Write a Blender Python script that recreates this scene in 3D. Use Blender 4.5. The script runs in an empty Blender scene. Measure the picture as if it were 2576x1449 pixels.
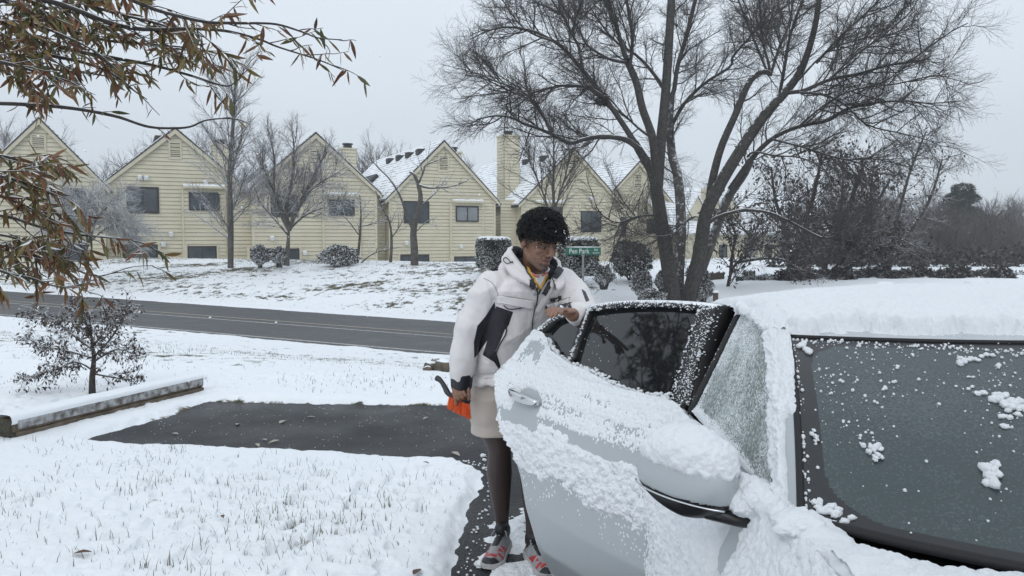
import bpy, bmesh, math, random
import numpy as np
from mathutils import Vector, Matrix, noise as mnoise
C = bpy.context
SC = C.scene
COL = SC.collection
R = math.radians
# ------------------------------------------------------------------ camera
FPX, CX, CY, HZ = 2000.0, 1288.0, 724.5, 600.0     # focal length and centre of the 2576 px wide view
CAMZ = 1.55
PITCH = math.atan((CY-HZ)/FPX)
cam = bpy.data.objects.new('camera', bpy.data.cameras.new('camera'))
COL.objects.link(cam)
cam.location = (0, 0, CAMZ)
cam.rotation_euler = (math.pi/2-PITCH, 0, 0)
cam.data.sensor_width = 36
cam.data.lens = FPX/2576*36
cam.data.clip_start = .05
cam.data.clip_end = 3000
SC.camera = cam
# ------------------------------------------------------------------ world: overcast
SC.world = bpy.data.worlds.new('World')
SC.world.use_nodes = True
wt = SC.world.node_tree
for n in list(wt.nodes): wt.nodes.remove(n)
sky = wt.nodes.new('ShaderNodeTexSky'); sky.sky_type = 'NISHITA'; sky.sun_disc = False
sky.sun_elevation = R(38); sky.sun_rotation = R(200); sky.air_density = 1.0; sky.dust_density = 3.0
m0 = wt.nodes.new('ShaderNodeVectorMath'); m0.operation = 'SCALE'; m0.inputs['Scale'].default_value = .07
wt.links.new(sky.outputs[0], m0.inputs[0])
tc = wt.nodes.new('ShaderNodeTexCoord')
nz = wt.nodes.new('ShaderNodeTexNoise'); nz.inputs['Scale'].default_value = 1.6; nz.inputs['Detail'].default_value = 3
wt.links.new(tc.outputs['Generated'], nz.inputs['Vector'])
cr = wt.nodes.new('ShaderNodeValToRGB')
cr.color_ramp.elements[0].position = .3; cr.color_ramp.elements[0].color = (.63, .70, .775, 1)
cr.color_ramp.elements[1].position = .75; cr.color_ramp.elements[1].color = (.72, .78, .84, 1)
wt.links.new(nz.outputs['Fac'], cr.inputs[0])
mx = wt.nodes.new('ShaderNodeMix'); mx.data_type = 'RGBA'; mx.inputs[0].default_value = .9
wt.links.new(m0.outputs[0], mx.inputs[6]); wt.links.new(cr.outputs[0], mx.inputs[7])
bg = wt.nodes.new('ShaderNodeBackground'); bg.inputs['Strength'].default_value = 1.0
wo = wt.nodes.new('ShaderNodeOutputWorld')
# an overcast sky is brighter overhead than at the horizon
sx_ = wt.nodes.new('ShaderNodeSeparateXYZ'); wt.links.new(tc.outputs['Generated'], sx_.inputs[0])
gm = wt.nodes.new('ShaderNodeMapRange'); gm.inputs[1].default_value = 0; gm.inputs[2].default_value = 1; gm.inputs[3].default_value = 1.12; gm.inputs[4].default_value = 1.48
wt.links.new(sx_.outputs['Z'], gm.inputs[0])
vm = wt.nodes.new('ShaderNodeVectorMath'); vm.operation = 'SCALE'; wt.links.new(mx.outputs[2], vm.inputs[0]); wt.links.new(gm.outputs[0], vm.inputs['Scale'])
wt.links.new(vm.outputs[0], bg.inputs['Color']); wt.links.new(bg.outputs[0], wo.inputs['Surface'])
# ------------------------------------------------------------------ sun behind cloud
sl = bpy.data.lights.new('sun', 'SUN'); sl.energy = .5; sl.angle = R(25); sl.color = (1, .985, .96)
so = bpy.data.objects.new('sun', sl); COL.objects.link(so)
so.rotation_euler = (R(52), 0, R(-20))
SC.view_settings.view_transform = 'Standard'
SC.view_settings.look = 'None'
SC.view_settings.gamma = 1
SC.view_settings.exposure = 0.08

# ------------------------------------------------------------------ helpers
def ray(u, v):
    d = Vector(((u-CX)/FPX, 1.0, -(v-CY)/FPX))
    c, s = math.cos(PITCH), math.sin(PITCH)
    return Vector((d.x, d.y*c+d.z*s, -d.y*s+d.z*c))
def P(u, v, Y):
    """world point on the sight line of (u, v) at world distance Y"""
    d = ray(u, v); t = Y/d.y
    return Vector((d.x*t, Y, CAMZ+d.z*t))
def G(u, v, z=0.0):
    """world point of (u, v) on the level z"""
    d = ray(u, v); t = (z-CAMZ)/d.z
    return Vector((d.x*t, d.y*t, z))
def proj(p):
    c, s = math.cos(PITCH), math.sin(PITCH)
    x, y, z = p[0], p[1], p[2]-CAMZ
    dy = y*c-z*s; dz = y*s+z*c
    return CX+FPX*x/dy, CY-FPX*dz/dy

def tag(o, label=None, cat=None, group=None, kind=None):
    if label: o['label'] = label
    if cat: o['category'] = cat
    if group: o['group'] = group
    if kind: o['kind'] = kind
    return o
def empty(name, loc, rz=0, label=None, cat=None, group=None):
    o = bpy.data.objects.new(name, None); COL.objects.link(o)
    o.location = loc; o.rotation_euler = (0, 0, rz); o.empty_display_size = .2
    return tag(o, label, cat, group)
def link(name, me, mat=None, parent=None, smooth=False):
    o = bpy.data.objects.new(name, me); COL.objects.link(o)
    if mat is not None:
        for m in (mat if isinstance(mat, (list, tuple)) else [mat]): me.materials.append(m)
    if parent is not None: o.parent = parent
    if smooth: me.shade_smooth()
    return o
def copy_tree(o, parent=None, **kw):
    c = o.copy(); COL.objects.link(c); c.parent = parent
    for ch in list(o.children): copy_tree(ch, c)
    return c
def npmesh(name, V, F, nside=4):
    """fast mesh from arrays; F is (n, nside)"""
    V = np.asarray(V, dtype=np.float32).reshape(-1, 3); F = np.asarray(F, dtype=np.int32).reshape(-1, nside)
    me = bpy.data.meshes.new(name)
    me.vertices.add(len(V)); me.vertices.foreach_set('co', V.ravel())
    me.loops.add(F.size); me.loops.foreach_set('vertex_index', F.ravel())
    me.polygons.add(len(F))
    me.polygons.foreach_set('loop_start', np.arange(0, F.size, nside, dtype=np.int32))
    me.polygons.foreach_set('loop_total', np.full(len(F), nside, dtype=np.int32))
    me.update(calc_edges=True); me.validate()
    return me
def gridfaces(nr, nc, wrap=False):
    r = np.arange(nr-1)[:, None]; c = np.arange(nc if wrap else nc-1)[None, :]
    c2 = (c+1) % nc
    return np.stack([r*nc+c, r*nc+c2, (r+1)*nc+c2, (r+1)*nc+c], -1).reshape(-1, 4)

# ---- noise
def _h(ix, iy, iz, seed):
    h = (ix.astype(np.int64)*374761393 + iy.astype(np.int64)*668265263 + iz.astype(np.int64)*1442695041 + seed*974634777) & 0xffffffff
    h = ((h ^ (h >> 13))*1274126177) & 0xffffffff
    h = ((h ^ (h >> 16))*2246822519) & 0xffffffff
    return ((h ^ (h >> 15)) & 0xffffff)/float(0xffffff)
def vn(x, y, z=0., seed=0):
    x, y, z = np.broadcast_arrays(np.asarray(x, float), np.asarray(y, float), np.asarray(z, float))
    ix, iy, iz = np.floor(x), np.floor(y), np.floor(z)
    fx, fy, fz = x-ix, y-iy, z-iz
    fx, fy, fz = (f*f*f*(f*(f*6-15)+10) for f in (fx, fy, fz))
    r = 0
    for a in (0, 1):
        for b in (0, 1):
            for c in (0, 1):
                w = (fx if a else 1-fx)*(fy if b else 1-fy)*(fz if c else 1-fz)
                r = r + w*_h(ix+a, iy+b, iz+c, seed)
    return r
def fbm(x, y, z=0., seed=0, octv=4, gain=.5):
    a, s, t = 1., 0., 0.
    for i in range(octv):
        s = s + a*vn(np.asarray(x)*2**i, np.asarray(y)*2**i, np.asarray(z)*2**i, seed+i*17); t += a; a *= gain
    return s/t
def worley(x, y, seed=0):
    x = np.asarray(x, float); y = np.asarray(y, float)
    ix, iy = np.floor(x), np.floor(y); d = np.full(x.shape, 9.)
    for a in (-1, 0, 1):
        for b in (-1, 0, 1):
            px = ix+a+_h(ix+a, iy+b, ix*0, seed); py = iy+b+_h(ix+a, iy+b, ix*0+1, seed)
            d = np.minimum(d, np.hypot(px-x, py-y))
    return d
def ss(a, b, x):
    t = np.clip((np.asarray(x, float)-a)/(b-a), 0, 1); return t*t*(3-2*t)

# ---- materials
def new_mat(name):
    m = bpy.data.materials.new(name); m.use_nodes = True
    nt = m.node_tree; b = nt.nodes['Principled BSDF']
    return m, nt, b
def rgba(c): return (c[0], c[1], c[2], 1)
def mat(name, c1, c2=None, scale=5, rough=.6, metal=0, bump=0, bscale=None, spec=.5, coat=0, detail=5, island=None, sheen=0):
    m, nt, b = new_mat(name); L = nt.links
    b.inputs['Roughness'].default_value = rough; b.inputs['Metallic'].default_value = metal
    b.inputs['Specular IOR Level'].default_value = spec; b.inputs['Coat Weight'].default_value = coat
    b.inputs['Sheen Weight'].default_value = sheen
    b.inputs['Base Color'].default_value = rgba(c1)
    t = nt.nodes.new('ShaderNodeTexCoord')
    if c2 is not None:
        n = nt.nodes.new('ShaderNodeTexNoise'); n.inputs['Scale'].default_value = scale; n.inputs['Detail'].default_value = detail
        L.new(t.outputs['Object'], n.inputs['Vector'])
        r = nt.nodes.new('ShaderNodeValToRGB'); r.color_ramp.elements[0].color = rgba(c1); r.color_ramp.elements[1].color = rgba(c2)
        r.color_ramp.elements[0].position = .35; r.color_ramp.elements[1].position = .65
        L.new(n.outputs['Fac'], r.inputs[0]); L.new(r.outputs[0], b.inputs['Base Color'])
    if island:
        g = nt.nodes.new('ShaderNodeNewGeometry'); r = nt.nodes.new('ShaderNodeValToRGB')
        r.color_ramp.interpolation = 'CONSTANT'
        e = r.color_ramp.elements; e[0].color = rgba(island[0]); e[1].color = rgba(island[-1]); e[1].position = (len(island)-1)/len(island)
        for i, c in enumerate(island[1:-1]):
            q = e.new((i+1)/len(island)); q.color = rgba(c)
        L.new(g.outputs['Random Per Island'], r.inputs[0]); L.new(r.outputs[0], b.inputs['Base Color'])
    if bump:
        n = nt.nodes.new('ShaderNodeTexNoise'); n.inputs['Scale'].default_value = bscale or scale*3; n.inputs['Detail'].default_value = 6
        L.new(t.outputs['Object'], n.inputs['Vector'])
        bp = nt.nodes.new('ShaderNodeBump'); bp.inputs['Strength'].default_value = bump; bp.inputs['Distance'].default_value = .02
        L.new(n.outputs['Fac'], bp.inputs['Height']); L.new(bp.outputs[0], b.inputs['Normal'])
    return m
SNOW = (.86, .885, .91)
def add_snow(m, lo=.35, hi=.75, nscale=6, namp=.6, col=SNOW):
    """snow lying wherever the surface faces up"""
    nt = m.node_tree; L = nt.links; b = nt.nodes['Principled BSDF']
    g = nt.nodes.new('ShaderNodeNewGeometry'); s = nt.nodes.new('ShaderNodeSeparateXYZ'); L.new(g.outputs['Normal'], s.inputs[0])
    t = nt.nodes.new('ShaderNodeTexCoord'); n = nt.nodes.new('ShaderNodeTexNoise'); n.inputs['Scale'].default_value = nscale; n.inputs['Detail'].default_value = 4
    L.new(t.outputs['Object'], n.inputs['Vector'])
    a = nt.nodes.new('ShaderNodeMath'); a.operation = 'MULTIPLY_ADD'; a.inputs[1].default_value = namp; L.new(n.outputs['Fac'], a.inputs[0])
    sb = nt.nodes.new('ShaderNodeMath'); sb.operation = 'SUBTRACT'; L.new(s.outputs['Z'], sb.inputs[0]); sb.inputs[1].default_value = namp/2
    L.new(sb.outputs[0], a.inputs[2])
    mr = nt.nodes.new('ShaderNodeMapRange'); mr.interpolation_type = 'SMOOTHSTEP'; mr.inputs[1].default_value = lo; mr.inputs[2].default_value = hi
    L.new(a.outputs[0], mr.inputs[0])
    mixc = nt.nodes.new('ShaderNodeMix'); mixc.data_type = 'RGBA'; L.new(mr.outputs[0], mixc.inputs[0])
    src = b.inputs['Base Color'].links[0].from_socket if b.inputs['Base Color'].links else None
    if src: L.new(src, mixc.inputs[6])
    else: mixc.inputs[6].default_value = b.inputs['Base Color'].default_value
    mixc.inputs[7].default_value = rgba(col)
    L.new(mixc.outputs[2], b.inputs['Base Color'])
    return m
def snow_mat(name, bump=.5, bscale=60, col=SNOW):
    m, nt, b = new_mat(name); L = nt.links
    b.inputs['Base Color'].default_value = rgba(col); b.inputs['Roughness'].default_value = .65
    b.inputs['Specular IOR Level'].default_value = .3
    t = nt.nodes.new('ShaderNodeTexCoord'); n = nt.nodes.new('ShaderNodeTexNoise'); n.inputs['Scale'].default_value = bscale; n.inputs['Detail'].default_value = 8
    n.inputs['Roughness'].default_value = .7
    L.new(t.outputs['Object'], n.inputs['Vector'])
    bp = nt.nodes.new('ShaderNodeBump'); bp.inputs['Strength'].default_value = bump; bp.inputs['Distance'].default_value = .01
    L.new(n.outputs['Fac'], bp.inputs['Height']); L.new(bp.outputs[0], b.inputs['Normal'])
    return m
# ---- simple solids
class MB:
    """collects shapes; build() links them as one mesh"""
    def __init__(s): s.v = []; s.f = []
    def add(s, vs, fs):
        k = len(s.v); s.v += [tuple(p) for p in vs]; s.f += [tuple(k+i for i in f) for f in fs]; return s
    def box(s, x0, x1, y0, y1, z0, z1, M=None):
        vs = [Vector((x, y, z)) for x in (x0, x1) for y in (y0, y1) for z in (z0, z1)]
        if M: vs = [M @ v for v in vs]
        return s.add(vs, [(0, 1, 3, 2), (4, 6, 7, 5), (0, 4, 5, 1), (2, 3, 7, 6), (0, 2, 6, 4), (1, 5, 7, 3)])
    def prism(s, poly, y0, y1):
        """poly in (x, z), extruded along y"""
        n = len(poly)
        vs = [(x, y0, z) for x, z in poly]+[(x, y1, z) for x, z in poly]
        return s.add(vs, [tuple(range(n)), tuple(range(2*n-1, n-1, -1))]+[(i, n+i, n+(i+1) % n, (i+1) % n) for i in range(n)])
    def tube(s, pts, rad, k=8, cap=True, squash=None, up=None):
        pts = [Vector(p) for p in pts]; n = len(pts)
        if not hasattr(rad, '__len__'): rad = [rad]*n
        vs = []; N = None
        for i, p in enumerate(pts):
            t = (pts[min(i+1, n-1)]-pts[max(i-1, 0)]).normalized()
            if N is None:
                N = t.cross(Vector(up) if up else (Vector((0, 0, 1)) if abs(t.z) < .9 else Vector((1, 0, 0)))).normalized()
            else:
                N = (N-t*N.dot(t)).normalized()
            B = t.cross(N)
            for j in range(k):
                a = 2*math.pi*j/k; q = squash or 1
                vs.append(p+(N*math.cos(a)+B*math.sin(a)*q)*rad[i])
        fs = [(i*k+j, i*k+(j+1) % k, (i+1)*k+(j+1) % k, (i+1)*k+j) for i in range(n-1) for j in range(k)]
        if cap: fs += [tuple(range(k-1, -1, -1)), tuple(range((n-1)*k, n*k))]
        return s.add(vs, fs)
    def build(s, name, m=None, parent=None, smooth=False, bevel=0):
        me = bpy.data.meshes.new(name); me.from_pydata(s.v, [], s.f); me.update()
        bm = bmesh.new(); bm.from_mesh(me); bmesh.ops.recalc_face_normals(bm, faces=bm.faces); bm.to_mesh(me); bm.free()
        o = link(name, me, m, parent, smooth)
        if bevel:
            md = o.modifiers.new('bevel', 'BEVEL'); md.width = bevel; md.segments = 2; md.limit_method = 'ANGLE'
        return o
def blob(center, rad, seed=0, n=3, amp=.2, freq=2., M=None):
    """noisy ellipsoid arrays"""
    bm = bmesh.new(); bmesh.ops.create_icosphere(bm, subdivisions=n, radius=1)
    V = np.array([v.co[:] for v in bm.verts]); F = np.array([[v.index for v in f.verts] for f in bm.faces]); bm.free()
    k = 1+amp*(fbm(V[:, 0]*freq+5, V[:, 1]*freq+5, V[:, 2]*freq+5, seed)-.5)*2
    V = V*k[:, None]*np.array(rad)+np.array(center)
    return V, F
# ---- branching tubes
class Tubes:
    def __init__(s): s.V = []; s.F = []; s.n = 0
    def add(s, pts, rad, k=3):
        pts = np.asarray(pts, float); n = len(pts)
        if n < 2: return
        t = np.empty_like(pts); t[1:-1] = pts[2:]-pts[:-2]; t[0] = pts[1]-pts[0]; t[-1] = pts[-1]-pts[-2]
        t /= np.linalg.norm(t, axis=1)[:, None]+1e-9
        ref = np.array([0, 0, 1.]) if abs(t[0, 2]) < .8 else np.array([1., 0, 0])
        N = np.cross(t, ref); N /= np.linalg.norm(N, axis=1)[:, None]+1e-9
        B = np.cross(t, N)
        a = np.arange(k)*2*math.pi/k
        ring = N[:, None, :]*np.cos(a)[None, :, None]+B[:, None, :]*np.sin(a)[None, :, None]
        rad = np.asarray(rad, float)
        s.V.append((pts[:, None, :]+ring*rad[:, None, None]).reshape(-1, 3))
        s.F.append(gridfaces(n, k, True)+s.n); s.n += n*k
    def build(s, name, m, parent=None, smooth=True):
        if not s.V: return None
        return link(name, npmesh(name, np.concatenate(s.V), np.concatenate(s.F)), m, parent, smooth)
def rot_about(v, ax, a):
    c, s_ = math.cos(a), math.sin(a)
    return v*c+np.cross(ax, v)*s_+ax*np.dot(ax, v)*(1-c)
def unit(v): return v/(np.linalg.norm(v)+1e-9)
def wander(rg, p, d, L, n, wig, grav):
    pts = [p]; step = L/n
    for i in range(n):
        d = unit(d+rg.normal(0, wig, 3)+np.array([0, 0, grav])); p = p+d*step; pts.append(p)
    return np.array(pts)
def sprout(rg, tb, pts, r0, r1, levels, lv=0):
    """children along a polyline. levels: (spacing, length, angle, wiggle, gravity, radius, segs, start)"""
    if lv >= len(levels): return
    sp, Ls, ang, wig, grav, rr, ns, st = levels[lv]
    seg = np.linalg.norm(np.diff(pts, axis=0), axis=1); cum = np.concatenate([[0], np.cumsum(seg)]); T = cum[-1]
    s = T*st+rg.uniform(0, sp)
    while s < T:
        i = min(np.searchsorted(cum, s, 'right')-1, len(pts)-2); f = (s-cum[i])/max(seg[i], 1e-6)
        p = pts[i]*(1-f)+pts[i+1]*f; d = unit(pts[i+1]-pts[i])
        ax = unit(np.cross(d, rg.normal(0, 1, 3)))
        nd = rot_about(d, ax, rg.normal(ang, .2))
        frac = s/T
        L = Ls*rg.uniform(.5, 1.15)*(1.15-.55*frac)
        c = wander(rg, p, nd, L, ns, wig, grav)
        rb = min(rr, (r0+(r1-r0)*frac)*.8)*rg.uniform(.75, 1.1)
        tb[min(lv+1, len(tb)-1)].add(c, np.linspace(rb, max(rb*.35, .0022), len(c)), 4 if lv == 0 else 3)
        sprout(rg, tb, c, rb, rb*.35, levels, lv+1)
        s += sp*rg.uniform(.5, 1.5)
def resample(pts, n):
    """smooth polyline"""
    pts = np.asarray(pts, float); m_ = len(pts); out = []
    t = np.linspace(0, m_-1-1e-6, n)
    for x in t:
        i = int(x); f = x-i; a = pts[max(i-1, 0)]; b = pts[i]; c = pts[i+1]; d = pts[min(i+2, m_-1)]
        out.append(.5*((2*b)+(-a+c)*f+(2*a-5*b+4*c-d)*f*f+(-a+3*b-3*c+d)*f**3))
    return np.array(out)
def limb(px, Y0, Y1, n=None):
    k = len(px); q = [P(u, v, Y0+(Y1-Y0)*(i/(k-1))**1.2) for i, (u, v) in enumerate(px)]
    return resample([tuple(p) for p in q], n or k*3)

def text_mesh(s, size, m, name, parent, loc, rot=(math.pi/2, 0, 0), sx=1, ext=.003):
    cu = bpy.data.curves.new(name, 'FONT'); cu.body = s; cu.size = size; cu.extrude = ext; cu.align_x = 'CENTER'; cu.align_y = 'CENTER'
    tmp = bpy.data.objects.new('tmp', cu); COL.objects.link(tmp); C.view_layer.update()
    me = bpy.data.meshes.new_from_object(tmp.evaluated_get(C.evaluated_depsgraph_get())); bpy.data.objects.remove(tmp); bpy.data.curves.remove(cu)
    o = link(name, me, m, parent); o.location = loc; o.rotation_euler = rot; o.scale = (sx, 1, 1); return o
M_white = mat('sign_white', (.72, .74, .74), rough=.5)
# ------------------------------------------------------------------ terrain
M_snow = snow_mat('snow', .5, 40)
# road centre line: passes these two points on the ground
RA = np.array([-17.2, 26.6]); RB = np.array([-1.5, 19.9]); RW = 2.95   # half width
rdir = (RB-RA)/np.linalg.norm(RB-RA); rnor = np.array([-rdir[1], rdir[0]])
def road_r(x, y): return (x-RB[0])*rnor[0]+(y-RB[1])*rnor[1]
def road_z(x): return -.95-.022*np.clip(x, -40, 30)
PAD = [(-4.05, 4.9), (-3.3, 6.05), (-2.9, 7.55), (-.55, 7.55), (.6, 7.55), (6, 7.6), (6, -6), (-.30, -6), (-.25, 3.0), (-.22, 4.4), (-.18, 5.35), (-2.0, 5.75), (-3.35, 6.0)]
# asphalt outline from its corners in view
g = lambda u, v: tuple(G(u, v)[:2])
PAD = [g(205, 1108), g(420, 1050), g(512, 1012), g(700, 1017), g(1130, 1020), (0.6, 7.4), (6, 7.4), (6, -6), (-.36, -6), g(1125, 1449), g(1170, 1330), g(1205, 1240), g(1212, 1185), g(1150, 1160), g(800, 1140), g(400, 1122)]
def poly_sd(x, y, poly):
    """signed distance, negative inside"""
    d = np.full(x.shape, 1e9); ins = np.zeros(x.shape, bool); n = len(poly)
    for i in range(n):
        ax, ay = poly[i]; bx, by = poly[(i+1) % n]
        ex, ey = bx-ax, by-ay; wx, wy = x-ax, y-ay
        t = np.clip((wx*ex+wy*ey)/(ex*ex+ey*ey), 0, 1)
        d = np.minimum(d, np.hypot(wx-ex*t, wy-ey*t))
        c = ((ay > y) != (by > y)) & (x < (bx-ax)*(y-ay)/((by-ay) if by != ay else 1e-9)+ax)
        ins ^= c
    return np.where(ins, -d, d)
def base_z(x, y):
    x = np.asarray(x, float); y = np.asarray(y, float)
    r = road_r(x, y); zr = road_z(x)
    e = -(r+RW)
    z_near = zr*(1-ss(.3, 8.2, e))
    f = r-RW
    crest = .50+.0*x-ss(0, 6, x)*.50+ss(8, 16, x)*.1-.38*ss(9.5, 17, f)*(1-ss(0, 5, x))
    z_far = zr+(crest-zr)*(.2*ss(0, 3, f)+.8*ss(0, 9, f))
    return np.where(r > 0, z_far, z_near)
FAR_DROP = 0
def ground_z(x, y): return float(base_z(np.array([x]), np.array([y]))[0])

nC, nR = 1000, 760
uu = np.linspace(-1, 1, nC); uu = 1.15*uu*(.8+.2*uu**2)
yy = np.concatenate([np.geomspace(2.6, 70, nR-40), np.geomspace(71, 900, 40)])
U_, Y_ = np.meshgrid(uu, yy); X_ = U_*(Y_*.95+.8)
Z_ = base_z(X_, Y_)
sd = poly_sd(X_, Y_, PAD)
edge = .05*(fbm(X_*6, Y_*6, seed=3)-.5)+.09*(fbm(X_*2, Y_*2, seed=9)-.5)+.035*(vn(X_*22, Y_*14, seed=5)-.5)
sd = sd+edge
r_ = road_r(X_, Y_); er = np.abs(r_)-RW+.25*(fbm(X_*1.5, Y_*1.5, seed=4)-.5)
th_pad = .045*ss(0, .10, sd)-.03*(1-ss(-.03, .0, sd))
th_road = .06*ss(0, .25, er)-.05*(1-ss(-.1, 0, er))
lump = .05*(fbm(X_*.9, Y_*.9, seed=21)-.5)+.020*(fbm(X_*7, Y_*7, seed=22)-.5)+.008*(vn(X_*28, Y_*28, seed=23)-.5)
# dimples where grass has broken the snow
patch = ss(.5, .64, fbm(X_*.55+3, Y_*.55+7, seed=31, octv=3))
pit = ss(.62, .78, vn(X_*12, Y_*12, seed=33))
near_patch = np.exp(-(((X_+1.15)/.75)**2+((Y_-4.25)/.75)**2))
pm = np.clip(patch*.6*(sd > .3)+near_patch*1.2, 0, 1)
onsnow = (ss(.02, .2, sd)*ss(0, .3, er))
Z = Z_+np.minimum(th_pad, 1)*(Y_ < 9.5)+np.where(Y_ >= 9.5, .045, 0)+np.where(np.abs(er) < 3, np.minimum(th_road-.045, .02), 0)*(Y_ > 9.5)
Z = Z+lump*onsnow-.042*pit*pm*onsnow*(Y_ < 9)
V = np.stack([X_, Y_, Z], -1)
me = npmesh('ground', V.reshape(-1, 3), gridfaces(nR, nC))
# grassiness, used by the material: where grass stands through thin snow
berm = ss(.3, 1.5, r_-RW)*(1-ss(9, 12.5, r_-RW))*(1-ss(1.5, 5, X_))
verge = ss(.1, .6, -r_-RW)*(1-ss(6.5, 9, -r_-RW))*ss(8.8, 10, Y_)
edge_pad = np.exp(-(sd/.05)**2)*(Y_ < 9)*.55*(Y_ > 6.6)
gr = np.clip(berm*(.27+.85*(fbm(X_*.35, Y_*.9, seed=41, octv=3)-.42))+verge*(.22+.5*(fbm(X_*.5, Y_*.5, seed=43, octv=3)-.45))+edge_pad+.35*near_patch*pit, 0, 1)
at = me.attributes.new('grassy', 'FLOAT', 'POINT'); at.data.foreach_set('value', gr.ravel().astype(np.float32))
m, nt, b = new_mat('snowy_ground'); L = nt.links
b.inputs['Roughness'].default_value = .7; b.inputs['Specular IOR Level'].default_value = .25
tc_ = nt.nodes.new('ShaderNodeTexCoord')
def N(kind, **kw):
    n = nt.nodes.new(kind)
    for k, v in kw.items(): n.inputs[k].default_value = v
    return n
n1 = N('ShaderNodeTexNoise', Scale=3.2, Detail=9, Roughness=.72); L.new(tc_.outputs['Object'], n1.inputs['Vector'])
ag = nt.nodes.new('ShaderNodeAttribute'); ag.attribute_name = 'grassy'
ml = nt.nodes.new('ShaderNodeMath'); ml.operation = 'MULTIPLY_ADD'; ml.inputs[1].default_value = .42; L.new(ag.outputs['Fac'], ml.inputs[0]); L.new(n1.outputs['Fac'], ml.inputs[2])
mr = nt.nodes.new('ShaderNodeMapRange'); mr.inputs[1].default_value = .665; mr.inputs[2].default_value = .74; L.new(ml.outputs[0], mr.inputs[0])
n2 = N('ShaderNodeTexNoise', Scale=9, Detail=4); L.new(tc_.outputs['Object'], n2.inputs['Vector'])
rp = nt.nodes.new('ShaderNodeValToRGB'); rp.color_ramp.elements[0].color = (.045, .05, .022, 1); rp.color_ramp.elements[1].color = (.12, .10, .055, 1)
rp.color_ramp.elements[0].position = .4; rp.color_ramp.elements[1].position = .6
L.new(n2.outputs['Fac'], rp.inputs[0])
mc = nt.nodes.new('ShaderNodeMix'); mc.data_type = 'RGBA'; mc.inputs[6].default_value = rgba(SNOW); L.new(rp.outputs[0], mc.inputs[7]); L.new(mr.outputs[0], mc.inputs[0])
L.new(mc.outputs[2], b.inputs['Base Color'])
n3 = N('ShaderNodeTexNoise', Scale=30, Detail=8, Roughness=.65); L.new(tc_.outputs['Object'], n3.inputs['Vector'])
bp = nt.nodes.new('ShaderNodeBump'); bp.inputs['Strength'].default_value = .35; bp.inputs['Distance'].default_value = .03
L.new(n3.outputs['Fac'], bp.inputs['Height']); L.new(bp.outputs[0], b.inputs['Normal'])
M_ground = m
o = link('ground', me, m, None, True); tag(o, kind='structure')
# a wider snow field below, to the horizon and behind the viewer
mb = MB(); mb.add([(-1500, -1500, -1.7), (1500, -1500, -1.7), (1500, 1800, -1.7), (-1500, 1800, -1.7)], [(0, 1, 2, 3)])
tag(mb.build('snow_field', M_snow), kind='structure')

# ---- asphalt pad (driveway)
def asphalt(name, c1, c2, wet=.5, bump=.6):
    m, nt, b = new_mat(name); L = nt.links
    t = nt.nodes.new('ShaderNodeTexCoord')
    a = nt.nodes.new('ShaderNodeTexNoise'); a.inputs['Scale'].default_value = 1.3; a.inputs['Detail'].default_value = 4; L.new(t.outputs['Object'], a.inputs['Vector'])
    c = nt.nodes.new('ShaderNodeTexVoronoi'); c.inputs['Scale'].default_value = 75; L.new(t.outputs['Object'], c.inputs['Vector'])
    r = nt.nodes.new('ShaderNodeValToRGB'); r.color_ramp.elements[0].color = rgba(c1); r.color_ramp.elements[1].color = rgba(c2)
    r.color_ramp.elements[0].position = .35; r.color_ramp.elements[1].position = .68
    L.new(a.outputs['Fac'], r.inputs[0])
    mx = nt.nodes.new('ShaderNodeMix'); mx.data_type = 'RGBA'; mx.blend_type = 'MULTIPLY'; mx.inputs[0].default_value = .6
    r2 = nt.nodes.new('ShaderNodeValToRGB'); r2.color_ramp.elements[0].color = (.25, .25, .25, 1); r2.color_ramp.elements[1].color = (1.9, 1.9, 1.9, 1)
    L.new(c.outputs['Color'], r2.inputs[0]); L.new(r.outputs[0], mx.inputs[6]); L.new(r2.outputs[0], mx.inputs[7]); L.new(mx.outputs[2], b.inputs['Base Color'])
    mr = nt.nodes.new('ShaderNodeMapRange'); mr.inputs[1].default_value = .35; mr.inputs[2].default_value = .7; mr.inputs[3].default_value = wet; mr.inputs[4].default_value = wet+.3
    L.new(a.outputs['Fac'], mr.inputs[0]); L.new(mr.outputs[0], b.inputs['Roughness'])
    bp = nt.nodes.new('ShaderNodeBump'); bp.inputs['Strength'].default_value = bump; bp.inputs['Distance'].default_value = .006
    L.new(c.outputs['Distance'], bp.inputs['Height']); L.new(bp.outputs[0], b.inputs['Normal'])
    return m
M_asph = asphalt('wet_asphalt', (.009, .010, .012), (.022, .024, .027), .30)
M_asph.node_tree.nodes['Principled BSDF'].inputs['Specular IOR Level'].default_value = .22
M_road = asphalt('road_asphalt', (.060, .062, .066), (.095, .098, .102), .5, .3)
mb = MB()
pc_ = np.array(PAD); cc_ = np.array([.2, 6.2])
def grow_(p):
    x, y = p
    return (x+(-.10 if x < -2 else (-.09 if x < .0 and y < 5.6 else 0)), y+(.10 if y > 6.5 else (-.08 if (x < -.6 and y < 6.5) else 0)), 0.)
mb.add([grow_(p) for p in PAD], [tuple(range(len(PAD)))])
o = mb.build('driveway', M_asph); tag(o, kind='structure')
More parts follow.
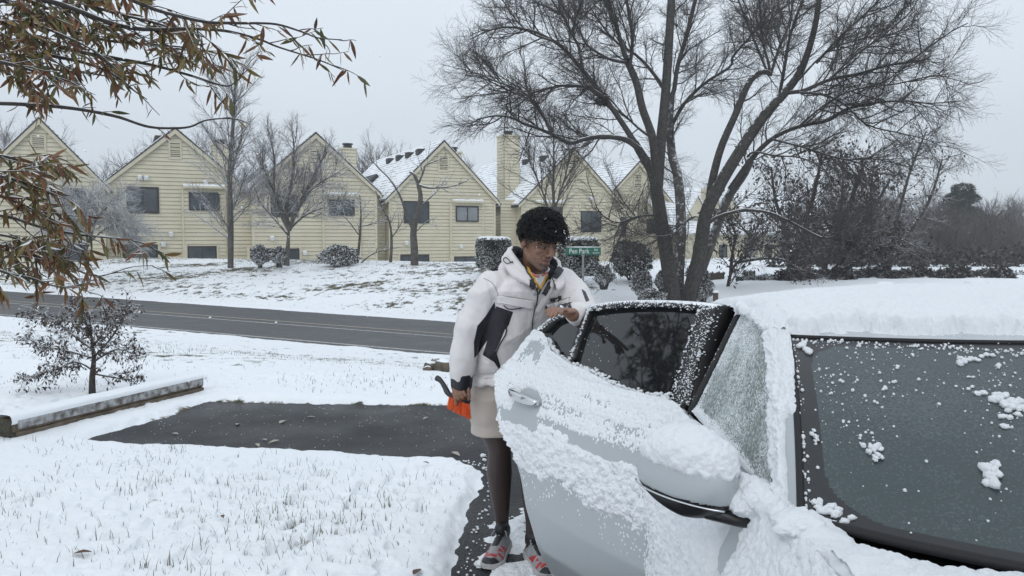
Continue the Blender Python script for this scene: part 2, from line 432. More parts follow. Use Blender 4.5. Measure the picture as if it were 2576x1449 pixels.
# ---- road
def strip(name, r0, r1, lift, m, x0=-70, x1=70, step=2., dash=None):
    vs = []; fs = []
    k = 0; t = x0
    while t <= x1:
        p = RB+rdir*t
        for r in (r0, r1):
            q = p+rnor*r; vs.append((q[0], q[1], float(road_z(q[0]))+lift))
        if k: fs.append((2*k-2, 2*k, 2*k+1, 2*k-1))
        k += 1; t += step
    return MB().add(vs, fs).build(name, m)
tag(strip('road', -RW-.35, RW+.35, .012, M_road), kind='structure')
M_line = mat('road_paint', (.55, .55, .52), (.28, .28, .28), 12, .7)
M_yel = mat('road_paint_yellow', (.5, .43, .27), (.3, .28, .24), 12, .7)
tag(strip('road_centre_line', .30, .40, .017, M_yel), kind='structure')
tag(strip('road_centre_line', -.28, -.18, .017, M_line), kind='structure')
tag(strip('road_edge_line', -RW+.22, -RW+.34, .017, M_line), kind='structure')

# ---- grass blades standing through the snow (nobody could count them)
rng = np.random.default_rng(7)
def blades(n, sampler, h0, h1, w, seed, zoff=.04):
    rg = np.random.default_rng(seed)
    x, y = sampler(rg, n); n = len(x)
    z = base_z(x, y)+zoff-.012+.05*(fbm(x*.9, y*.9, seed=21)-.5)
    h = rg.uniform(h0, h1, n)*rg.uniform(.5, 1.25, n); a = rg.uniform(0, 2*math.pi, n); ln = rg.uniform(.1, .9, n)*h
    dx, dy = np.cos(a)*ln, np.sin(a)*ln; px, py = -np.sin(a)*w, np.cos(a)*w
    px, py = px*rg.uniform(.6, 1.3, n), py*rg.uniform(.6, 1.3, n)
    V = np.stack([np.stack([x-px, y-py, z], -1), np.stack([x+px, y+py, z], -1),
                  np.stack([x+px*.7+dx*.4, y+py*.7+dy*.4, z+h*.6], -1), np.stack([x-px*.7+dx*.4, y-py*.7+dy*.4, z+h*.6], -1),
                  np.stack([x+dx+px*.12, y+dy+py*.12, z+h], -1), np.stack([x+dx-px*.12, y+dy-py*.12, z+h], -1)], 1)
    k = np.arange(n)[:, None]*6
    F = np.concatenate([k+np.array([0, 1, 2, 3]), k+np.array([3, 2, 4, 5])])
    return V.reshape(-1, 3), F
M_grass = mat('grass_blades', (.07, .09, .03), rough=.6, island=[(.05, .075, .028), (.09, .10, .045), (.035, .05, .02), (.16, .13, .075), (.06, .07, .035)])
def samp_near(rg, n):
    x = rg.uniform(-4.3, .1, n); y = rg.uniform(3.1, 6.2, n)
    d = poly_sd(x, y, PAD); w = .05+.6*ss(.5, .66, fbm(x*2.1, y*2.1, seed=61, octv=3))*ss(.35, .6, vn(x*9, y*9, seed=63))+1.0*np.exp(-(((x+1.15)/.6)**2+((y-4.25)/.55)**2))+.35*np.exp(-(((x+3.2)/1.0)**2+((y-4.0)/.7)**2))
    ok = (d > .1) & (rg.uniform(0, 1, n) < w)
    return x[ok], y[ok]
def samp_mid(rg, n):
    y = rg.uniform(7.6, 16, n); x = (rg.uniform(-.75, .35, n))*y
    e = -(road_r(x, y)+RW); d = poly_sd(x, y, PAD)
    ok = (e > .3) & (d > .12) & (rg.uniform(0, 1, n) < .15+.8*ss(.45, .65, fbm(x*.6, y*.6, seed=62, octv=3)))
    return x[ok], y[ok]
def samp_berm(rg, n):
    t = rg.uniform(-32, 10, n); r = RW+rg.uniform(.4, 10, n)
    x = RB[0]+rdir[0]*t+rnor[0]*r; y = RB[1]+rdir[1]*t+rnor[1]*r
    ok = (rg.uniform(0, 1, n) < .2+.9*ss(.42, .6, fbm(x*.35, y*.9, seed=41, octv=3))) & (x < 3)
    return x[ok], y[ok]
for nm, args in (('grass', (13000, samp_near, .025, .070, .0019, 1)), ('grass', (9000, samp_mid, .03, .07, .003, 2)), ('grass', (16000, samp_berm, .03, .07, .012, 3))):
    Vb, Fb = blades(*args); o = link(nm, npmesh(nm, Vb, Fb), M_grass); tag(o, kind='stuff', cat='grass', label={13000: 'green grass blades poking through the snow in the foreground lawn', 9000: 'short grass tips poking through snow between driveway and road', 16000: 'brown and green grass tufts showing through snow on the far bank'}[args[0]])
# ------------------------------------------------------------------ town houses
HA = R(25.6)
M_side = mat('cream_siding', (.63, .585, .445), (.57, .525, .395), 1.2, .75, bump=.15, bscale=30)
M_trim = mat('cream_trim', (.60, .555, .42), (.54, .50, .375), 3, .7)
M_frame = mat('dark_window_frame', (.022, .020, .020), rough=.5)
M_wframe = mat('white_frame', (.55, .56, .56), rough=.5)
M_pane = mat('window_pane', (.022, .027, .031), (.07, .085, .095), .8, .14, spec=.6)
M_pane2 = mat('curtained_pane', (.16, .18, .185), (.24, .26, .26), 1.2, .2, spec=.8)
M_dark = mat('dark_metal', (.02, .021, .022), rough=.6)
M_fixture = mat('white_fixture', (.62, .63, .62), rough=.5)
M_ssnow = snow_mat('roof_edge_snow', .4, 12)
def roof_material():
    m, nt, b = new_mat('snowy_shingles'); L = nt.links
    b.inputs['Roughness'].default_value = .7
    t = nt.nodes.new('ShaderNodeTexCoord'); s = nt.nodes.new('ShaderNodeSeparateXYZ'); L.new(t.outputs['Object'], s.inputs[0])
    n = nt.nodes.new('ShaderNodeTexNoise'); n.inputs['Scale'].default_value = 1.6; n.inputs['Detail'].default_value = 7; n.inputs['Roughness'].default_value = .7
    mp = nt.nodes.new('ShaderNodeMapping'); mp.inputs['Scale'].default_value = (1, .55, 1); L.new(t.outputs['Object'], mp.inputs[0]); L.new(mp.outputs[0], n.inputs['Vector'])
    a = nt.nodes.new('ShaderNodeMath'); a.operation = 'MULTIPLY_ADD'; a.inputs[1].default_value = 5.2; L.new(s.outputs['Z'], a.inputs[0])
    nn = nt.nodes.new('ShaderNodeTexNoise'); nn.inputs['Scale'].default_value = 2.0; L.new(t.outputs['Object'], nn.inputs['Vector']); 
    k = nt.nodes.new('ShaderNodeMath'); k.operation = 'MULTIPLY'; k.inputs[1].default_value = .35; L.new(nn.outputs['Fac'], k.inputs[0]); L.new(k.outputs[0], a.inputs[2])
    fr = nt.nodes.new('ShaderNodeMath'); fr.operation = 'FRACT'; L.new(a.outputs[0], fr.inputs[0])
    st = nt.nodes.new('ShaderNodeMapRange'); st.inputs[1].default_value = .30; st.inputs[2].default_value = .12; L.new(fr.outputs[0], st.inputs[0])
    mr = nt.nodes.new('ShaderNodeMapRange'); mr.inputs[1].default_value = .43; mr.inputs[2].default_value = .56; L.new(n.outputs['Fac'], mr.inputs[0])
    mu = nt.nodes.new('ShaderNodeMath'); mu.operation = 'MULTIPLY'; L.new(st.outputs[0], mu.inputs[0]); L.new(mr.outputs[0], mu.inputs[1])
    mx = nt.nodes.new('ShaderNodeMix'); mx.data_type = 'RGBA'; mx.inputs[6].default_value = rgba(SNOW); mx.inputs[7].default_value = (.05, .05, .052, 1); L.new(mu.outputs[0], mx.inputs[0])
    L.new(mx.outputs[2], b.inputs['Base Color'])
    return m
M_roof = roof_material()
LAP = .205
def siding(poly_fn, z0, z1, y=0.0, holes=()):
    """lap siding in the plane y; poly_fn(z) -> (x0, x1); every board tilts out at its bottom"""
    vs, fs = [], []
    z = z0
    while z < z1-1e-3:
        zt = min(z+LAP, z1); a0, a1 = poly_fn(z); b0, b1 = poly_fn(zt)
        if b1-b0 < .02: b0 = b1 = (b0+b1)/2
        k = len(vs)
        # tilted board, its lip, and the recessed joint above it
        zj = zt-.026; f_ = (zj-z)/(zt-z); c0, c1 = a0+(b0-a0)*f_, a1+(b1-a1)*f_
        vs += [(a0, y-.045, z), (a1, y-.045, z), (c1, y-.012, zj), (c0, y-.012, zj), (a0, y+.03, z), (a1, y+.03, z), (c0, y+.03, zj), (c1, y+.03, zj), (b0, y+.03, zt), (b1, y+.03, zt)]
        fs += [(k, k+1, k+2, k+3), (k+4, k+5, k+1, k), (k+3, k+2, k+7, k+6), (k+6, k+7, k+9, k+8)]
        z = zt
    return vs, fs
def rect_window(root, name, loc, w, h, panes, split='v', frame=M_frame, pane=M_pane, prot=.05, fw=.07, label=None):
    x, y, z = loc   # centre
    fr = MB()
    fr.box(x-w/2, x-w/2+fw, y-prot, y, z-h/2, z+h/2); fr.box(x+w/2-fw, x+w/2, y-prot, y, z-h/2, z+h/2)
    fr.box(x-w/2+fw, x+w/2-fw, y-prot, y, z+h/2-fw, z+h/2); fr.box(x-w/2+fw, x+w/2-fw, y-prot, y, z-h/2, z-h/2+fw)
    if panes == 2: fr.box(x-fw*.4, x+fw*.4, y-prot-.004, y, z-h/2+fw, z+h/2-fw)
    f = fr.build(name, frame, root)
    if label: f['label'] = label
    MB().box(x-w/2+fw, x+w/2-fw, y-.03, y-.01, z-h/2+fw, z+h/2-fw).build('pane', pane, f)
    return f
def snow_ledge(root, x0, x1, y, z, d=.25, h=.09):
    # trim shelf with a rounded roll of snow along its top
    mb = MB(); mb.box(x0-.08, x1+.08, y-d, y-.03, z, z+.10); s = mb.build('window_hood', M_trim, root)
    n = 14; pts = [(x0-.06+(x1-x0+.12)*i/n, y-d*.5, z+.10+h*.35) for i in range(n+1)]
    q = MB().tube(pts, [h*(.75+.3*random.random()) for _ in pts], 8, squash=1.0); q.build('snow', M_ssnow, s, True)
    return s
HOUSES = []
def gable_house(apex, d, lu, ru, ev_v, z0=-1.2, depth=14, label='', lows=(), vent=None, wins=(), chim=None, lights=(), rvents=(), sky_=None, white=(), corner=None, gz=None):
    """apex px, distance; lu/ru: left/right corner px at eave height px ev_v (of the left corner)"""
    ap = P(apex[0], apex[1], d)
    ca, sa = math.cos(HA), math.sin(HA)
    t = Vector((ca, sa, 0)); nrm = Vector((-sa, ca, 0))
    def loc(u, v):           # sight line met with the facade plane -> local x, z
        r = ray(u, v); k = (ap-Vector((0, 0, CAMZ))).dot(nrm)/r.dot(nrm)
        p = Vector((0, 0, CAMZ))+r*k; return (p-ap).dot(t), p.z
    xl, zl = loc(lu, ev_v); xr = loc(ru, ev_v)[0]
    W = max(abs(xl), abs(xr)); xl, xr = -W if abs(abs(xl)-W) < .9 else xl, W if abs(abs(xr)-W) < .9 else xr
    ze = zl; za = ap.z
    root = empty('town_house', (ap.x, ap.y, 0), HA, label, 'town house', 'cream town houses along the bank')
    # walls
    def fn(z):
        if z <= ze: return xl, xr
        k = (z-ze)/(za-ze); return xl*(1-k), xr*(1-k)
    vs, fs = siding(fn, z0, za-.05)
    MB().add(vs, fs).build('front_wall', M_side, root)
    # left side wall, seen under the eave
    vs, fs = siding(lambda z: (-depth, 0.), z0, ze)
    vs = [(xl+y, -x, z) for x, y, z in vs]
    MB().add(vs, fs).build('side_wall', M_side, root)
    vs, fs = siding(lambda z: (0., depth), z0, ze)
    vs = [(xr-y, x, z) for x, y, z in vs]
    MB().add(vs, fs).build('side_wall', M_side, root)
    bw = MB(); bw.add([(xl, depth, z0), (xr, depth, z0), (xr, depth, ze), (0, depth, za-.05), (xl, depth, ze)], [(0, 1, 2, 3, 4)]); bw.build('rear_wall', M_side, root)
    vs, fs = siding(lambda z: (xl-1.1, xl-.03), z0, ze+.1, .75); MB().add(vs, fs).build('link_wall', M_side, root)
    # corner boards
    MB().box(xl-.04, xl+.09, -.05, .08, z0, ze-.02).build('corner_board', M_trim, root); MB().box(xr-.09, xr+.04, -.05, .08, z0, ze-.02).build('corner_board', M_trim, root)
    # roof slopes, each a slab; overhang in front
    oh, th = .16, .11
    for s, xe in ((-1, xl), (1, xr)):
        sl = (za-ze)/abs(xe); oe = .28
        mb = MB()
        nseg = 24; a = []; 
        xo = xe+s*oe; zo = ze-oe*sl
        nx, nz = s*sl/math.hypot(1, sl), 1/math.hypot(1, sl)
        for y in (-oh, depth+.2):
            for (px, pz) in ((0, za+.02), (xo, zo+.02), (xo+nx*th*.3, zo+nz*th+.02), (0, za+th/nz+.02)): a.append((px, y, pz))
        mb.add(a, [(0, 1, 2, 3), (7, 6, 5, 4), (0, 4, 5, 1), (1, 5, 6, 2), (2, 6, 7, 3)])
        rf = mb.build('roof', M_roof, root)
        # rake board at the gable, dark edge above it
        rk = MB(); rk.add([(0, -oh-.03, za-.26), (xo, -oh-.03, zo-.20), (xo, -oh-.03, zo), (0, -oh-.03, za), (0, -oh+.0, za-.26), (xo, -oh+.0, zo-.20), (xo, -oh, zo), (0, -oh, za)],
                          [(0, 1, 2, 3), (7, 6, 5, 4), (0, 4, 5, 1), (3, 2, 6, 7)]); rk.build('rake_board', M_trim, root)
        de = MB(); de.add([(0, -oh-.05, za), (xo, -oh-.05, zo), (xo, -oh-.05, zo+.07), (0, -oh-.05, za+.10), (0, -oh-.001, za), (xo, -oh-.001, zo), (xo, -oh-.001, zo+.07), (0, -oh-.001, za+.10)],
                          [(0, 1, 2, 3), (7, 6, 5, 4), (0, 4, 5, 1), (3, 2, 6, 7)]); de.build('roof_edge', M_dark, root)
        # gutter
        MB().box(min(xo, xo+s*.1), max(xo, xo+s*.1), -oh, depth, zo-.14, zo-.01).build('gutter', M_dark, root)
        if s < 0:
            for k in rvents:    # dark roof vents close below the ridge
                q = MB(); zz = za-.55; xx = -(za-zz)/sl
                q.box(xx-.32, xx+.22, k-.3, k+.3, zz-.05, zz+.34); q.build('roof_vent', M_dark, root, bevel=.08)
            if sky_:
                y0, y1, f0, f1 = sky_
                q = MB(); pts = []
                for yy_ in (y0, y1):
                    for ff in (f0, f1):
                        for up in (.12, .34):
                            xx = xe*ff; pts.append((xx+nx*up, yy_, za-(za-ze)*ff+nz*up))
                q.add(pts, [(0, 1, 3, 2), (4, 6, 7, 5), (0, 4, 5, 1), (2, 3, 7, 6), (0, 2, 6, 4), (1, 5, 7, 3)]); q.build('skylight', M_dark, root)
    # louvred gable vent
    if vent:
        (a0, c0), (a1, c1) = loc(vent[0], vent[1]), loc(vent[2], vent[3]); xm = (a0+a1)/2; w = abs(a1-a0); h = abs(c0-c1); zm = (c0+c1)/2
        mb = MB(); f = .09
        mb.box(xm-w/2-f, xm-w/2, -.075, -.01, zm-h/2-f, zm+h/2+f); mb.box(xm+w/2, xm+w/2+f, -.075, -.01, zm-h/2-f, zm+h/2+f)
        mb.box(xm-w/2, xm+w/2, -.075, -.01, zm+h/2, zm+h/2+f); mb.box(xm-w/2, xm+w/2, -.075, -.01, zm-h/2-f, zm-h/2)
        v = mb.build('gable_vent', M_trim, root)
        lv = MB(); nl = 8
        for i in range(nl):
            zz = zm-h/2+h*(i+.5)/nl
            lv.add([(xm-w/2, -.07, zz-.05), (xm+w/2, -.07, zz-.05), (xm+w/2, -.02, zz+h/nl*.3), (xm-w/2, -.02, zz+h/nl*.3)], [(0, 1, 2, 3)])
        lv.build('louvres', M_trim, v)
        MB().box(xm-w/2, xm+w/2, -.034, -.031, zm-h/2, zm+h/2).build('backing', M_dark, v)
    bays = []
    for w_ in wins:
        u0, v0, u1, v1 = w_[:4]; kind = w_[4] if len(w_) > 4 else ''
        (a0, c0), (a1, c1) = loc(u0, v0), loc(u1, v1)
        c0 = (c0+loc(u1, v0)[1])/2; c1 = (c1+loc(u0, v1)[1])/2
        x, z, w, h = (a0+a1)/2, (c0+c1)/2, a1-a0, c0-c1
        if 'hood' in kind:       # shallow bay with a snow-topped hood
            if 'bay' in kind:
                xa, xb = x-w/2-.30, x+w/2+.30; bays.append((xa, xb))
                vs, fs = siding(lambda z_: (xa, xb), z0, z+h/2+.20, -.10); by = MB().add(vs, fs).build('bay', M_side, root)
                MB().box(xa, xb, -.075, .0, z+h/2+.17, z+h/2+.20).build('bay_top', M_trim, by)
                for q_ in (xa, xb): MB().box(q_-.05, q_+.05, -.17, .0, z0, z+h/2+.21).build('corner_board', M_trim, by)
            yb = -.16 if 'bay' in kind else -.03
            rect_window(root, 'window', (x, yb, z), w, h, 2, pane=M_pane2 if 'c' in kind.split() else M_pane)
            snow_ledge(root, x-w/2-.2, x+w/2+.2, yb, z+h/2+.20)
        else:
            rect_window(root, 'window', (x, -.03, z), w, h, 2, fw=.11 if 'big' in kind else .06, pane=M_pane2 if 'c' in kind.split() else M_pane, frame=M_wframe if 'white' in kind else M_frame)
    for w_ in lows:
        u0, v0, u1, v1 = w_
        (a0, c0), (a1, c1) = loc(u0, v0), loc(u1, v1)
        x, w = (a0+a1)/2, a1-a0; zt = c0; zb = c1-.35
        yb_ = -.13 if any(a < x < b_ for a, b_ in bays) else -.03
        f = rect_window(root, 'patio_door', (x, yb_, (zt+zb)/2), w, zt-zb, 2, fw=.07)
        [MB().box(a_, b_, yb_-.035, yb_+.03, zb, zt+.1).build('door_casing', M_trim, f) for a_, b_ in ((x-w/2-.13, x-w/2-.003), (x+w/2+.003, x+w/2+.13))]
    for (u, v) in lights:
        x, z = loc(u, v)
        q = MB().box(x-.11, x+.11, -.24, -.02, z-.11, z+.06).build('wall_fixture', M_fixture, root, bevel=.03)
        V_, F_ = blob((x, -.13, z+.09), (.13, .12, .06), 3, 2, .1); link('snow', npmesh('snow', V_, F_, 3), M_ssnow, q, True)
    for (x0, x1, y0, y1, zt) in (chim or ()):
        zb = za-(za-ze)*max(abs(x0), abs(x1))/abs(xr)-.6
        zb = min(zb, zt-1.5)
        mb = MB()
        for (pts, org) in ((lambda z: (x0, x1), 'f'), ):
            vs, fs = siding(pts, zb, zt, y0)
            mb.add(vs, fs)
        vs, fs = siding(lambda z: (-y1, -y0), zb, zt); mb.add([(x0+y, -x, z) for x, y, z in vs], fs)
        vs, fs = siding(lambda z: (y0, y1), zb, zt); mb.add([(x1-y, x, z) for x, y, z in vs], fs)
        mb.box(x0+.01, x1-.01, y0+.01, y1-.01, zb, zt-.01)
        c = mb.build('chimney', M_side, root)
        MB().box(x0-.07, x1+.07, y0-.07, y1+.07, zt, zt+.10).build('chimney_crown', M_trim, c)
        xm, ym = (x0+x1)/2, (y0+y1)/2
        cp = MB(); cp.tube([(xm, ym, zt+.10), (xm, ym, zt+.28)], .27, 12); cp.tube([(xm, ym, zt+.33), (xm, ym, zt+.40)], .33, 12); cp.tube([(xm, ym, zt+.28), (xm, ym, zt+.33)], .16, 8)
        cp.build('chimney_cap', M_dark, c)
    HOUSES.append((root, loc))
    return root, loc, ze, za, xl, xr
gable_house((98, 300), 38.5, -62, 252, 452, label='nearest town house, leftmost gable half hidden by the oak leaves', vent=(81, 341, 112, 381),
            wins=[(156, 473, 216, 523, 'big')], lows=[(130, 610, 217, 660)])
gable_house((440, 325), 42, 266, 605, 457, label='town house with a square dark window beside the upswept young tree', vent=(428, 360, 453, 397),
            wins=[(317, 470, 401, 537, 'big'), (474, 484, 552, 530, 'hood bay')], lows=[(308, 616, 398, 664), (471, 619, 545, 666)],
            chim=[(2.1, 3.05, 3.2, 4.1, 6.85)], lights=[(352, 448), (368, 449), (517, 460), (430, 590), (411, 616)], rvents=(1.5, 2.6, 3.7, 4.8), sky_=(3, 5.2, .62, .92))
gable_house((793, 337), 43.9, 634, 912, 470, label='town house behind the forked snowy tree with round shrubs at its foot', vent=(780, 375, 802, 413),
            wins=[(680, 491, 750, 546), (825, 503, 890, 543, 'hood bay')], lows=[(628, 626, 753, 664), (826, 640, 888, 668)],
            chim=[(2.35, 3.2, 3.6, 4.4, 6.9)], lights=[(684, 600), (766, 637)], sky_=(4, 6.5, .55, .85))
gable_house((1115, 357), 47.5, 979, 1222, 493, label='town house with curtained right window behind the gnarled tree', vent=(1105, 393, 1125, 429),
            wins=[(1015, 506, 1079, 562), (1144, 519, 1201, 558, 'hood bay c')], lows=[(1006, 641, 1079, 672), (1140, 645, 1197, 676)],
            chim=[(1.75, 2.6, 3.6, 4.4, 7.05)], lights=[(1021, 612), (1158, 621)], rvents=(2.3, 4.4, 6.4, 8.6), sky_=(7.5, 10.5, .5, .8))
gable_house((1440, 375), 51.3, 1312, 1545, 505, label='town house with a tall chimney stack on its left roof slope', vent=(1429, 406, 1447, 444),
            wins=[(1355, 520, 1414, 560, 'hood'), (1461, 531, 1511, 584)], lows=[(1481, 661, 1509, 690)],
            chim=[(-3.55, -2.45, 2.7, 3.8, 8.2)], lights=[(1485, 500)], rvents=(2.6, 5.2, 7.8))
gable_house((1606, 408), 58, 1520, 1700, 520, label='far town house seen between the big tree trunks', vent=(1596, 437, 1612, 472),
            wins=[(1548, 545, 1573, 593), (1626, 550, 1648, 588)], lows=[(1590, 672, 1640, 700)],
            chim=[(1.1, 2.0, .8, 1.7, 7.2)], depth=8)
# last block: roof slope towards us
def long_house():
    a = P(1700, 600, 56); b = P(2140, 600, 66)
    root = empty('town_house', (a.x, a.y, 0), math.atan2(b.y-a.y, b.x-a.x), 'low long roofed town house end behind the big tree and dark shrubs', 'town house', 'cream town houses along the bank')
    Lh = math.hypot(b.x-a.x, b.y-a.y); ze, za = 1.9, 5.4
    vs, fs = siding(lambda z: (0., Lh), -1.6, ze); MB().add(vs, fs).build('front_wall', M_side, root)
    vs, fs = siding(lambda z: (0., 4.+0*z), -1.6, ze); MB().add([(Lh-y, x, z) for x, y, z in vs], fs).build('side_wall', M_side, root)
    q = MB(); q.add([(-.3, -.35, ze-.05), (Lh+.3, -.35, ze-.05), (Lh+.3, 4.2, za), (-.3, 4.2, za), (-.3, -.35, ze+.08), (Lh+.3, -.35, ze+.08), (Lh+.3, 4.2, za+.12), (-.3, 4.2, za+.12), (-.3, 8.7, ze), (Lh+.3, 8.7, ze)],
                    [(0, 1, 2, 3), (4, 7, 6, 5), (0, 4, 5, 1), (1, 5, 6, 2), (0, 3, 7, 4), (7, 8, 9, 6)])
    q.build('roof', M_roof, root)
    for x in (2.6, 6.0):
        g = MB(); g.prism([(x-1.2, 3.0), (x+1.2, 3.0), (x, 4.6)], .6, 3.6); g.build('dormer', M_side, root)
        g = MB(); g.add([(x-1.4, .5, 2.9), (x, .5, 4.8), (x, 3.8, 4.8), (x-1.4, 3.8, 2.9), (x+1.4, .5, 2.9), (x+1.4, 3.8, 2.9), (x-1.4, .5, 2.75), (x, .5, 4.65), (x+1.4, .5, 2.75)], [(0, 1, 2, 3), (1, 4, 5, 2), (0, 6, 7, 1), (1, 7, 8, 4)]); g.build('dormer_roof', M_roof, root)
    c = MB(); vs, fs = siding(lambda z: (4.1, 5.0), 2.5, 5.3, .9); c.add(vs, fs); c.box(4.1, 5.0, .93, 1.8, 2.5, 5.3); c.build('chimney', M_side, root)
    for x in (2.0, 4.6, 7.2, 9.4, 11.4):
        rect_window(root, 'window', (x, -.03, .6), .8, 1.0, 2)
    for x in (3.3, 8.3, 10.6): MB().box(x, x+.14, -.07, -.03, -1.6, ze-.06).build('downpipe', M_wframe, root)
long_house()
# ------------------------------------------------------------------ bare trees
def bark(name, c1, c2, lo=.45, hi=.8, ns=4, na=.7, sc=6):
    return add_snow(mat(name, c1, c2, sc, .85, bump=.6, bscale=sc*4), lo, hi, ns, na)
M_bark_big = bark('dark_bark', (.027, .025, .023), (.075, .068, .062), .60, .72, 11, 1.9, 14)
M_bark_snow = bark('snow_crusted_bark', (.06, .055, .05), (.12, .11, .10), .05, .45, 9, 1.3)
M_bark_grey = bark('grey_bark', (.060, .055, .050), (.11, .10, .09), .4, .75, 6, 1.0)
M_twig = mat('twig_bark', (.055, .050, .047), (.085, .078, .073), 2, .85)
M_twig_snow = bark('twig_with_snow', (.075, .066, .062), (.12, .11, .10), .0, .4, 5, .6)
M_twig_mid = add_snow(mat('mid_twig', (.040, .036, .034), (.065, .060, .056), 2, .85), .55, .85, 4, .6); M_twig_dark = mat('dark_twig', (.026, .023, .021), (.05, .044, .04), 2, .85)
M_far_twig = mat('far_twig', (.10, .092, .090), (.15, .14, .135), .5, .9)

# ---- the big tree by the road
rg = np.random.default_rng(11)
base = P(1712, 756, 24)
root = empty('bare_tree', base, 0, 'huge bare spreading tree with several dark trunks beyond the car, filling the upper right', 'tree')
Minv = -np.array(base)
def put(tb, pts, r0, r1, k=8):
    pts = pts+Minv; w = np.linspace(0, 1, len(pts))**.8; rad = r0+(r1-r0)*w
    tb.add(pts, rad, k); return pts
S = 24/2000.
trunks = Tubes(); tsnow = Tubes(); limbs = Tubes(); br = Tubes(); tw = Tubes()
TR = [([(1690, 775), (1692, 740), (1683, 680), (1664, 560), (1650, 470)], 24, 23.7, .36, .25),
      ([(1650, 470), (1636, 425), (1612, 385), (1598, 361)], 23.7, 23.2, .21, .15),
      ([(1652, 480), (1657, 430), (1664, 341), (1674, 239), (1681, 136), (1687, 34), (1691, -40)], 23.7, 24.2, .235, .15),
      ([(1654, 470), (1648, 400), (1640, 341), (1616, 273), (1602, 211), (1583, 165), (1575, 150)], 23.6, 23, .19, .12),
      ([(1728, 778), (1740, 720), (1760, 640), (1775, 541), (1804, 477), (1841, 413), (1888, 339), (1926, 286)], 24.4, 23.4, .34, .20),
      ([(1926, 286), (1979, 228), (2010, 185), (2032, 133), (2053, 53), (2063, -30)], 23.4, 22.8, .19, .09),
      ([(1786, 500), (1793, 450), (1814, 371), (1851, 286), (1880, 216), (1904, 186), (1925, 181), (1938, 186)], 24.2, 24.6, .18, .10)]
TS = [([(1708, 775), (1706, 700), (1712, 600), (1712, 520), (1704, 440), (1691, 392), (1684, 307), (1688, 239)], 24.8, 25.2, .20, .12),
      ([(1745, 730), (1775, 650), (1800, 580), (1830, 500), (1870, 440), (1888, 403)], 24.8, 24.2, .17, .12)]
for px, a, b_, r0, r1 in TR: put(trunks, limb(px, a, b_), r0*.76, r1*.74, 12)
for px, a, b_, r0, r1 in TS: put(tsnow, limb(px, a, b_), r0, r1, 12)
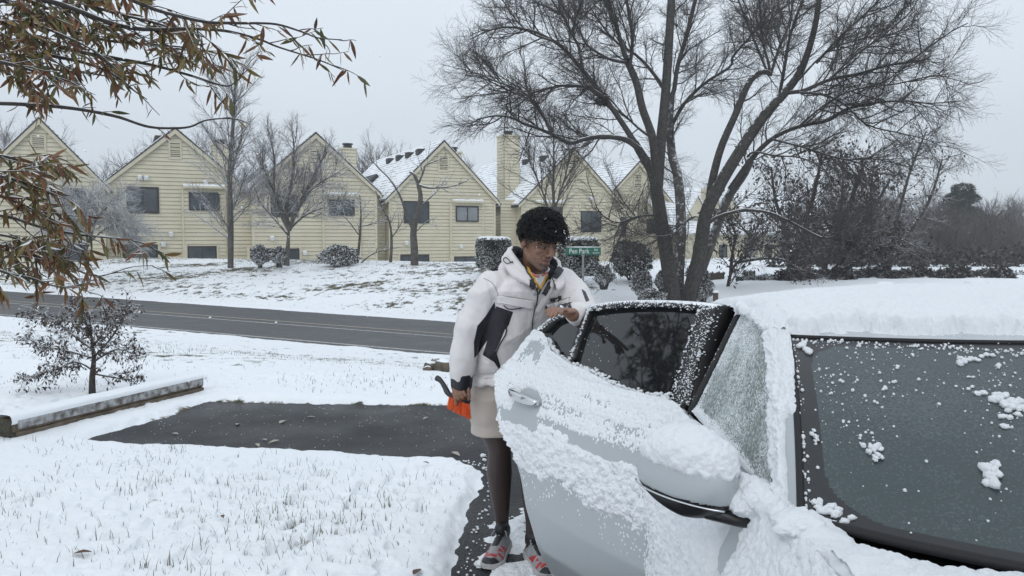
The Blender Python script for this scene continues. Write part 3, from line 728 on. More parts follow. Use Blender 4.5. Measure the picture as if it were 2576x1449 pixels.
LI = [([(1609, 375), (1568, 349), (1507, 344), (1466, 351), (1432, 360), (1387, 337), (1350, 322), (1319, 312), (1289, 297), (1248, 291), (1200, 300)], 23.2, 20.5, .13, .02),
      ([(1387, 337), (1367, 293), (1336, 249), (1302, 225), (1248, 205), (1210, 191), (1170, 188)], 21.3, 20, .06, .012),
      ([(1598, 361), (1568, 314), (1520, 245), (1466, 177), (1415, 119), (1377, 95), (1336, 77), (1275, 68), (1227, 78), (1183, 99)], 23.2, 21.5, .13, .015),
      ([(1520, 245), (1480, 222), (1422, 215), (1367, 225), (1316, 239), (1268, 222), (1217, 198), (1170, 190)], 22.8, 21, .08, .012),
      ([(1466, 177), (1456, 119), (1442, 92), (1418, 41), (1394, 10), (1370, -30)], 22.6, 23, .07, .02),
      ([(1442, 92), (1446, 34), (1438, -30)], 22.8, 23.5, .05, .02),
      ([(1387, 102), (1340, 85), (1302, 55), (1261, -5)], 22.2, 22.6, .05, .015),
      ([(1575, 150), (1565, 119), (1551, 68), (1537, 34), (1520, -30)], 23, 23.3, .10, .05),
      ([(1575, 157), (1537, 150), (1500, 130), (1473, 109), (1455, 70), (1420, 20), (1400, -20)], 23, 24.5, .07, .02),
      ([(1583, 170), (1590, 120), (1588, 68), (1572, -20)], 23, 22, .08, .04),
      ([(1633, 341), (1610, 325), (1582, 300), (1541, 269), (1500, 230), (1450, 225)], 23.4, 25.5, .07, .02),
      ([(1674, 250), (1694, 232), (1705, 164), (1728, 85), (1756, -30)], 24, 24.6, .11, .06),
      ([(1676, 235), (1643, 184), (1602, 140), (1551, 106), (1513, 61), (1480, 10)], 24, 25.5, .09, .02),
      ([(1688, 320), (1698, 300), (1728, 252), (1779, 205), (1837, 167), (1845, 140), (1899, 78), (1930, 20)], 25.2, 26.5, .10, .03),
      ([(1836, 477), (1888, 403), (1941, 350), (2010, 318), (2085, 302), (2127, 276), (2190, 260), (2275, 254), (2339, 260), (2418, 254)], 24, 21.5, .13, .012),
      ([(1915, 297), (1968, 239), (2021, 228), (2085, 201), (2159, 186), (2233, 164), (2286, 154), (2339, 117), (2392, 80), (2435, 58)], 23.5, 21, .11, .012),
      ([(2010, 233), (2074, 239), (2127, 265), (2180, 313), (2260, 334), (2328, 350), (2370, 370)], 23, 21, .06, .01),
      ([(1770, 600), (1788, 556), (1862, 530), (1936, 535), (1995, 562), (2074, 599), (2127, 580), (2180, 560)], 24.2, 21.5, .10, .02),
      ([(1880, 395), (1899, 382), (1952, 392), (2005, 395), (2053, 413), (2100, 450)], 23.8, 22.5, .05, .015),
      ([(1938, 186), (1931, 150), (1920, 106), (1908, -20)], 24.6, 25, .07, .03),
      ([(1932, 186), (1905, 120), (1880, 60), (1850, -20)], 24.6, 26, .06, .03),
      ([(1938, 190), (1960, 120), (1985, 60), (2000, -30)], 24.6, 25.4, .07, .03),
      ([(1960, 245), (1975, 160), (1990, 80), (2030, -30)], 23.4, 22.4, .08, .03),
      ([(2053, 159), (2116, 90), (2180, 32), (2230, -20)], 22.9, 21.8, .06, .02),
      ([(2085, 201), (2150, 140), (2220, 90), (2290, 30), (2310, -10)], 22.2, 21, .05, .012),
      ([(2010, 318), (2080, 260), (2150, 225), (2260, 210), (2350, 190), (2400, 200)], 22.8, 20.8, .05, .012),
      ([(2010, 200), (2080, 130), (2160, 100), (2260, 80), (2320, 40)], 23.1, 24.5, .05, .012),
      ([(1941, 350), (2020, 370), (2120, 400), (2200, 400), (2290, 420)], 23, 22, .05, .012),
      ([(1790, 560), (1740, 545), (1690, 590), (1610, 590), (1560, 560)], 24.3, 22, .035, .012),
      ([(1655, 540), (1600, 545), (1556, 560), (1520, 545), (1500, 520)], 23.7, 22.5, .05, .015),
      ([(1683, 330), (1640, 420), (1600, 520), (1560, 600)], 22.9, 22, .02, .008),
      ([(1900, 78), (1960, 30), (2020, -20)], 26.2, 27, .05, .02)]
lev_big = [(.20, 1.85, .75, .14, .030, .022, 6, .12), (.105, .85, .65, .17, .02, .0085, 4, .1), (.068, .40, .6, .18, -.01, .0048, 3, .12)]
for px, a, b_, r0, r1 in LI:
    r0 *= .72
    pts = put(limbs, limb(px, a, b_), r0, r1, 7)
    sprout(rg, (limbs, br, tw, tw), pts, r0, r1, lev_big)
for px, a, b_, r0, r1 in TR[2:4]+TR[5:7]+TS[:1]:
    sprout(rg, (limbs, br, tw, tw), limb(px, a, b_)+Minv, r0, r1, [(.55, 1.5, .8, .13, .03, .028, 6, .55)]+lev_big[1:])
trunks.build('trunk', M_bark_big, root); tsnow.build('trunk', M_bark_snow, root); limbs.build('limbs', bark('limb_bark', (.032, .029, .027), (.060, .054, .050), .58, .88, 2.5, .8), root); br.build('branches', M_twig_dark, root)
tw.build('twigs', M_twig, root)
print('big tree', tw.n)
# clump of twigs (squirrel nest) high in it
q = Tubes(); c0 = np.array(P(1512, 250, 22.9))+Minv
for i in range(160):
    d = unit(rg.normal(0, 1, 3)); q.add(np.array([c0+d*.12+rg.normal(0, .05, 3), c0+d*.2+rg.normal(0, .1, 3)]), [.008, .005])
q.build('twig_nest', M_twig_dark, root)

# ---- generic bare trees built from their pixel outlines
def small_tree(base_px, Y, trunk_px, rt, levels, label, mats, forks=(), name='bare_tree', cat='tree', group=None, seed=1, start=.25, k=6):
    rg = np.random.default_rng(seed); b_ = P(base_px[0], base_px[1], Y)
    root = empty(name, b_, 0, label, cat, group); inv = -np.array(b_)
    t = Tubes(); l = Tubes(); w = Tubes()
    pts = limb(trunk_px, Y, Y)+inv; t.add(pts, np.linspace(rt, rt*.25, len(pts)), 8)
    sprout(rg, (t, l, w, w), pts, rt, rt*.25, [levels[0][:7]+(start,)]+list(levels[1:]))
    for px, dy, r in forks:
        pts = limb(px, Y, Y+dy)+inv; t.add(pts, np.linspace(r, r*.3, len(pts)), 6); sprout(rg, (t, l, w, w), pts, r, r*.3, levels)
    t.build('trunk', mats[0], root); l.build('branches', mats[1], root); w.build('twigs', mats[1], root)
    return root
GM = (M_bark_grey, M_twig_snow)
ng = 'bare young trees along the bank'
# upswept, feathery tree with a straight stem
small_tree((580, 670), 33, [(580, 675), (581, 560), (578, 440), (585, 330), (590, 240), (592, 195)], .13,
           [(.11, 2.6, .75, .06, .03, .03, 6, .12), (.11, .9, .5, .1, .04, .011, 4, .12), (.12, .36, .5, .12, .02, .007, 3, .15)],
           'tall straight young tree with fine upswept snowy twigs, tallest in front of the houses', GM, seed=5, start=.14, group=ng)
small_tree((722, 662), 33, [(720, 668), (724, 620), (727, 575)], .14,
           [(.12, 1.6, .6, .13, .02, .02, 6, .15), (.10, .7, .6, .15, .01, .010, 4, .1), (.09, .30, .6, .15, .0, .007, 3, .1)],
           'low forked tree with a dense round snowy crown', GM,
           forks=[([(727, 580), (705, 535), (690, 480), (690, 400), (680, 345)], -.6, .08), ([(727, 580), (745, 530), (770, 480), (800, 420), (825, 380)], .5, .09), ([(727, 580), (722, 520), (735, 450), (740, 380), (735, 330)], .2, .08),
                  ([(724, 590), (690, 550), (655, 510), (640, 470)], .6, .05), ([(730, 575), (770, 540), (820, 520), (870, 500)], -.8, .05), ([(727, 580), (700, 500), (665, 430), (660, 370)], -1, .05), ([(735, 560), (780, 480), (840, 440), (870, 420)], .9, .05)], seed=6, start=.9, group=ng)
small_tree((900, 664), 34, [(898, 668), (905, 600), (908, 540), (905, 490)], .07,
           [(.25, 1.1, .8, .13, .01, .02, 5, .2), (.2, .45, .6, .15, .02, .009, 4, .1), (.2, .2, .6, .15, .0, .005, 3, .1)],
           'thin sapling with a crooked snowy side branch, between two houses', GM, forks=[([(902, 590), (880, 560), (865, 545), (850, 542)], 0, .03), ([(905, 570), (950, 560), (985, 545)], 0, .03)], seed=8, start=.4, group=ng)
small_tree((984, 664), 34, [(982, 668), (985, 610), (980, 560), (960, 520), (945, 480)], .07,
           [(.25, 1.0, .8, .13, .01, .02, 5, .2), (.2, .45, .6, .15, .02, .009, 4, .1), (.2, .2, .6, .15, .0, .005, 3, .1)],
           'thin leaning sapling just left of the gnarled tree', GM, forks=[([(984, 600), (1005, 570), (1020, 540)], 0, .03), ([(905, 665), (935, 640), (970, 628), (1010, 622)], 0, .04)], seed=9, start=.4, group=ng)
small_tree((1042, 668), 32.5, [(1043, 674), (1042, 620), (1040, 585), (1047, 545), (1058, 500), (1052, 465), (1042, 440), (1030, 432)], .17,
           [(.3, 1.0, .8, .13, .02, .02, 5, .25), (.2, .5, .6, .15, .02, .009, 4, .1), (.16, .22, .6, .15, .0, .005, 3, .1)],
           'gnarled tree with a thick bent trunk and a long level snowy bough', GM,
           forks=[([(1040, 585), (1020, 530), (1005, 490), (980, 450), (950, 420), (930, 395)], .6, .07), ([(1050, 463), (1075, 472), (1105, 472), (1140, 468), (1175, 455)], -.5, .06), ([(1052, 465), (1066, 430), (1072, 415), (1110, 400), (1125, 392)], 0, .045),
                  ([(1056, 520), (1090, 490), (1110, 470), (1130, 450)], .8, .035), ([(1040, 590), (1070, 560), (1100, 545)], .5, .03)], seed=10, start=.75, group=ng)
small_tree((1392, 650), 37, [(1392, 660), (1394, 560), (1392, 480), (1393, 400), (1392, 300)], .10,
           [(.18, 2.2, .5, .07, .03, .025, 6, .12), (.14, .8, .5, .12, .03, .010, 4, .15), (.14, .34, .5, .12, .03, .006, 3, .2)],
           'slim upright tree rising behind the person with the dark hair', (M_bark_grey, M_twig), forks=[([(1392, 560), (1360, 470), (1330, 400), (1320, 330)], .5, .05), ([(1392, 540), (1420, 450), (1440, 380), (1470, 330)], -.5, .05)], seed=12, start=.2, group=ng)
# snow-laden weeping shrub tree at left
small_tree((215, 660), 31, [(215, 668), (218, 630), (225, 600)], .06,
           [(.09, 1.6, .7, .14, -.02, .02, 6, .2), (.07, .8, .6, .17, -.05, .010, 5, .05), (.06, .34, .6, .15, -.04, .008, 3, .05)],
           'snow covered weeping shrub in front of the nearest houses', (M_bark_grey, bark('snowy_twig', (.10, .09, .085), (.16, .15, .14), -.1, .3, 6, .5)),
           forks=[([(222, 620), (190, 570), (170, 520), (150, 500)], .4, .05), ([(225, 610), (240, 560), (270, 520), (300, 510)], -.4, .05), ([(222, 620), (215, 550), (225, 500)], 0, .05), ([(225, 610), (275, 570), (325, 570), (345, 590)], .5, .04), ([(220, 620), (175, 590), (140, 580)], -.5, .04)],
           name='snowy_shrub', cat='shrub', seed=13, start=.8)
# dark leafy-looking tree group to the right of the big tree
M_deadleaf = mat('withered_leaf', (.03, .022, .02), rough=.8, island=[(.030, .022, .020), (.045, .032, .028), (.022, .018, .018), (.06, .045, .038)])
def leafcards(rg, n, pts, spread, size):
    i = rg.integers(0, len(pts), n); c = pts[i]+rg.normal(0, spread, (n, 3))
    a = rg.normal(0, 1, (n, 3)); a /= np.linalg.norm(a, axis=1)[:, None]; a[:, 2] -= .8; b_ = np.cross(a, rg.normal(0, 1, (n, 3))); b_ /= np.linalg.norm(b_, axis=1)[:, None]
    a /= np.linalg.norm(a, axis=1)[:, None]
    L_ = size*rg.uniform(.6, 1.4, (n, 1)); w = L_*.22
    V = np.stack([c, c+a*L_*.5+b_*w, c+a*L_, c+a*L_*.5-b_*w], 1); F = np.arange(n*4).reshape(n, 4)
    return V.reshape(-1, 3), F
def leafy_tree(base_px, Y, stems, r, label, seed, nl, size, group, levels=None, spread=.16):
    rg = np.random.default_rng(seed); b_ = P(base_px[0], base_px[1], Y); root = empty('dark_leafed_tree', b_, 0, label, 'tree', group); inv = -np.array(b_)
    t = Tubes(); l = Tubes()
    for px, dy in stems:
        pts = limb(px, Y, Y+dy)+inv; t.add(pts, np.linspace(r, r*.25, len(pts)), 7)
        sprout(rg, (t, l, l, l), pts, r, r*.25, levels or [(.20, 1.9, .85, .13, .02, .022, 6, .1), (.14, .85, .7, .17, .0, .010, 4, .1), (.16, .34, .6, .15, -.02, .007, 3, .1)])
    t.build('trunk', M_bark_big, root); l.build('branches', M_twig_mid, root)
    if nl:
        pts = np.concatenate(l.V); V_, F_ = leafcards(rg, nl, pts, spread, size); link('foliage', npmesh('foliage', V_, F_), M_deadleaf, root)
    return root
gd = 'dark trees with withered leaves beyond the car'
leafy_tree((1985, 715), 29, [([(1975, 720), (1990, 650), (1975, 580), (1950, 500), (1940, 420)], .5), ([(1985, 690), (2010, 620), (2040, 520), (2060, 430), (2070, 380)], -.5)], .12, 'dark tree with two stems and sparse withered leaves nearest the big tree', 21, 1500, .15, gd)
leafy_tree((2095, 715), 31, [([(2060, 720), (2085, 640), (2110, 560), (2120, 470), (2120, 400)], .4), ([(2090, 700), (2150, 600), (2200, 520), (2240, 450)], -.6), ([(2075, 690), (2060, 600), (2040, 540), (2030, 460)], .8), ([(2100, 700), (2180, 640), (2260, 600)], -1), ([(2120, 560), (2150, 480), (2170, 430)], 0)], .11, 'densest dark tree in the middle of the withered group', 22, 4200, .15, gd)
leafy_tree((2230, 712), 34, [([(2235, 715), (2240, 620), (2260, 540), (2290, 430), (2330, 330)], .5), ([(2235, 690), (2200, 600), (2190, 500), (2200, 400)], -.5), ([(2240, 660), (2290, 580), (2340, 500), (2370, 400)], .3)], .12, 'tall bare tree at the right end of the withered group, fanning out above it', 23, 500, .15, gd)
# small leaning tree with snow along its bough, before the last house
leafy_tree((1840, 742), 27, [([(1828, 745), (1835, 700), (1850, 665), (1890, 635), (1955, 600)], -.3), ([(1838, 690), (1842, 640), (1850, 590), (1835, 540)], .3), ([(1850, 660), (1920, 650), (1975, 655), (2010, 680)], .3)], .07, 'small leaning tree with a snowy slanting bough and dark clustered leaves', 24, 1100, .15, gd)

# ---- background wood: each tree its own object, a few shapes repeated
def bg_tree_mesh(seed, H=9., spreadk=1.):
    rg = np.random.default_rng(seed); t = Tubes(); l = Tubes()
    pts = wander(rg, np.zeros(3), np.array([0, 0, 1.]), H*.9, 10, .04, .05); t.add(pts, np.linspace(.16, .03, len(pts)), 6)
    sprout(rg, (t, l, l, l), pts, .14, .03, [(.24, 3.3*spreadk, .65, .07, .05, .05, 6, .15), (.24, 1.4, .5, .12, .04, .018, 4, .15), (.20, .6, .5, .12, .03, .012, 3, .15)])
    return npmesh('trunk', np.concatenate(t.V), np.concatenate(t.F)), npmesh('crown', np.concatenate(l.V), np.concatenate(l.F))
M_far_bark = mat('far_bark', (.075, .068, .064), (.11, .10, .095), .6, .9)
shapes = [bg_tree_mesh(100+i, 9., 1.+.15*i) for i in range(4)]
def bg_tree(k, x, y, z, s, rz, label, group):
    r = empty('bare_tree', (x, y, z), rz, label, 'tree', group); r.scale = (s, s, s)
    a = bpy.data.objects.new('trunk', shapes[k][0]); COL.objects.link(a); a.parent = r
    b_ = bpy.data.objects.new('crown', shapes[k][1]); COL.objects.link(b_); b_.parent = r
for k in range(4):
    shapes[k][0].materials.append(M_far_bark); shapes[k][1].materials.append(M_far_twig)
rg = np.random.default_rng(5)
BL = ['cut by the left edge', 'left of the first gable peak', 'above the first gable vent', 'in the first gap between roofs, left one', 'in the first gap between roofs, right one', 'above the roof vents of the second gable', 'just left of the second gable peak', 'between second gable peak and its chimney',
      'right behind the second chimney', 'behind the tall upswept tree, left one', 'behind the tall upswept tree, right one', 'over the left slope of the third roof', 'just right of the third chimney', 'left half of the gap before the fourth gable', 'rising over the fourth roof vents, left one', 'rising over the fourth roof, nearest its peak',
      'right of the fourth gable chimney', 'left of the tall stack of the fifth house', 'right of the tall chimney stack', 'over the fifth roof vents', 'right of the fifth gable peak', 'near the sixth gable peak', 'behind the forked trunks, left one', 'behind the forked trunks, right one', 'over the long low roof, left end', 'over the long low roof, right end']
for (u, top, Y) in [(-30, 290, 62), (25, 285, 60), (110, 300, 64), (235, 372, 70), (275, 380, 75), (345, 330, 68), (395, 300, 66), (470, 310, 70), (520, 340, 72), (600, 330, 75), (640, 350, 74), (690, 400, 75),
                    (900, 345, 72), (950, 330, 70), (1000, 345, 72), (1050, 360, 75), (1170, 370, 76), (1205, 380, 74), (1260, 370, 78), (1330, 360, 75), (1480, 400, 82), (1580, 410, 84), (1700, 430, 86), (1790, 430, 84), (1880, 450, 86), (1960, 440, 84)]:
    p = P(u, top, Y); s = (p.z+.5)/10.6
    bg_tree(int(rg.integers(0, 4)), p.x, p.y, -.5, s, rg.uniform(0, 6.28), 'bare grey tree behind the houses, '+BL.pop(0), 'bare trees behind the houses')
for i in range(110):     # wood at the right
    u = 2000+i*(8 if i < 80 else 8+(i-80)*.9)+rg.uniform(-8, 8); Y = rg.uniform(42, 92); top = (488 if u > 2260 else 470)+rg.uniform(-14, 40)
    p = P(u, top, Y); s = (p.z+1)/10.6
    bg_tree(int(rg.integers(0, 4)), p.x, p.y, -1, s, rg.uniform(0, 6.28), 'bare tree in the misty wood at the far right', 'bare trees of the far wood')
# pine
def pine(u, top, Y, base_z_, label, w):
    rg = np.random.default_rng(77); p = P(u, top, Y); H = p.z-base_z_; root = empty('pine_tree', (p.x, p.y, base_z_), 0, label, 'tree', None)
    t = Tubes(); t.add(np.array([[0, 0, 0], [.1, 0, H*.5], [0, 0, H*.93]]), [.3, .2, .07], 8)
    V_, F_ = [], []; n0 = 0; tops = []
    for i in range(26):
        f = rg.uniform(.55, 1.); z = H*f; a = rg.uniform(0, 6.28); rr = w*(1.05-f)*1.6*rg.uniform(.25, 1)+.1
        c = np.array([math.cos(a)*rr, math.sin(a)*rr, z]); t.add(np.array([[0, 0, z-.5], c*[.6, .6, 1]-[0, 0, .15], c]), [.07, .05, .03], 4)
        n = 420; q = rg.normal(0, 1, (n, 3)); q /= np.linalg.norm(q, axis=1)[:, None]; q *= rg.uniform(.5, 1, (n, 1))**.5
        q = c+q*np.array([.85, .85, .42]); tops.append(q)
    pts = np.concatenate(tops); n = len(pts); d = rg.normal(0, 1, (n, 3)); d[:, 2] = abs(d[:, 2])*.6; d /= np.linalg.norm(d, axis=1)[:, None]; e = np.cross(d, rg.normal(0, 1, (n, 3))); e /= np.linalg.norm(e, axis=1)[:, None]
    V_ = np.stack([pts-e*.035, pts+e*.035, pts+d*.26], 1); F_ = np.arange(n*3).reshape(-1, 3)
    t.build('trunk', M_far_bark, root); link('crown', npmesh('crown', V_.reshape(-1, 3), F_, 3), mat('pine_needles', (.03, .042, .03), rough=.8, island=[(.025, .036, .027), (.04, .052, .036), (.03, .04, .035)]), root)
pine(2418, 474, 62, -1, 'dark round-topped pine standing above the far wood at right', 1.9)
# low snowy junipers and dark understorey of the wood
def thicket(name, label, pts, n, size, mats, seed, cat='shrub', kind='stuff'):
    rg = np.random.default_rng(seed); V_ = []
    for (c, r) in pts:
        m_ = int(n*(r[0]*r[2])); q = rg.normal(0, 1, (m_, 3)); q /= np.linalg.norm(q, axis=1)[:, None]; q *= rg.uniform(.6, 1.05, (m_, 1)); V_.append(q*np.array(r)+np.array(c))
    p = np.concatenate(V_); m_ = len(p); d = rg.normal(0, 1, (m_, 3)); d /= np.linalg.norm(d, axis=1)[:, None]; e = np.cross(d, rg.normal(0, 1, (m_, 3))); e /= np.linalg.norm(e, axis=1)[:, None]
    V_ = np.stack([p-e*size*.35, p+e*size*.35, p+d*size], 1)
    o = link(name, npmesh(name, V_.reshape(-1, 3), np.arange(m_*3).reshape(-1, 3), 3), mats)
    return tag(o, label, cat, None, kind)
M_under = mat('understorey', (.045, .042, .040), rough=.9, island=[(.05, .045, .042), (.035, .035, .03), (.07, .065, .06), (.10, .10, .10)])
thicket('undergrowth', 'dim brown undergrowth filling the far wood', [((P(1990+i*40, 668, 40+(i % 3)*4)), (1.2, 1.2, .8+.3*((i*7) % 3))) for i in range(30)]+[((P(1990+i*48, 640, 66+(i % 3)*4)), (2.2, 2.0, 2.2+.7*((i*7) % 3))) for i in range(27)], 520, .26, M_under, 31, 'undergrowth')
thicket('brushwood', 'dark brush standing close behind the car roof', [((P(1985+i*33, 699+6*(i % 3), 28.5+(i % 4)*.7)), (.55, .5, .33+.1*((i*5) % 3))) for i in range(17)], 5200, .13, mat('brush_twigs', (.04, .037, .035), rough=.9, island=[(.045, .04, .038), (.03, .028, .027), (.065, .06, .056), (.22, .225, .23)]), 34, 'brush')
M_junip = add_snow(mat('juniper', (.03, .035, .025), rough=.9, island=[(.03, .036, .024), (.05, .052, .04), (.02, .025, .018), (.55, .58, .6), (.62, .65, .68)]), .3, .6, 8, .4)
thicket('juniper_bank', 'low snow-dusted junipers covering the bank at far right', [((P(2395+i*40, 703, 33-(i % 2)*2)), (.9, .8, .34)) for i in range(8)]+[((P(2140+i*42, 705, 33-(i % 2)*2)), (.7, .7, .30)) for i in range(6)], 4200, .10, M_junip, 32)
# ------------------------------------------------------------------ foreground oak
rg = np.random.default_rng(42)
OY = 3.7
M_leaf = mat('oak_leaf', (.1, .08, .03), rough=.45, island=[(.085, .080, .018), (.16, .068, .020), (.12, .055, .020), (.17, .105, .026), (.055, .062, .016), (.17, .070, .022), (.15, .11, .028), (.11, .040, .018), (.13, .095, .024)])
add_snow(M_leaf, .72, .88, 14, .5)
M_obark = bark('oak_bark', (.030, .024, .022), (.055, .045, .04), .55, .8, 14, .6, 30)
ob = P(-2350, 1100, 4.6)
oroot = empty('oak_tree', (ob.x, ob.y, 0), 0, 'oak at the left edge reaching in with green and rusty narrow leaves dusted with snow', 'tree')
inv = -np.array((ob.x, ob.y, 0))
OT = Tubes(); OB = Tubes(); OW = Tubes(); LV = []
tr = resample([(0, 0, -.05), (.03, 0, .8), (0, .05, 1.8), (.05, 0, 2.8), (-.05, .1, 4.2), (0, 0, 5.6)], 24)
OT.add(tr, np.linspace(.19, .07, 24)*(1+.5*np.exp(-np.linspace(0, 8, 24))), 14)
def leaf_at(p, d, size):
    # narrow folded blade hanging from p along d
    d = unit(d); s_ = unit(np.cross(d, rg.normal(0, 1, 3))); n_ = np.cross(s_, d); L_ = size*rg.uniform(.65, 1.25); w = L_*rg.uniform(.065, .115); c = rg.uniform(-.30, .30)*L_; tw_ = rg.uniform(-.5, .5)
    rows = []
    for f, ww in ((0, .10), (.18, .7), (.42, 1.), (.68, .75), (.88, .35), (1., .03)):
        m_ = p+d*L_*f+n_*c*f*f; sx = rot_about(s_, d, tw_*f)*w*ww; up = rot_about(n_, d, tw_*f)*w*.35*ww
        rows += [m_-sx+up, m_, m_+sx+up]
    LV.append(np.array(rows))
def clothe(pts, r0, r1, side=.055, ln=.42, leafd=1., start=.0):
    """side twigs hung with leaves"""
    seg = np.linalg.norm(np.diff(pts, axis=0), axis=1); cum = np.concatenate([[0], np.cumsum(seg)]); T = cum[-1]; s = T*start+rg.uniform(0, side)
    while s < T:
        i = min(np.searchsorted(cum, s, 'right')-1, len(pts)-2); f = (s-cum[i])/seg[i]; p = pts[i]*(1-f)+pts[i+1]*f; d = unit(pts[i+1]-pts[i])
        nd = rot_about(d, unit(np.cross(d, rg.normal(0, 1, 3))), rg.normal(.65, .2)); nd = unit(nd*[1, .7, 1]+[.25, 0, -.10])
        L_ = ln*rg.uniform(.35, 1.2)*(1.05-.5*s/T)
        c = wander(rg, p, nd, L_, 6, .12, -.03); OW.add(c, np.linspace(.0030, .0013, 7), 4)
        nl = max(2, int(L_*58*leafd*rg.uniform(.5, 1.3)*(1.2-.75*s/T)))
        for q in range(nl):
            fq = rg.uniform(.15, 1)**.8; j = min(int(fq*6), 5); pp = c[j]*(1-(fq*6-j))+c[j+1]*(fq*6-j) if j < 6 else c[-1]
            dd = unit(unit(c[min(j+1, 6)]-c[j])*.45+rg.normal(0, .6, 3)+np.array([0, 0, -.75])); leaf_at(pp, dd, .080)
        s += side*rg.uniform(.5, 1.6)*(.8+.9*s/T)
def ob_limb(px, Y0, Y1, r0, r1, **kw):
    pts = limb(px, Y0, Y1, len(px)*5)+inv
    # carry the limb back to the trunk
    st = pts[0]; tz = min(max(st[2]-.35, .9), 5.2); back = resample([(0, 0, tz), tuple(st*[.45, .45, 1]+[0, 0, -.12]), tuple(st)], 10)[:-1]
    OB.add(np.concatenate([back, pts]), np.concatenate([np.linspace(r0*1.9, r0, len(back)), np.linspace(r0, r1, len(pts))]), 7)
    clothe(pts, r0, r1, **kw)
ob_limb([(-60, 258), (60, 262), (180, 272), (290, 292), (372, 318), (440, 322), (480, 318), (520, 302), (585, 298), (625, 310)], 3.5, 3.6, .010, .0022, side=.16, ln=.16, leafd=.75)
ob_limb([(-60, 25), (40, -10), (150, 10), (262, 52), (330, 70), (395, 74), (480, 72), (570, 78), (650, 98), (700, 118), (800, 150), (860, 175)], 3.6, 3.5, .014, .0022, side=.05, ln=.36, leafd=1.25)
ob_limb([(-60, 20), (30, 70), (110, 105), (200, 130), (300, 148), (390, 165), (480, 190), (560, 215), (590, 208), (625, 172)], 3.7, 3.9, .014, .002, side=.048, ln=.33, leafd=1.35)
ob_limb([(250, -40), (360, 12), (430, 35), (520, 55), (600, 58), (690, 60), (760, 80), (800, 95), (860, 100)], 3.4, 3.3, .010, .002, side=.06, ln=.27, leafd=1.)
ob_limb([(-60, 90), (30, 120), (130, 140), (220, 160), (290, 190), (340, 230), (370, 250)], 3.6, 3.8, .012, .002, side=.042, ln=.32, leafd=1.4)
ob_limb([(-60, -20), (60, 20), (160, 70), (260, 100), (360, 110), (470, 120), (540, 140)], 3.8, 4.0, .012, .002, side=.042, ln=.32, leafd=1.3)
ob_limb([(-60, 150), (20, 160), (90, 180), (160, 200), (215, 215)], 3.3, 3.4, .010, .002, side=.045, ln=.28, leafd=1.3)
ob_limb([(100, -60), (200, 0), (280, 30), (400, 60), (470, 90), (520, 130), (540, 170)], 3.9, 3.8, .010, .002, side=.05, ln=.30, leafd=1.2)
ob_limb([(-60, 385), (20, 395), (70, 415), (110, 450), (140, 490)], 3.4, 3.5, .009, .002, side=.034, ln=.30, leafd=1.6)
ob_limb([(-60, 430), (30, 450), (90, 470), (150, 500)], 3.2, 3.3, .009, .002, side=.034, ln=.30, leafd=1.6)
ob_limb([(-60, 540), (20, 545), (100, 570), (200, 590), (300, 600), (370, 615), (400, 640)], 3.4, 3.5, .009, .0018, side=.055, ln=.26, leafd=1.25)
ob_limb([(-60, 610), (20, 620), (80, 640), (130, 660), (180, 700), (230, 740)], 3.5, 3.7, .008, .0018, side=.045, ln=.27, leafd=1.4)
ob_limb([(-60, 660), (30, 690), (80, 700), (140, 720), (200, 720)], 3.3, 3.4, .008, .0018, side=.04, ln=.24, leafd=1.5)
ob_limb([(60, 645), (160, 665), (240, 695), (330, 672), (385, 668)], 3.5, 3.6, .004, .0015, side=.08, ln=.16, leafd=1.1)
ob_limb([(-60, 480), (20, 500), (90, 530), (150, 560), (230, 590)], 3.3, 3.4, .007, .0016, side=.04, ln=.27, leafd=1.5)
ob_limb([(-60, 580), (40, 600), (110, 640), (170, 690)], 3.5, 3.6, .007, .0016, side=.04, ln=.25, leafd=1.5)
ob_limb([(-60, 60), (60, 55), (160, 90), (240, 130), (300, 180)], 3.5, 3.4, .009, .002, side=.045, ln=.30, leafd=1.4)
ob_limb([(-40, 110), (60, 150), (140, 175), (230, 185), (300, 200), (330, 225)], 3.9, 4.1, .008, .002, side=.045, ln=.30, leafd=1.4)
OT.build('trunk', M_obark, oroot); OB.build('limbs', M_obark, oroot); OW.build('twigs', M_obark, oroot)
LVa = np.array(LV); nL = len(LVa); print('oak leaves', nL)
fb = np.array([[0, 1, 4, 3], [1, 2, 5, 4], [3, 4, 7, 6], [4, 5, 8, 7], [6, 7, 10, 9], [7, 8, 11, 10], [9, 10, 13, 12], [10, 11, 14, 13], [12, 13, 16, 15], [13, 14, 17, 16]])
lf = link('foliage', npmesh('foliage', LVa.reshape(-1, 3), (np.arange(nL)[:, None, None]*18+fb[None]).reshape(-1, 4)), M_leaf, oroot)
lf['label'] = 'narrow green and rusty leaves hanging in bunches'

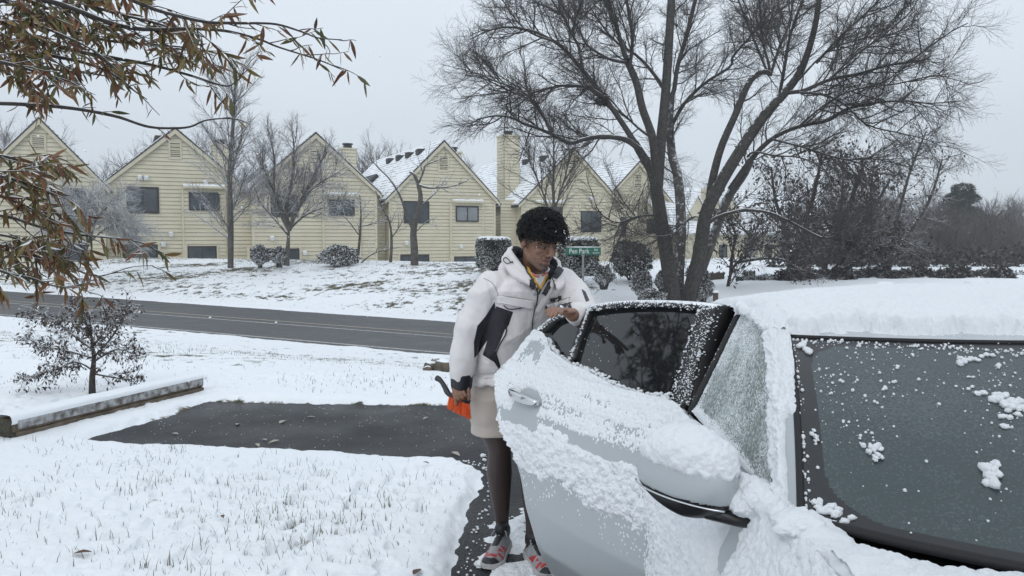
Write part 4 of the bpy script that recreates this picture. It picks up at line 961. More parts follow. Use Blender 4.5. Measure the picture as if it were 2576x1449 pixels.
# ------------------------------------------------------------------ little withered tree by the timbers
rg = np.random.default_rng(3)
sb = G(232, 1000); sY = sb.y
sroot = empty('small_tree', (sb.x, sb.y, .02), 0, 'little tree with curled brown leaves and snow on its crown beside the timbers', 'tree')
inv = -np.array((sb.x, sb.y, .02)); t = Tubes(); l = Tubes()
for i, px in enumerate([[(232, 1002), (232, 950), (236, 900), (230, 850), (225, 800)], [(235, 910), (290, 880), (340, 890), (400, 915)][0:3], [(234, 900), (280, 850), (310, 800), (318, 770)], [(232, 930), (190, 910), (140, 930), (60, 950)],
                        [(233, 880), (180, 840), (130, 800), (80, 780)], [(232, 900), (160, 880), (110, 870), (70, 850)], [(234, 860), (210, 800), (180, 770)], [(234, 940), (290, 950), (330, 955), (345, 940)], [(234, 870), (270, 820), (260, 770)]]):
    pts = limb(px, sY, sY+rg.uniform(-.25, .25) if i else sY)+inv; r = .036 if i == 0 else .011
    t.add(pts, np.linspace(r, .004, len(pts)), 7); sprout(rg, (t, l, l), pts, r, .004, [(.018, .26, .8, .2, .0, .0035, 5, .45 if i == 0 else .15), (.045, .10, .8, .2, -.06, .002, 4, .1)])
t.build('trunk', M_obark, sroot); l.build('twigs', bark('small_twigs', (.035, .028, .026), (.06, .05, .045), .15, .45, 20, .6), sroot)
pts = np.concatenate(l.V); V_, F_ = leafcards(rg, 2500, pts, .010, .040)
link('foliage', npmesh('foliage', V_, F_), add_snow(mat('curled_leaf', (.05, .035, .03), rough=.8, island=[(.06, .042, .036), (.04, .03, .026), (.085, .06, .048), (.05, .036, .034)]), .7, .9, 20, .6), sroot)

# ------------------------------------------------------------------ landscape timbers
M_wood = mat('weathered_timber', (.085, .062, .042), (.16, .125, .09), 9, .85, bump=.7, bscale=30)
M_woodend = mat('mossy_timber_end', (.03, .032, .02), (.085, .075, .05), 40, .95, bump=1., bscale=60)
A = G(42, 1116); B = G(514, 994); dv = (B-A); Lt = dv.length; ang = math.atan2(dv.y, dv.x)
beam = empty('timber_edging', (A.x, A.y, 0), ang, 'stacked weathered timber beam with a roll of snow along its top, left of the asphalt', 'timber edging')
def beam_box(name, x0, x1, y0, y1, z0, z1, m, seed):
    nx = 60; sec = [(y0, z0), (y1, z0), (y1, z1), (y0, z1)]; vs = []; r2 = random.Random(seed); 
    for i in range(nx+1):
        x = x0+(x1-x0)*i/nx
        for (y, z) in sec: vs.append((x, y+.004*(mnoise.noise((x*4, y*20, z*20+seed))), z+.005*mnoise.noise((x*5+3, y*20, z*20+seed))))
    fs = [(i*4+j, i*4+(j+1) % 4, (i+1)*4+(j+1) % 4, (i+1)*4+j) for i in range(nx) for j in range(4)]+[(3, 2, 1, 0), (nx*4, nx*4+1, nx*4+2, nx*4+3)]
    return MB().add(vs, fs).build(name, m, beam, bevel=.006)
beam_box('lower_timber', .0, Lt, .0, .17, -.05, .082, M_wood, 1); beam_box('upper_timber', -.02, Lt, .012, .18, .084, .178, M_wood, 2)
MB().box(-.034, -.021, .014, .178, .086, .176).build('cut_end', M_woodend, beam); MB().box(-.013, -.001, .002, .168, -.02, .080).build('cut_end', M_woodend, beam)
nx, nk = 220, 26; x = np.linspace(-.03, Lt+.01, nx)[:, None]; a = np.linspace(-.16, 1.16, nk)[None, :]*math.pi
rr = .030+.012*fbm(x*3, a*.8, seed=4); V_ = np.stack([x+0*a, .095-np.sign(np.cos(a))*np.abs(np.cos(a))**.5*(.094+.006*(fbm(x*9, a, seed=6)-.5)), .173+np.sign(np.sin(a))*np.abs(np.sin(a))**.7*rr*1.25+.006*(fbm(x*30, a*5, seed=5)-.5)], -1)
sn_ = link('snow', npmesh('snow', V_.reshape(-1, 3), gridfaces(nx, nk)), M_snow, beam, True)
# frost streaks clinging to the upper timber's face
m_fr = add_snow(mat('frosted_timber', (.10, .085, .07), (.45, .46, .47), 16, .85, bump=.6, bscale=50), .8, .9)
MB().box(.02, Lt-.01, -.001, .010, .106, .173).build('frosted_face', m_fr, beam)
# drift of snow along its foot
nx, nk = 200, 24; s_ = np.linspace(-.05, Lt+.2, nx)[:, None]; q = np.linspace(0, 1, nk)[None, :]
w = .17+.05*(fbm(s_*2.5, 0*s_, seed=8)-.5)+.02*(vn(s_*18, 0*s_, seed=9)-.5)
V_ = np.stack([s_+0*q, .01-q*w, .052*(1-q**2.2)+.012*(fbm(s_*9, q*3, seed=7)-.5)*(1-q)-.004], -1)
o = link('snow_drift', npmesh('snow_drift', V_.reshape(-1, 3), gridfaces(nx, nk)), M_snow, None, True); o.location = (A.x, A.y, 0); o.rotation_euler = (0, 0, ang); tag(o, kind='structure')

# ------------------------------------------------------------------ fallen leaves on the asphalt and lawn
M_fall = mat('fallen_leaf', (.3, .26, .2), rough=.5, island=[(.30, .26, .20), (.22, .19, .15), (.36, .33, .28), (.18, .14, .10)])
M_fallb = mat('brown_leaf', (.10, .05, .03), rough=.6)
def fallen(u, v, size, rz, m, label, z=.004, cat='leaf', group='fallen leaves on the asphalt'):
    p = G(u, v, z); rows = []; rr_ = random.Random(int(u*7+v))
    for f, w in ((0, .05), (.2, .16), (.45, .22), (.75, .13), (1, .02)):
        for s in (-1, 0, 1): rows.append(((f-.5)*size, s*w*size, abs(s)*w*size*.35+.004+.02*size*math.sin(f*3)))
    fs = [(i*3+j, i*3+j+1, i*3+j+4, i*3+j+3) for i in range(4) for j in (0, 1)]
    o = MB().add(rows, fs).build('fallen_leaf', m); o.location = p; o.rotation_euler = (rr_.uniform(-.15, .15), rr_.uniform(-.15, .15), rz); o.modifiers.new('t', 'SOLIDIFY').thickness = .0012
    tag(o, label, cat, group)
FL = [(783, 1050, 'leaf near the snowy far edge of the asphalt'), (710, 1062, 'upright curled leaf left of centre near the far edge'), (665, 1107, 'middle of the three leaves lying close together'), (689, 1112, 'palest of the three leaves lying close together'), (648, 1121, 'lowest of the three leaves lying close together'),
      (500, 1127, 'pale leaf beside the near snow edge, right of the timbers'), (398, 1119, 'leaf in the narrow left corner of the asphalt'), (440, 1092, 'leaf closest to the timber drift'), (1070, 1053, 'leaf right of centre near the far snow edge'), (1147, 1143, 'pale leaf near the near lawn, left of the bare leg'), (1275, 1157, 'leaf on the asphalt beside the shin'), (598, 1068, 'dull leaf a little right of the timber end')]
for i, (u, v, lb) in enumerate(FL): fallen(u, v, .075+.02*math.sin(i*2.3), i*1.3, M_fall, lb)
for i, (u, v, lb) in enumerate([(208, 1392, 'folded brown oak leaf lying at bottom left of the lawn'), (560, 1300, 'small brown leaf standing in the middle of the lawn'), (853, 1087+0, 'tiny dark leaf at the near edge of the lawn'), (1072, 1165, 'pale curled leaf on the lawn'), (1050, 1440, 'brown leaf at the bottom edge of the lawn near the asphalt')]):
    if v > 1120: fallen(u, v, .085 if i in (0, 4) else .05, i*1.9, M_fallb, lb, .06, group='brown leaves on the snowy lawn')

# ------------------------------------------------------------------ rocks at the lawn edge
M_rock = add_snow(mat('rock', (.07, .062, .05), (.15, .12, .085), 10, .9, bump=.7, bscale=30), .6, .8, 6, .4)
for i, (u, v, s, lb) in enumerate([(1083, 935, .10, 'tan stone at the left of the rock cluster beyond the asphalt'), (1102, 925, .15, 'large dark stone in the rock cluster'), (1118, 938, .14, 'flat dark stone closest to the jacket sleeve'), (1075, 944, .06, 'smallest stone of the cluster'), (1126, 905, .10, 'far stone half under snow')]):
    p = G(u, v, -.22); p.z = ground_z(p.x, p.y)+.045+s*.35
    V_, F_ = blob((0, 0, 0), (s*.95, s*.9, s*.85), i, 3, .35, 1.2); o = link('rock', npmesh('rock', V_, F_, 3), M_rock); o.location = p; tag(o, lb, 'rock', 'stones beyond the asphalt')

# ------------------------------------------------------------------ clipped hedges and shrubs
M_hedge = add_snow(mat('hedge_leaves', (.025, .035, .018), rough=.7, island=[(.022, .032, .016), (.035, .045, .022), (.018, .024, .013), (.04, .05, .03)]), .25, .7, 4, .5)
M_hedge2 = add_snow(mat('brown_shrub_leaves', (.05, .045, .03), rough=.8, island=[(.045, .045, .03), (.06, .05, .04), (.03, .028, .02), (.10, .10, .095)]), -.1, .35, 5, .7)
def shrub(name, label, u, v, Y, size, n, leaf, m, seed, boxy=False, group=None):
    """leaf shell on a bottom-centre point; size = half width, half depth, height"""
    rg = np.random.default_rng(seed); p0 = P(u, v, Y); root = empty(name, p0, R(25.6) if boxy else 0, label, 'hedge' if boxy else 'shrub', group)
    sx, sy, sz = size; q = rg.normal(0, 1, (n, 3)); q /= np.linalg.norm(q, axis=1)[:, None]
    if boxy:
        q = rg.uniform(-1, 1, (n, 3)); a_ = rg.choice(3, n, p=[.3, .4, .3]); q[np.arange(n), a_] = np.where(rg.uniform(0, 1, n) < .5, -1, 1); q *= rg.uniform(.90, 1.03, (n, 1))*(1-.10*(np.abs(q).min(axis=1) > .80))[:, None]
    else: q *= (rg.uniform(.55, 1.0, (n, 1))**.5)*(1+1.0*(fbm(q[:, 0]*2+9, q[:, 1]*2, q[:, 2]*2, seed)-.5))[:, None]
    c = q*[sx, sy, sz/2]+[0, 0, sz/2]
    d = q+rg.normal(0, .6, (n, 3)); d /= np.linalg.norm(d, axis=1)[:, None]; e = np.cross(d, rg.normal(0, 1, (n, 3))); e /= np.linalg.norm(e, axis=1)[:, None]
    V_ = np.stack([c-e*leaf*.4, c+d*leaf*.3, c+e*leaf*.4, c+d*leaf], 1).reshape(-1, 3)
    link('foliage', npmesh('foliage', V_, np.array([[0, 1, 2], [0, 2, 3]])[None].repeat(n, 0).reshape(-1, 3)+np.arange(n).repeat(2)[:, None]*4, 3), m, root)
    t = Tubes()
    for i in range(9): t.add(wander(rg, np.array([rg.uniform(-.1, .1), 0, -.15]), unit(np.array([rg.normal(0, .5), rg.normal(0, .5), 1.])), sz*.9, 6, .12, 0), np.linspace(.03, .008, 7), 4)
    t.build('stems', M_twig_dark, root)
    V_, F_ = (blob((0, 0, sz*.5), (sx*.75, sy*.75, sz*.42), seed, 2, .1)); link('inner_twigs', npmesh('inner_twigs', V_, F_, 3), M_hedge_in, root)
    if boxy:    # slab of snow on the clipped top
        k = 24; gx, gy = np.meshgrid(np.linspace(-1, 1, k), np.linspace(-1, 1, k)); ed = np.clip((1-np.maximum(abs(gx), abs(gy)))*5, 0, 1)
        V_ = np.stack([gx*sx*1.0, gy*sy*1.0, sz-.03+.12*np.sqrt(ed)+.05*(fbm(gx*3, gy*3, seed=seed)-.5)], -1); link('snow', npmesh('snow', V_.reshape(-1, 3), gridfaces(k, k)), M_snow, root, True)
    return root
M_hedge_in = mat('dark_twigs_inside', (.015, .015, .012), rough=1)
shrub('clipped_hedge', 'boxy clipped evergreen hedge left of the head, topped with snow', 1241, 672, 29, (.46, .55, 1.02), 9000, .06, M_hedge, 1, True, 'clipped hedges by the sign')
shrub('clipped_hedge', 'clipped evergreen hedge behind the street sign, topped with snow', 1454, 690, 27, (.46, .6, 1.18), 9000, .06, M_hedge, 2, True, 'clipped hedges by the sign')
for i, (u, v, Y, s, lb, m, lf_) in enumerate([
    (655, 664, 33, (.36, .36, .75), 'snowy mound shrub left of the pair by the patio door', M_hedge2, .07), (702, 664, 33, (.34, .34, .68), 'snowy mound shrub right of the pair by the patio door', M_hedge2, .07),
    (850, 668, 33, (.75, .5, .85), 'loose snowy shrub between two saplings', M_hedge2, .08), (1588, 694, 28, (.66, .6, 1.25), 'tall spreading evergreen with snow on its sprays, left of the big trunks', M_hedge, .10),
    (1518, 716, 25, (.28, .28, .62), 'round clipped shrub alone on the snow right of the sign post', M_hedge2, .06), (1613, 742, 24.2, (.34, .34, .72), 'round clipped shrub just left of the big trunks', M_hedge2, .06),
    (1668, 725, 26, (.22, .25, .55), 'small shrub tucked against the left trunk', M_hedge2, .06), (1755, 715, 27, (.32, .3, .65), 'dark round shrub right behind the big trunks', M_hedge, .07),
    (1766, 752, 24.5, (.34, .3, .62), 'snow-flecked shrub right of the big trunks', M_hedge2, .06), (1905, 738, 29, (.72, .6, .68), 'broad snow-covered round bush left of the car roof', M_hedge2, .05),
    (1965, 738, 31, (.75, .6, .62), 'second broad snow-covered bush behind it', M_hedge2, .05), (1640, 762, 23.2, (.4, .4, .35), 'low scrub of snowy stems at the foot of the big tree', M_hedge2, .05),
    (2560, 712, 36, (.7, .6, .55), 'snow-dusted juniper at the right edge', M_hedge2, .06), (2165, 722, 33, (.8, .6, .6), 'snowy low shrub under the dark trees', M_hedge2, .06)]):
    shrub('round_shrub', lb, u, v, Y, s, 3600 if s[0] < .5 else 5200, lf_, m, 10+i, group='shrubs along the far bank')
# ------------------------------------------------------------------ street name sign
M_green = mat('sign_green', (.008, .115, .075), rough=.4); M_steel = mat('galvanised_steel', (.22, .23, .24), (.30, .31, .32), 20, .45, .6)
sp = P(1467, 632, 21); gzs = ground_z(sp.x, sp.y)
sg = empty('street_sign', (sp.x, sp.y, gzs), R(-8), 'green street name sign reading Pen Park Rd on a grey post', 'street sign')
zc = sp.z-gzs; pW = .93; pH = .20
MB().tube([(0, 0.02, -.1), (0, 0.02, zc-.10)], .03, 10).build('post', M_steel, sg)
MB().box(-.04, .04, -.01, .05, zc-.13, zc-.088).build('bracket', M_steel, sg)
pl_ = MB().box(-pW/2, pW/2, 0, .012, zc-pH/2, zc+pH/2).build('sign_panel', M_green, sg, bevel=.004)
text_mesh('Pen Park', .185, M_white, 'lettering', pl_, (-.105, -.004, zc-.002), sx=.80)
text_mesh('Rd', .085, M_white, 'lettering', pl_, (.335, -.004, zc+.035)); text_mesh('BLOCK', .055, M_white, 'lettering', pl_, (.345, -.004, zc-.045))
V_, F_ = blob((0, .006, zc+pH/2+.008), (pW/2, .014, .014), 4, 3, .3, 6); link('snow', npmesh('snow', V_, F_, 3), M_snow, sg, True)
sp = P(2045, 686, 33); gzs = ground_z(sp.x, sp.y)
sg = empty('route_sign', (sp.x, sp.y, gzs), 0, 'small white sign reading 768 between two black arrows, under the dark trees', 'road sign')
zc = sp.z-gzs; MB().tube([(0, .02, -.1), (0, .02, zc+.1)], .03, 8).build('post', M_steel, sg)
M_black = mat('sign_black', (.012, .012, .013), rough=.5)
fr_ = MB().box(-.36, .36, -.004, .012, zc-.125, zc+.125).build('sign_border', M_black, sg, bevel=.003)
pl_ = MB().box(-.335, .335, -.012, -.0045, zc-.10, zc+.10).build('sign_panel', M_white, sg)
text_mesh('768', .22, M_black, 'lettering', pl_, (0, -.016, zc-.005), sx=.85)
for s in (-1, 1): MB().prism([(s*.31, zc), (s*.24, zc+.07), (s*.24, zc+.025), (s*.19, zc+.025), (s*.19, zc-.025), (s*.24, zc-.025), (s*.24, zc-.07)], -.018, -.0125).build('arrow', M_black, pl_)
# fence panels, post, utility box, far road
M_fence = mat('old_fence_boards', (.07, .055, .045), (.11, .09, .075), 6, .9)
def fence(u0, u1, v, Y, h, label):
    a = P(u0, v, Y); b_ = P(u1, v, Y+.8); r = empty('board_fence', a, math.atan2(b_.y-a.y, b_.x-a.x), label, 'fence', None); L_ = (b_-a).length; k = int(L_/.15)
    for i in range(k): MB().prism([(i*L_/k, 0), ((i+1)*L_/k-.012, 0), ((i+1)*L_/k-.012, h+.03*math.sin(i*2.1)), ((i+.5)*L_/k, h+.05+.03*math.sin(i*2.1)), (i*L_/k, h+.03*math.sin(i*2.1))], 0, .02).build('board', M_fence, r)
    MB().box(0, L_, .022, .06, h*.7, h*.78).build('rail', M_fence, r)
fence(1784, 1822, 740, 29, .75, 'weathered brown board fence right of the big tree'); fence(1868, 1900, 728, 30, .65, 'grey picket fence behind the broad snowy bush')
p = P(1800, 758, 22.5); pr = MB().tube([(0, 0, -.2), (0, 0, .25)], .075, 10).build('wooden_post', M_fence); pr.location = p; tag(pr, 'short wooden post with a cap of snow in front of the fence', 'post')
V_, F_ = blob((0, 0, .27), (.09, .09, .05), 1, 2, .1); link('snow', npmesh('snow', V_, F_, 3), M_snow, pr, True)
p = P(1862, 728, 28.5); u_ = MB().box(-.12, .12, 0, .2, -.1, .45).build('utility_box', mat('dark_green_box', (.015, .03, .025), rough=.5), bevel=.02); u_.location = p; tag(u_, 'dark green utility box beside the leaning tree', 'utility box')
a = P(2360, 724, 34); b_ = P(2900, 716, 40)
q = MB(); dd = Vector((a.y-b_.y, b_.x-a.x, 0)).normalized()*3.2
q.add([a+Vector((-3, -.4, .0)), b_, b_+dd, a+Vector((-3, -.4, 0))+dd], [(0, 1, 2, 3)]); o = q.build('side_road', M_road); tag(o, kind='structure')

# ------------------------------------------------------------------ snowflakes in the air
rg = np.random.default_rng(9); n = 900; Y = rg.uniform(1.2, 16, n)**1.0; X = rg.uniform(-.75, .75, n)*Y; Zf = CAMZ+rg.uniform(-.40, .36, n)*Y; ok = Zf > .1
bm = bmesh.new(); bmesh.ops.create_icosphere(bm, subdivisions=1, radius=1); v0 = np.array([v.co[:] for v in bm.verts]); f0 = np.array([[v.index for v in f.verts] for f in bm.faces]); bm.free()
c = np.stack([X, Y, Zf], 1)[ok]; m_ = len(c); r = rg.uniform(.0012, .0030, (m_, 1, 1)); V_ = (c[:, None, :]+v0[None]*r*rg.uniform(.6, 1.4, (m_, 1, 3))).reshape(-1, 3); F_ = (np.arange(m_)[:, None, None]*len(v0)+f0[None]).reshape(-1, 3)
o = link('falling_snow', npmesh('falling_snow', V_, F_, 3), mat('snowflake', (.9, .92, .94), rough=.6)); tag(o, 'fine snowflakes drifting through the air', 'snow', kind='stuff')
# ------------------------------------------------------------------ the car
CO = np.array([1.4, 2.3, 0.])
car = empty('car', CO, 0, 'pale silver sedan caked in fresh snow with its rear door standing open', 'car')
M_paint, nt, b = new_mat('silver_paint'); b.inputs['Base Color'].default_value = (.41, .44, .455, 1); b.inputs['Metallic'].default_value = .2; b.inputs['Roughness'].default_value = .38; b.inputs['Coat Weight'].default_value = .5; b.inputs['Coat Roughness'].default_value = .15
t_ = nt.nodes.new('ShaderNodeTexCoord'); n_ = nt.nodes.new('ShaderNodeTexNoise'); n_.inputs['Scale'].default_value = 5; n_.inputs['Detail'].default_value = 6; nt.links.new(t_.outputs['Object'], n_.inputs['Vector'])
mr_ = nt.nodes.new('ShaderNodeMapRange'); mr_.inputs[3].default_value = .32; mr_.inputs[4].default_value = .55; nt.links.new(n_.outputs['Fac'], mr_.inputs[0]); nt.links.new(mr_.outputs[0], b.inputs['Roughness'])
M_blk = mat('black_trim', (.010, .010, .011), (.02, .02, .021), 30, .35); M_rub = mat('rubber_seal', (.008, .008, .009), rough=.7)
M_inside = mat('dark_cabin', (.012, .012, .013), (.02, .02, .021), 6, .9)
M_cars = snow_mat('car_snow', .8, 110)
M_chrome = mat('chrome', (.62, .63, .64), rough=.12, metal=1)
def glass_mat(name, base, frost, sc, lo, hi, rough=.18, spec=.6):
    """dark glass filmed with fine ice"""
    m, nt, b = new_mat(name); L = nt.links; t = nt.nodes.new('ShaderNodeTexCoord')
    n = nt.nodes.new('ShaderNodeTexNoise'); n.inputs['Scale'].default_value = sc; n.inputs['Detail'].default_value = 5; n.inputs['Roughness'].default_value = .7; L.new(t.outputs['Object'], n.inputs['Vector'])
    n2 = nt.nodes.new('ShaderNodeTexNoise'); n2.inputs['Scale'].default_value = 3; n2.inputs['Detail'].default_value = 3; L.new(t.outputs['Object'], n2.inputs['Vector'])
    a = nt.nodes.new('ShaderNodeMath'); a.operation = 'MULTIPLY_ADD'; a.inputs[1].default_value = .5; L.new(n2.outputs['Fac'], a.inputs[0]); L.new(n.outputs['Fac'], a.inputs[2])
    mr = nt.nodes.new('ShaderNodeMapRange'); mr.inputs[1].default_value = lo; mr.inputs[2].default_value = hi; L.new(a.outputs[0], mr.inputs[0])
    mx = nt.nodes.new('ShaderNodeMix'); mx.data_type = 'RGBA'; L.new(mr.outputs[0], mx.inputs[0]); mx.inputs[6].default_value = rgba(base); mx.inputs[7].default_value = rgba(frost); L.new(mx.outputs[2], b.inputs['Base Color'])
    m2 = nt.nodes.new('ShaderNodeMapRange'); m2.inputs[3].default_value = rough; m2.inputs[4].default_value = .7; L.new(mr.outputs[0], m2.inputs[0]); L.new(m2.outputs[0], b.inputs['Roughness'])
    b.inputs['Specular IOR Level'].default_value = spec
    bp = nt.nodes.new('ShaderNodeBump'); bp.inputs['Strength'].default_value = .25; bp.inputs['Distance'].default_value = .004; L.new(mr.outputs[0], bp.inputs['Height']); L.new(bp.outputs[0], b.inputs['Normal'])
    return m
M_wsh = glass_mat('icy_windshield', (.034, .050, .052), (.13, .155, .16), 170, .78, 1.12, .22)
M_wband = glass_mat('windshield_black_band', (.012, .013, .014), (.16, .17, .175), 190, .92, 1.15, .3)
M_side_snow = glass_mat('crusted_side_glass', (.13, .165, .15), (.68, .72, .73), 105, .64, .90, .4)
M_tint = glass_mat('tinted_glass', (.010, .012, .014), (.10, .11, .12), 230, .98, 1.2, .035, .75)
M_ftrim = add_snow(mat('snow_specked_trim', (.013, .013, .014), rough=.6), 0.55, .75, 160, 1.5)
def cl(name, S, F=None, m=None, parent=None, smooth=True, ns=4):
    S = np.asarray(S, float)
    if F is None: F = gridfaces(S.shape[0], S.shape[1])
    me = npmesh(name, S.reshape(-1, 3)-CO, F, ns)
    return link(name, me, m, parent or car, smooth)
def gnorm(S, flip=1):
    du = np.gradient(S, axis=1); dv = np.gradient(S, axis=0); n = np.cross(du, dv)*flip; return n/(np.linalg.norm(n, axis=2, keepdims=True)+1e-9)
def snow_on(name, S, th, parent=None, flip=1, m=None, label=None):
    """snow lying on a grid surface, present where th > 0"""
    n = gnorm(S, flip); V_ = S+n*th[..., None]; F = gridfaces(*S.shape[:2]); keep = (th.ravel()[F] > -.0004).any(1)
    F = F[keep]; used, invx = np.unique(F, return_inverse=True); o = cl(name, V_.reshape(-1, 3)[used], invx.reshape(-1, 4), m or M_cars, parent)
    if label: o['label'] = label
    return o
def ip(x, xs, ys): return np.interp(x, xs, ys)
PZ = [.18, .35, .5, .7, .80, .86, .93, .98, 1.02, 1.05]; PX = [.50, .445, .42, .422, .434, .452, .487, .512, .536, .555]
def XS(z, Y): return ip(z, PZ, PX)+.30*np.clip((.75-Y)/.95, 0, 1)**2.2+.14*np.clip((Y-3.9)/.9, 0, 1)**2
# ---- front door and fender (left of picture)
def side_patch(Y0, Y1, z0, z1, nY, nZ):
    Yg, zg = np.meshgrid(np.linspace(Y0, Y1, nY), np.linspace(0, 1, nZ)); z_ = z0+(z1(Yg)-z0)*zg
    return np.stack([XS(z_, Yg), Yg, z_], -1)
belt = lambda Y: 1.02-.16*np.clip((1.45-Y)/1.5, 0, 1)**1.6-.05*np.clip((Y-3.5)/1.2, 0, 1)
def arch_cut(S, yc):
    F = gridfaces(*S.shape[:2]); c = S.reshape(-1, 3)[F].mean(1); return F[np.hypot(c[:, 1]-yc, c[:, 2]-.33) > .355]
bodyobj = []
for mir in (0, 1):
    def mm(S): 
        S = S.copy()
        if mir: S[..., 0] = 2.8-S[..., 0]
        return S
    S = side_patch(-.12, 1.49, .20, belt, 90, 60); cl('fender', mm(S), arch_cut(S, .55), M_paint)
    S = side_patch(3.42, 4.72, .22, belt, 70, 60); cl('quarter_panel', mm(S), arch_cut(S, 3.62), M_paint)
    if mir:
        S = side_patch(2.48, 3.41, .22, belt, 50, 50); fd = cl('rear_door', mm(S), None, M_paint)
    S = side_patch(1.50, 2.47, .22, belt, 60, 60); fd = cl('front_door', mm(S), None, M_paint)
    if not mir: FD = fd
    S = side_patch(-.1, 4.7, .13, lambda Y: .21+0*Y, 40, 4); S[..., 0] += .05; cl('sill', mm(S), None, M_blk)
    for yc in (.55, 3.62):
        w = MB(); cx = .58 if not mir else 2.22
        def wheel(yc, cx):
            r = bpy.data.objects.new('wheel', None); COL.objects.link(r); r.parent = car; r.location = (cx-1.4, yc-2.3, .33)
            prof = [(.205, -.10), (.25, -.11), (.315, -.10), (.33, -.06), (.33, .06), (.315, .10), (.25, .11), (.205, .10)]
            k = 40; V_ = np.array([[[x, rr*math.cos(a), rr*math.sin(a)] for a in np.arange(k)*2*math.pi/k] for rr, x in prof]); link('tyre', npmesh('tyre', V_.reshape(-1, 3), gridfaces(len(prof), k, True)), M_rub, r, True)
            q = MB(); s = -1 if not mir else 1
            for i in range(10):
                a = i*math.pi/5; q.add([(s*.07, .03*math.cos(a+1.57), .03*math.sin(a+1.57)), (s*.07, .03*math.cos(a-1.57), .03*math.sin(a-1.57)), (s*.085, .2*math.cos(a-.1), .2*math.sin(a-.1)), (s*.085, .2*math.cos(a+.1), .2*math.sin(a+.1))], [(0, 1, 2, 3)])
            q.tube([(s*.09, 0, 0), (s*-.02, 0, 0)], .205, 32, cap=False); q.build('rim', M_chrome, r)
        wheel(yc, cx)
# ---- hood
def hood_z(q, Y):      # q 0..1 across
    e = 1-np.abs(2*q-1); return belt(Y)+.03*(1-(1-np.clip(e*2.2, 0, 1))**3)-.01
def cowlY(X):
    qq = np.clip(np.minimum(X-.538, 2.8-.538-X)/(1.4-.538), 0, 1); return 1.45-.30*(1-(1-qq)**2)
nH, nW = 90, 150
q_ = np.linspace(0, 1, nW)[None, :]; j_ = np.linspace(0, 1, nH)[:, None]
def hoodS(nH, nW, y0=-.10):
    q = np.linspace(0, 1, nW)[None, :]+0*np.linspace(0, 1, nH)[:, None]; j = np.linspace(0, 1, nH)[:, None]+0*q
    Xc = .53+(2.8-1.06)*q; Yt = cowlY(Xc)-.01; Yf = y0-.10*np.sin(math.pi*q); Yy = Yf+(Yt-Yf)*j
    Xe = XS(belt(Yy), Yy); X = Xe+(2.8-2*Xe)*q; return np.stack([X, Yy, hood_z(q, Yy)-.055*ss(.80, 1, j)], -1)
S = hoodS(60, 90); cl('hood', S, None, M_paint)
S = hoodS(190, 420, .2); X, Yy = S[..., 0], S[..., 1]
th = .034+.022*(fbm(X*7, Yy*7, seed=50)-.5)*2+.010*(.55-worley(X*38, Yy*38, 51))+.006*(vn(X*110, Yy*110, seed=52)-.5)
gap = ss(.0, .05, cowlY(X)-Yy-.0-.02*fbm(X*9, Yy*0, seed=53))
wipr = 1-ss(.15, .05, np.hypot((X-1.02)/.8, (Yy-(cowlY(X)-.03))/.35))*1.2
th = th*gap*np.clip(wipr, -.2, 1)-.004*(1-gap)
snow_on('hood_snow', S, th, flip=1)
# front end, closed off with grille, lamps and bumper
S = np.stack([np.stack([x+0*np.linspace(0, 1, 12), -.10-.12*math.sin(math.pi*(x-.8)/1.2)+0*np.linspace(0, 1, 12)+.02*np.sin(np.linspace(0, 3.1, 12)), np.linspace(.2, .86, 12)], -1) for x in np.linspace(.80, 2.0, 30)], 1); cl('front_bumper', S, None, M_paint)
MB().box(-.36, .36, -2.56, -2.52, .55, .72).build('grille', M_blk, car, bevel=.01)
for s in (-1, 1): MB().box(s*.56-.13, s*.56+.13, -2.53, -2.42, .62, .74).build('headlight', mat('lamp_glass', (.3, .32, .34), rough=.1), car, bevel=.03)
# rear end
S = np.stack([np.stack([x+0*np.linspace(0, 1, 12), 4.74+.05*math.sin(math.pi*(x-.66)/1.48)+.03*np.sin(np.linspace(0, 3.1, 12)), np.linspace(.22, .97, 12)], -1) for x in np.linspace(.66, 2.14, 30)], 1); cl('rear_bumper', S, None, M_paint)
# ---- windshield
XL = .688
def headY(X):
    qq = np.clip(np.minimum(X-XL, 2.8-XL-X)/(1.4-XL), 0, 1); return 1.95-.20*(1-(1-qq)**2)
def headZ(X):
    qq = np.clip(np.minimum(X-XL, 2.8-XL-X)/(1.4-XL), 0, 1); return 1.306+.012*qq
def cowlZ(X):
    qq = np.clip(np.minimum(X-.538, 2.8-.538-X)/(1.4-.538), 0, 1); return 1.031-.075*qq+.04*qq**2
def wsS(ns, nt_):
    s = np.linspace(0, 1, ns)[:, None]; t = np.linspace(0, 1, nt_)[None, :]
    Xh = XL+(2.8-2*XL)*t; Xc = .541+(2.8-1.082)*t
    A_ = np.stack([Xh, headY(Xh), headZ(Xh)], -1); B_ = np.stack([Xc, cowlY(Xc)-.0, cowlZ(Xc)], -1)
    S = A_*(1-s[..., None])+B_*s[..., None]; b_ = .022*np.sin(math.pi*s)*np.ones_like(t); S = S+np.stack([0*b_, -b_*.6, b_*.8], -1); return S, s+0*t, t+0*s
S, s_, t_ = wsS(150, 320)
e = np.minimum(t_, 1-t_)*1.6
def rr_sd(s, e):   # signed distance to the inner clear area (metres, rough), positive inside
    a = s*.62-.032; b_ = (1-s)*.62-.030; c_ = e-.040; d = np.minimum(np.minimum(a, b_), c_)
    r = .09; ux, uy = r-c_, r-np.minimum(a, b_); corner = r-np.hypot(np.maximum(ux, 0), np.maximum(uy, 0)); return np.where((ux > 0) & (uy > 0), corner, d)
inner = rr_sd(s_, e) > 0
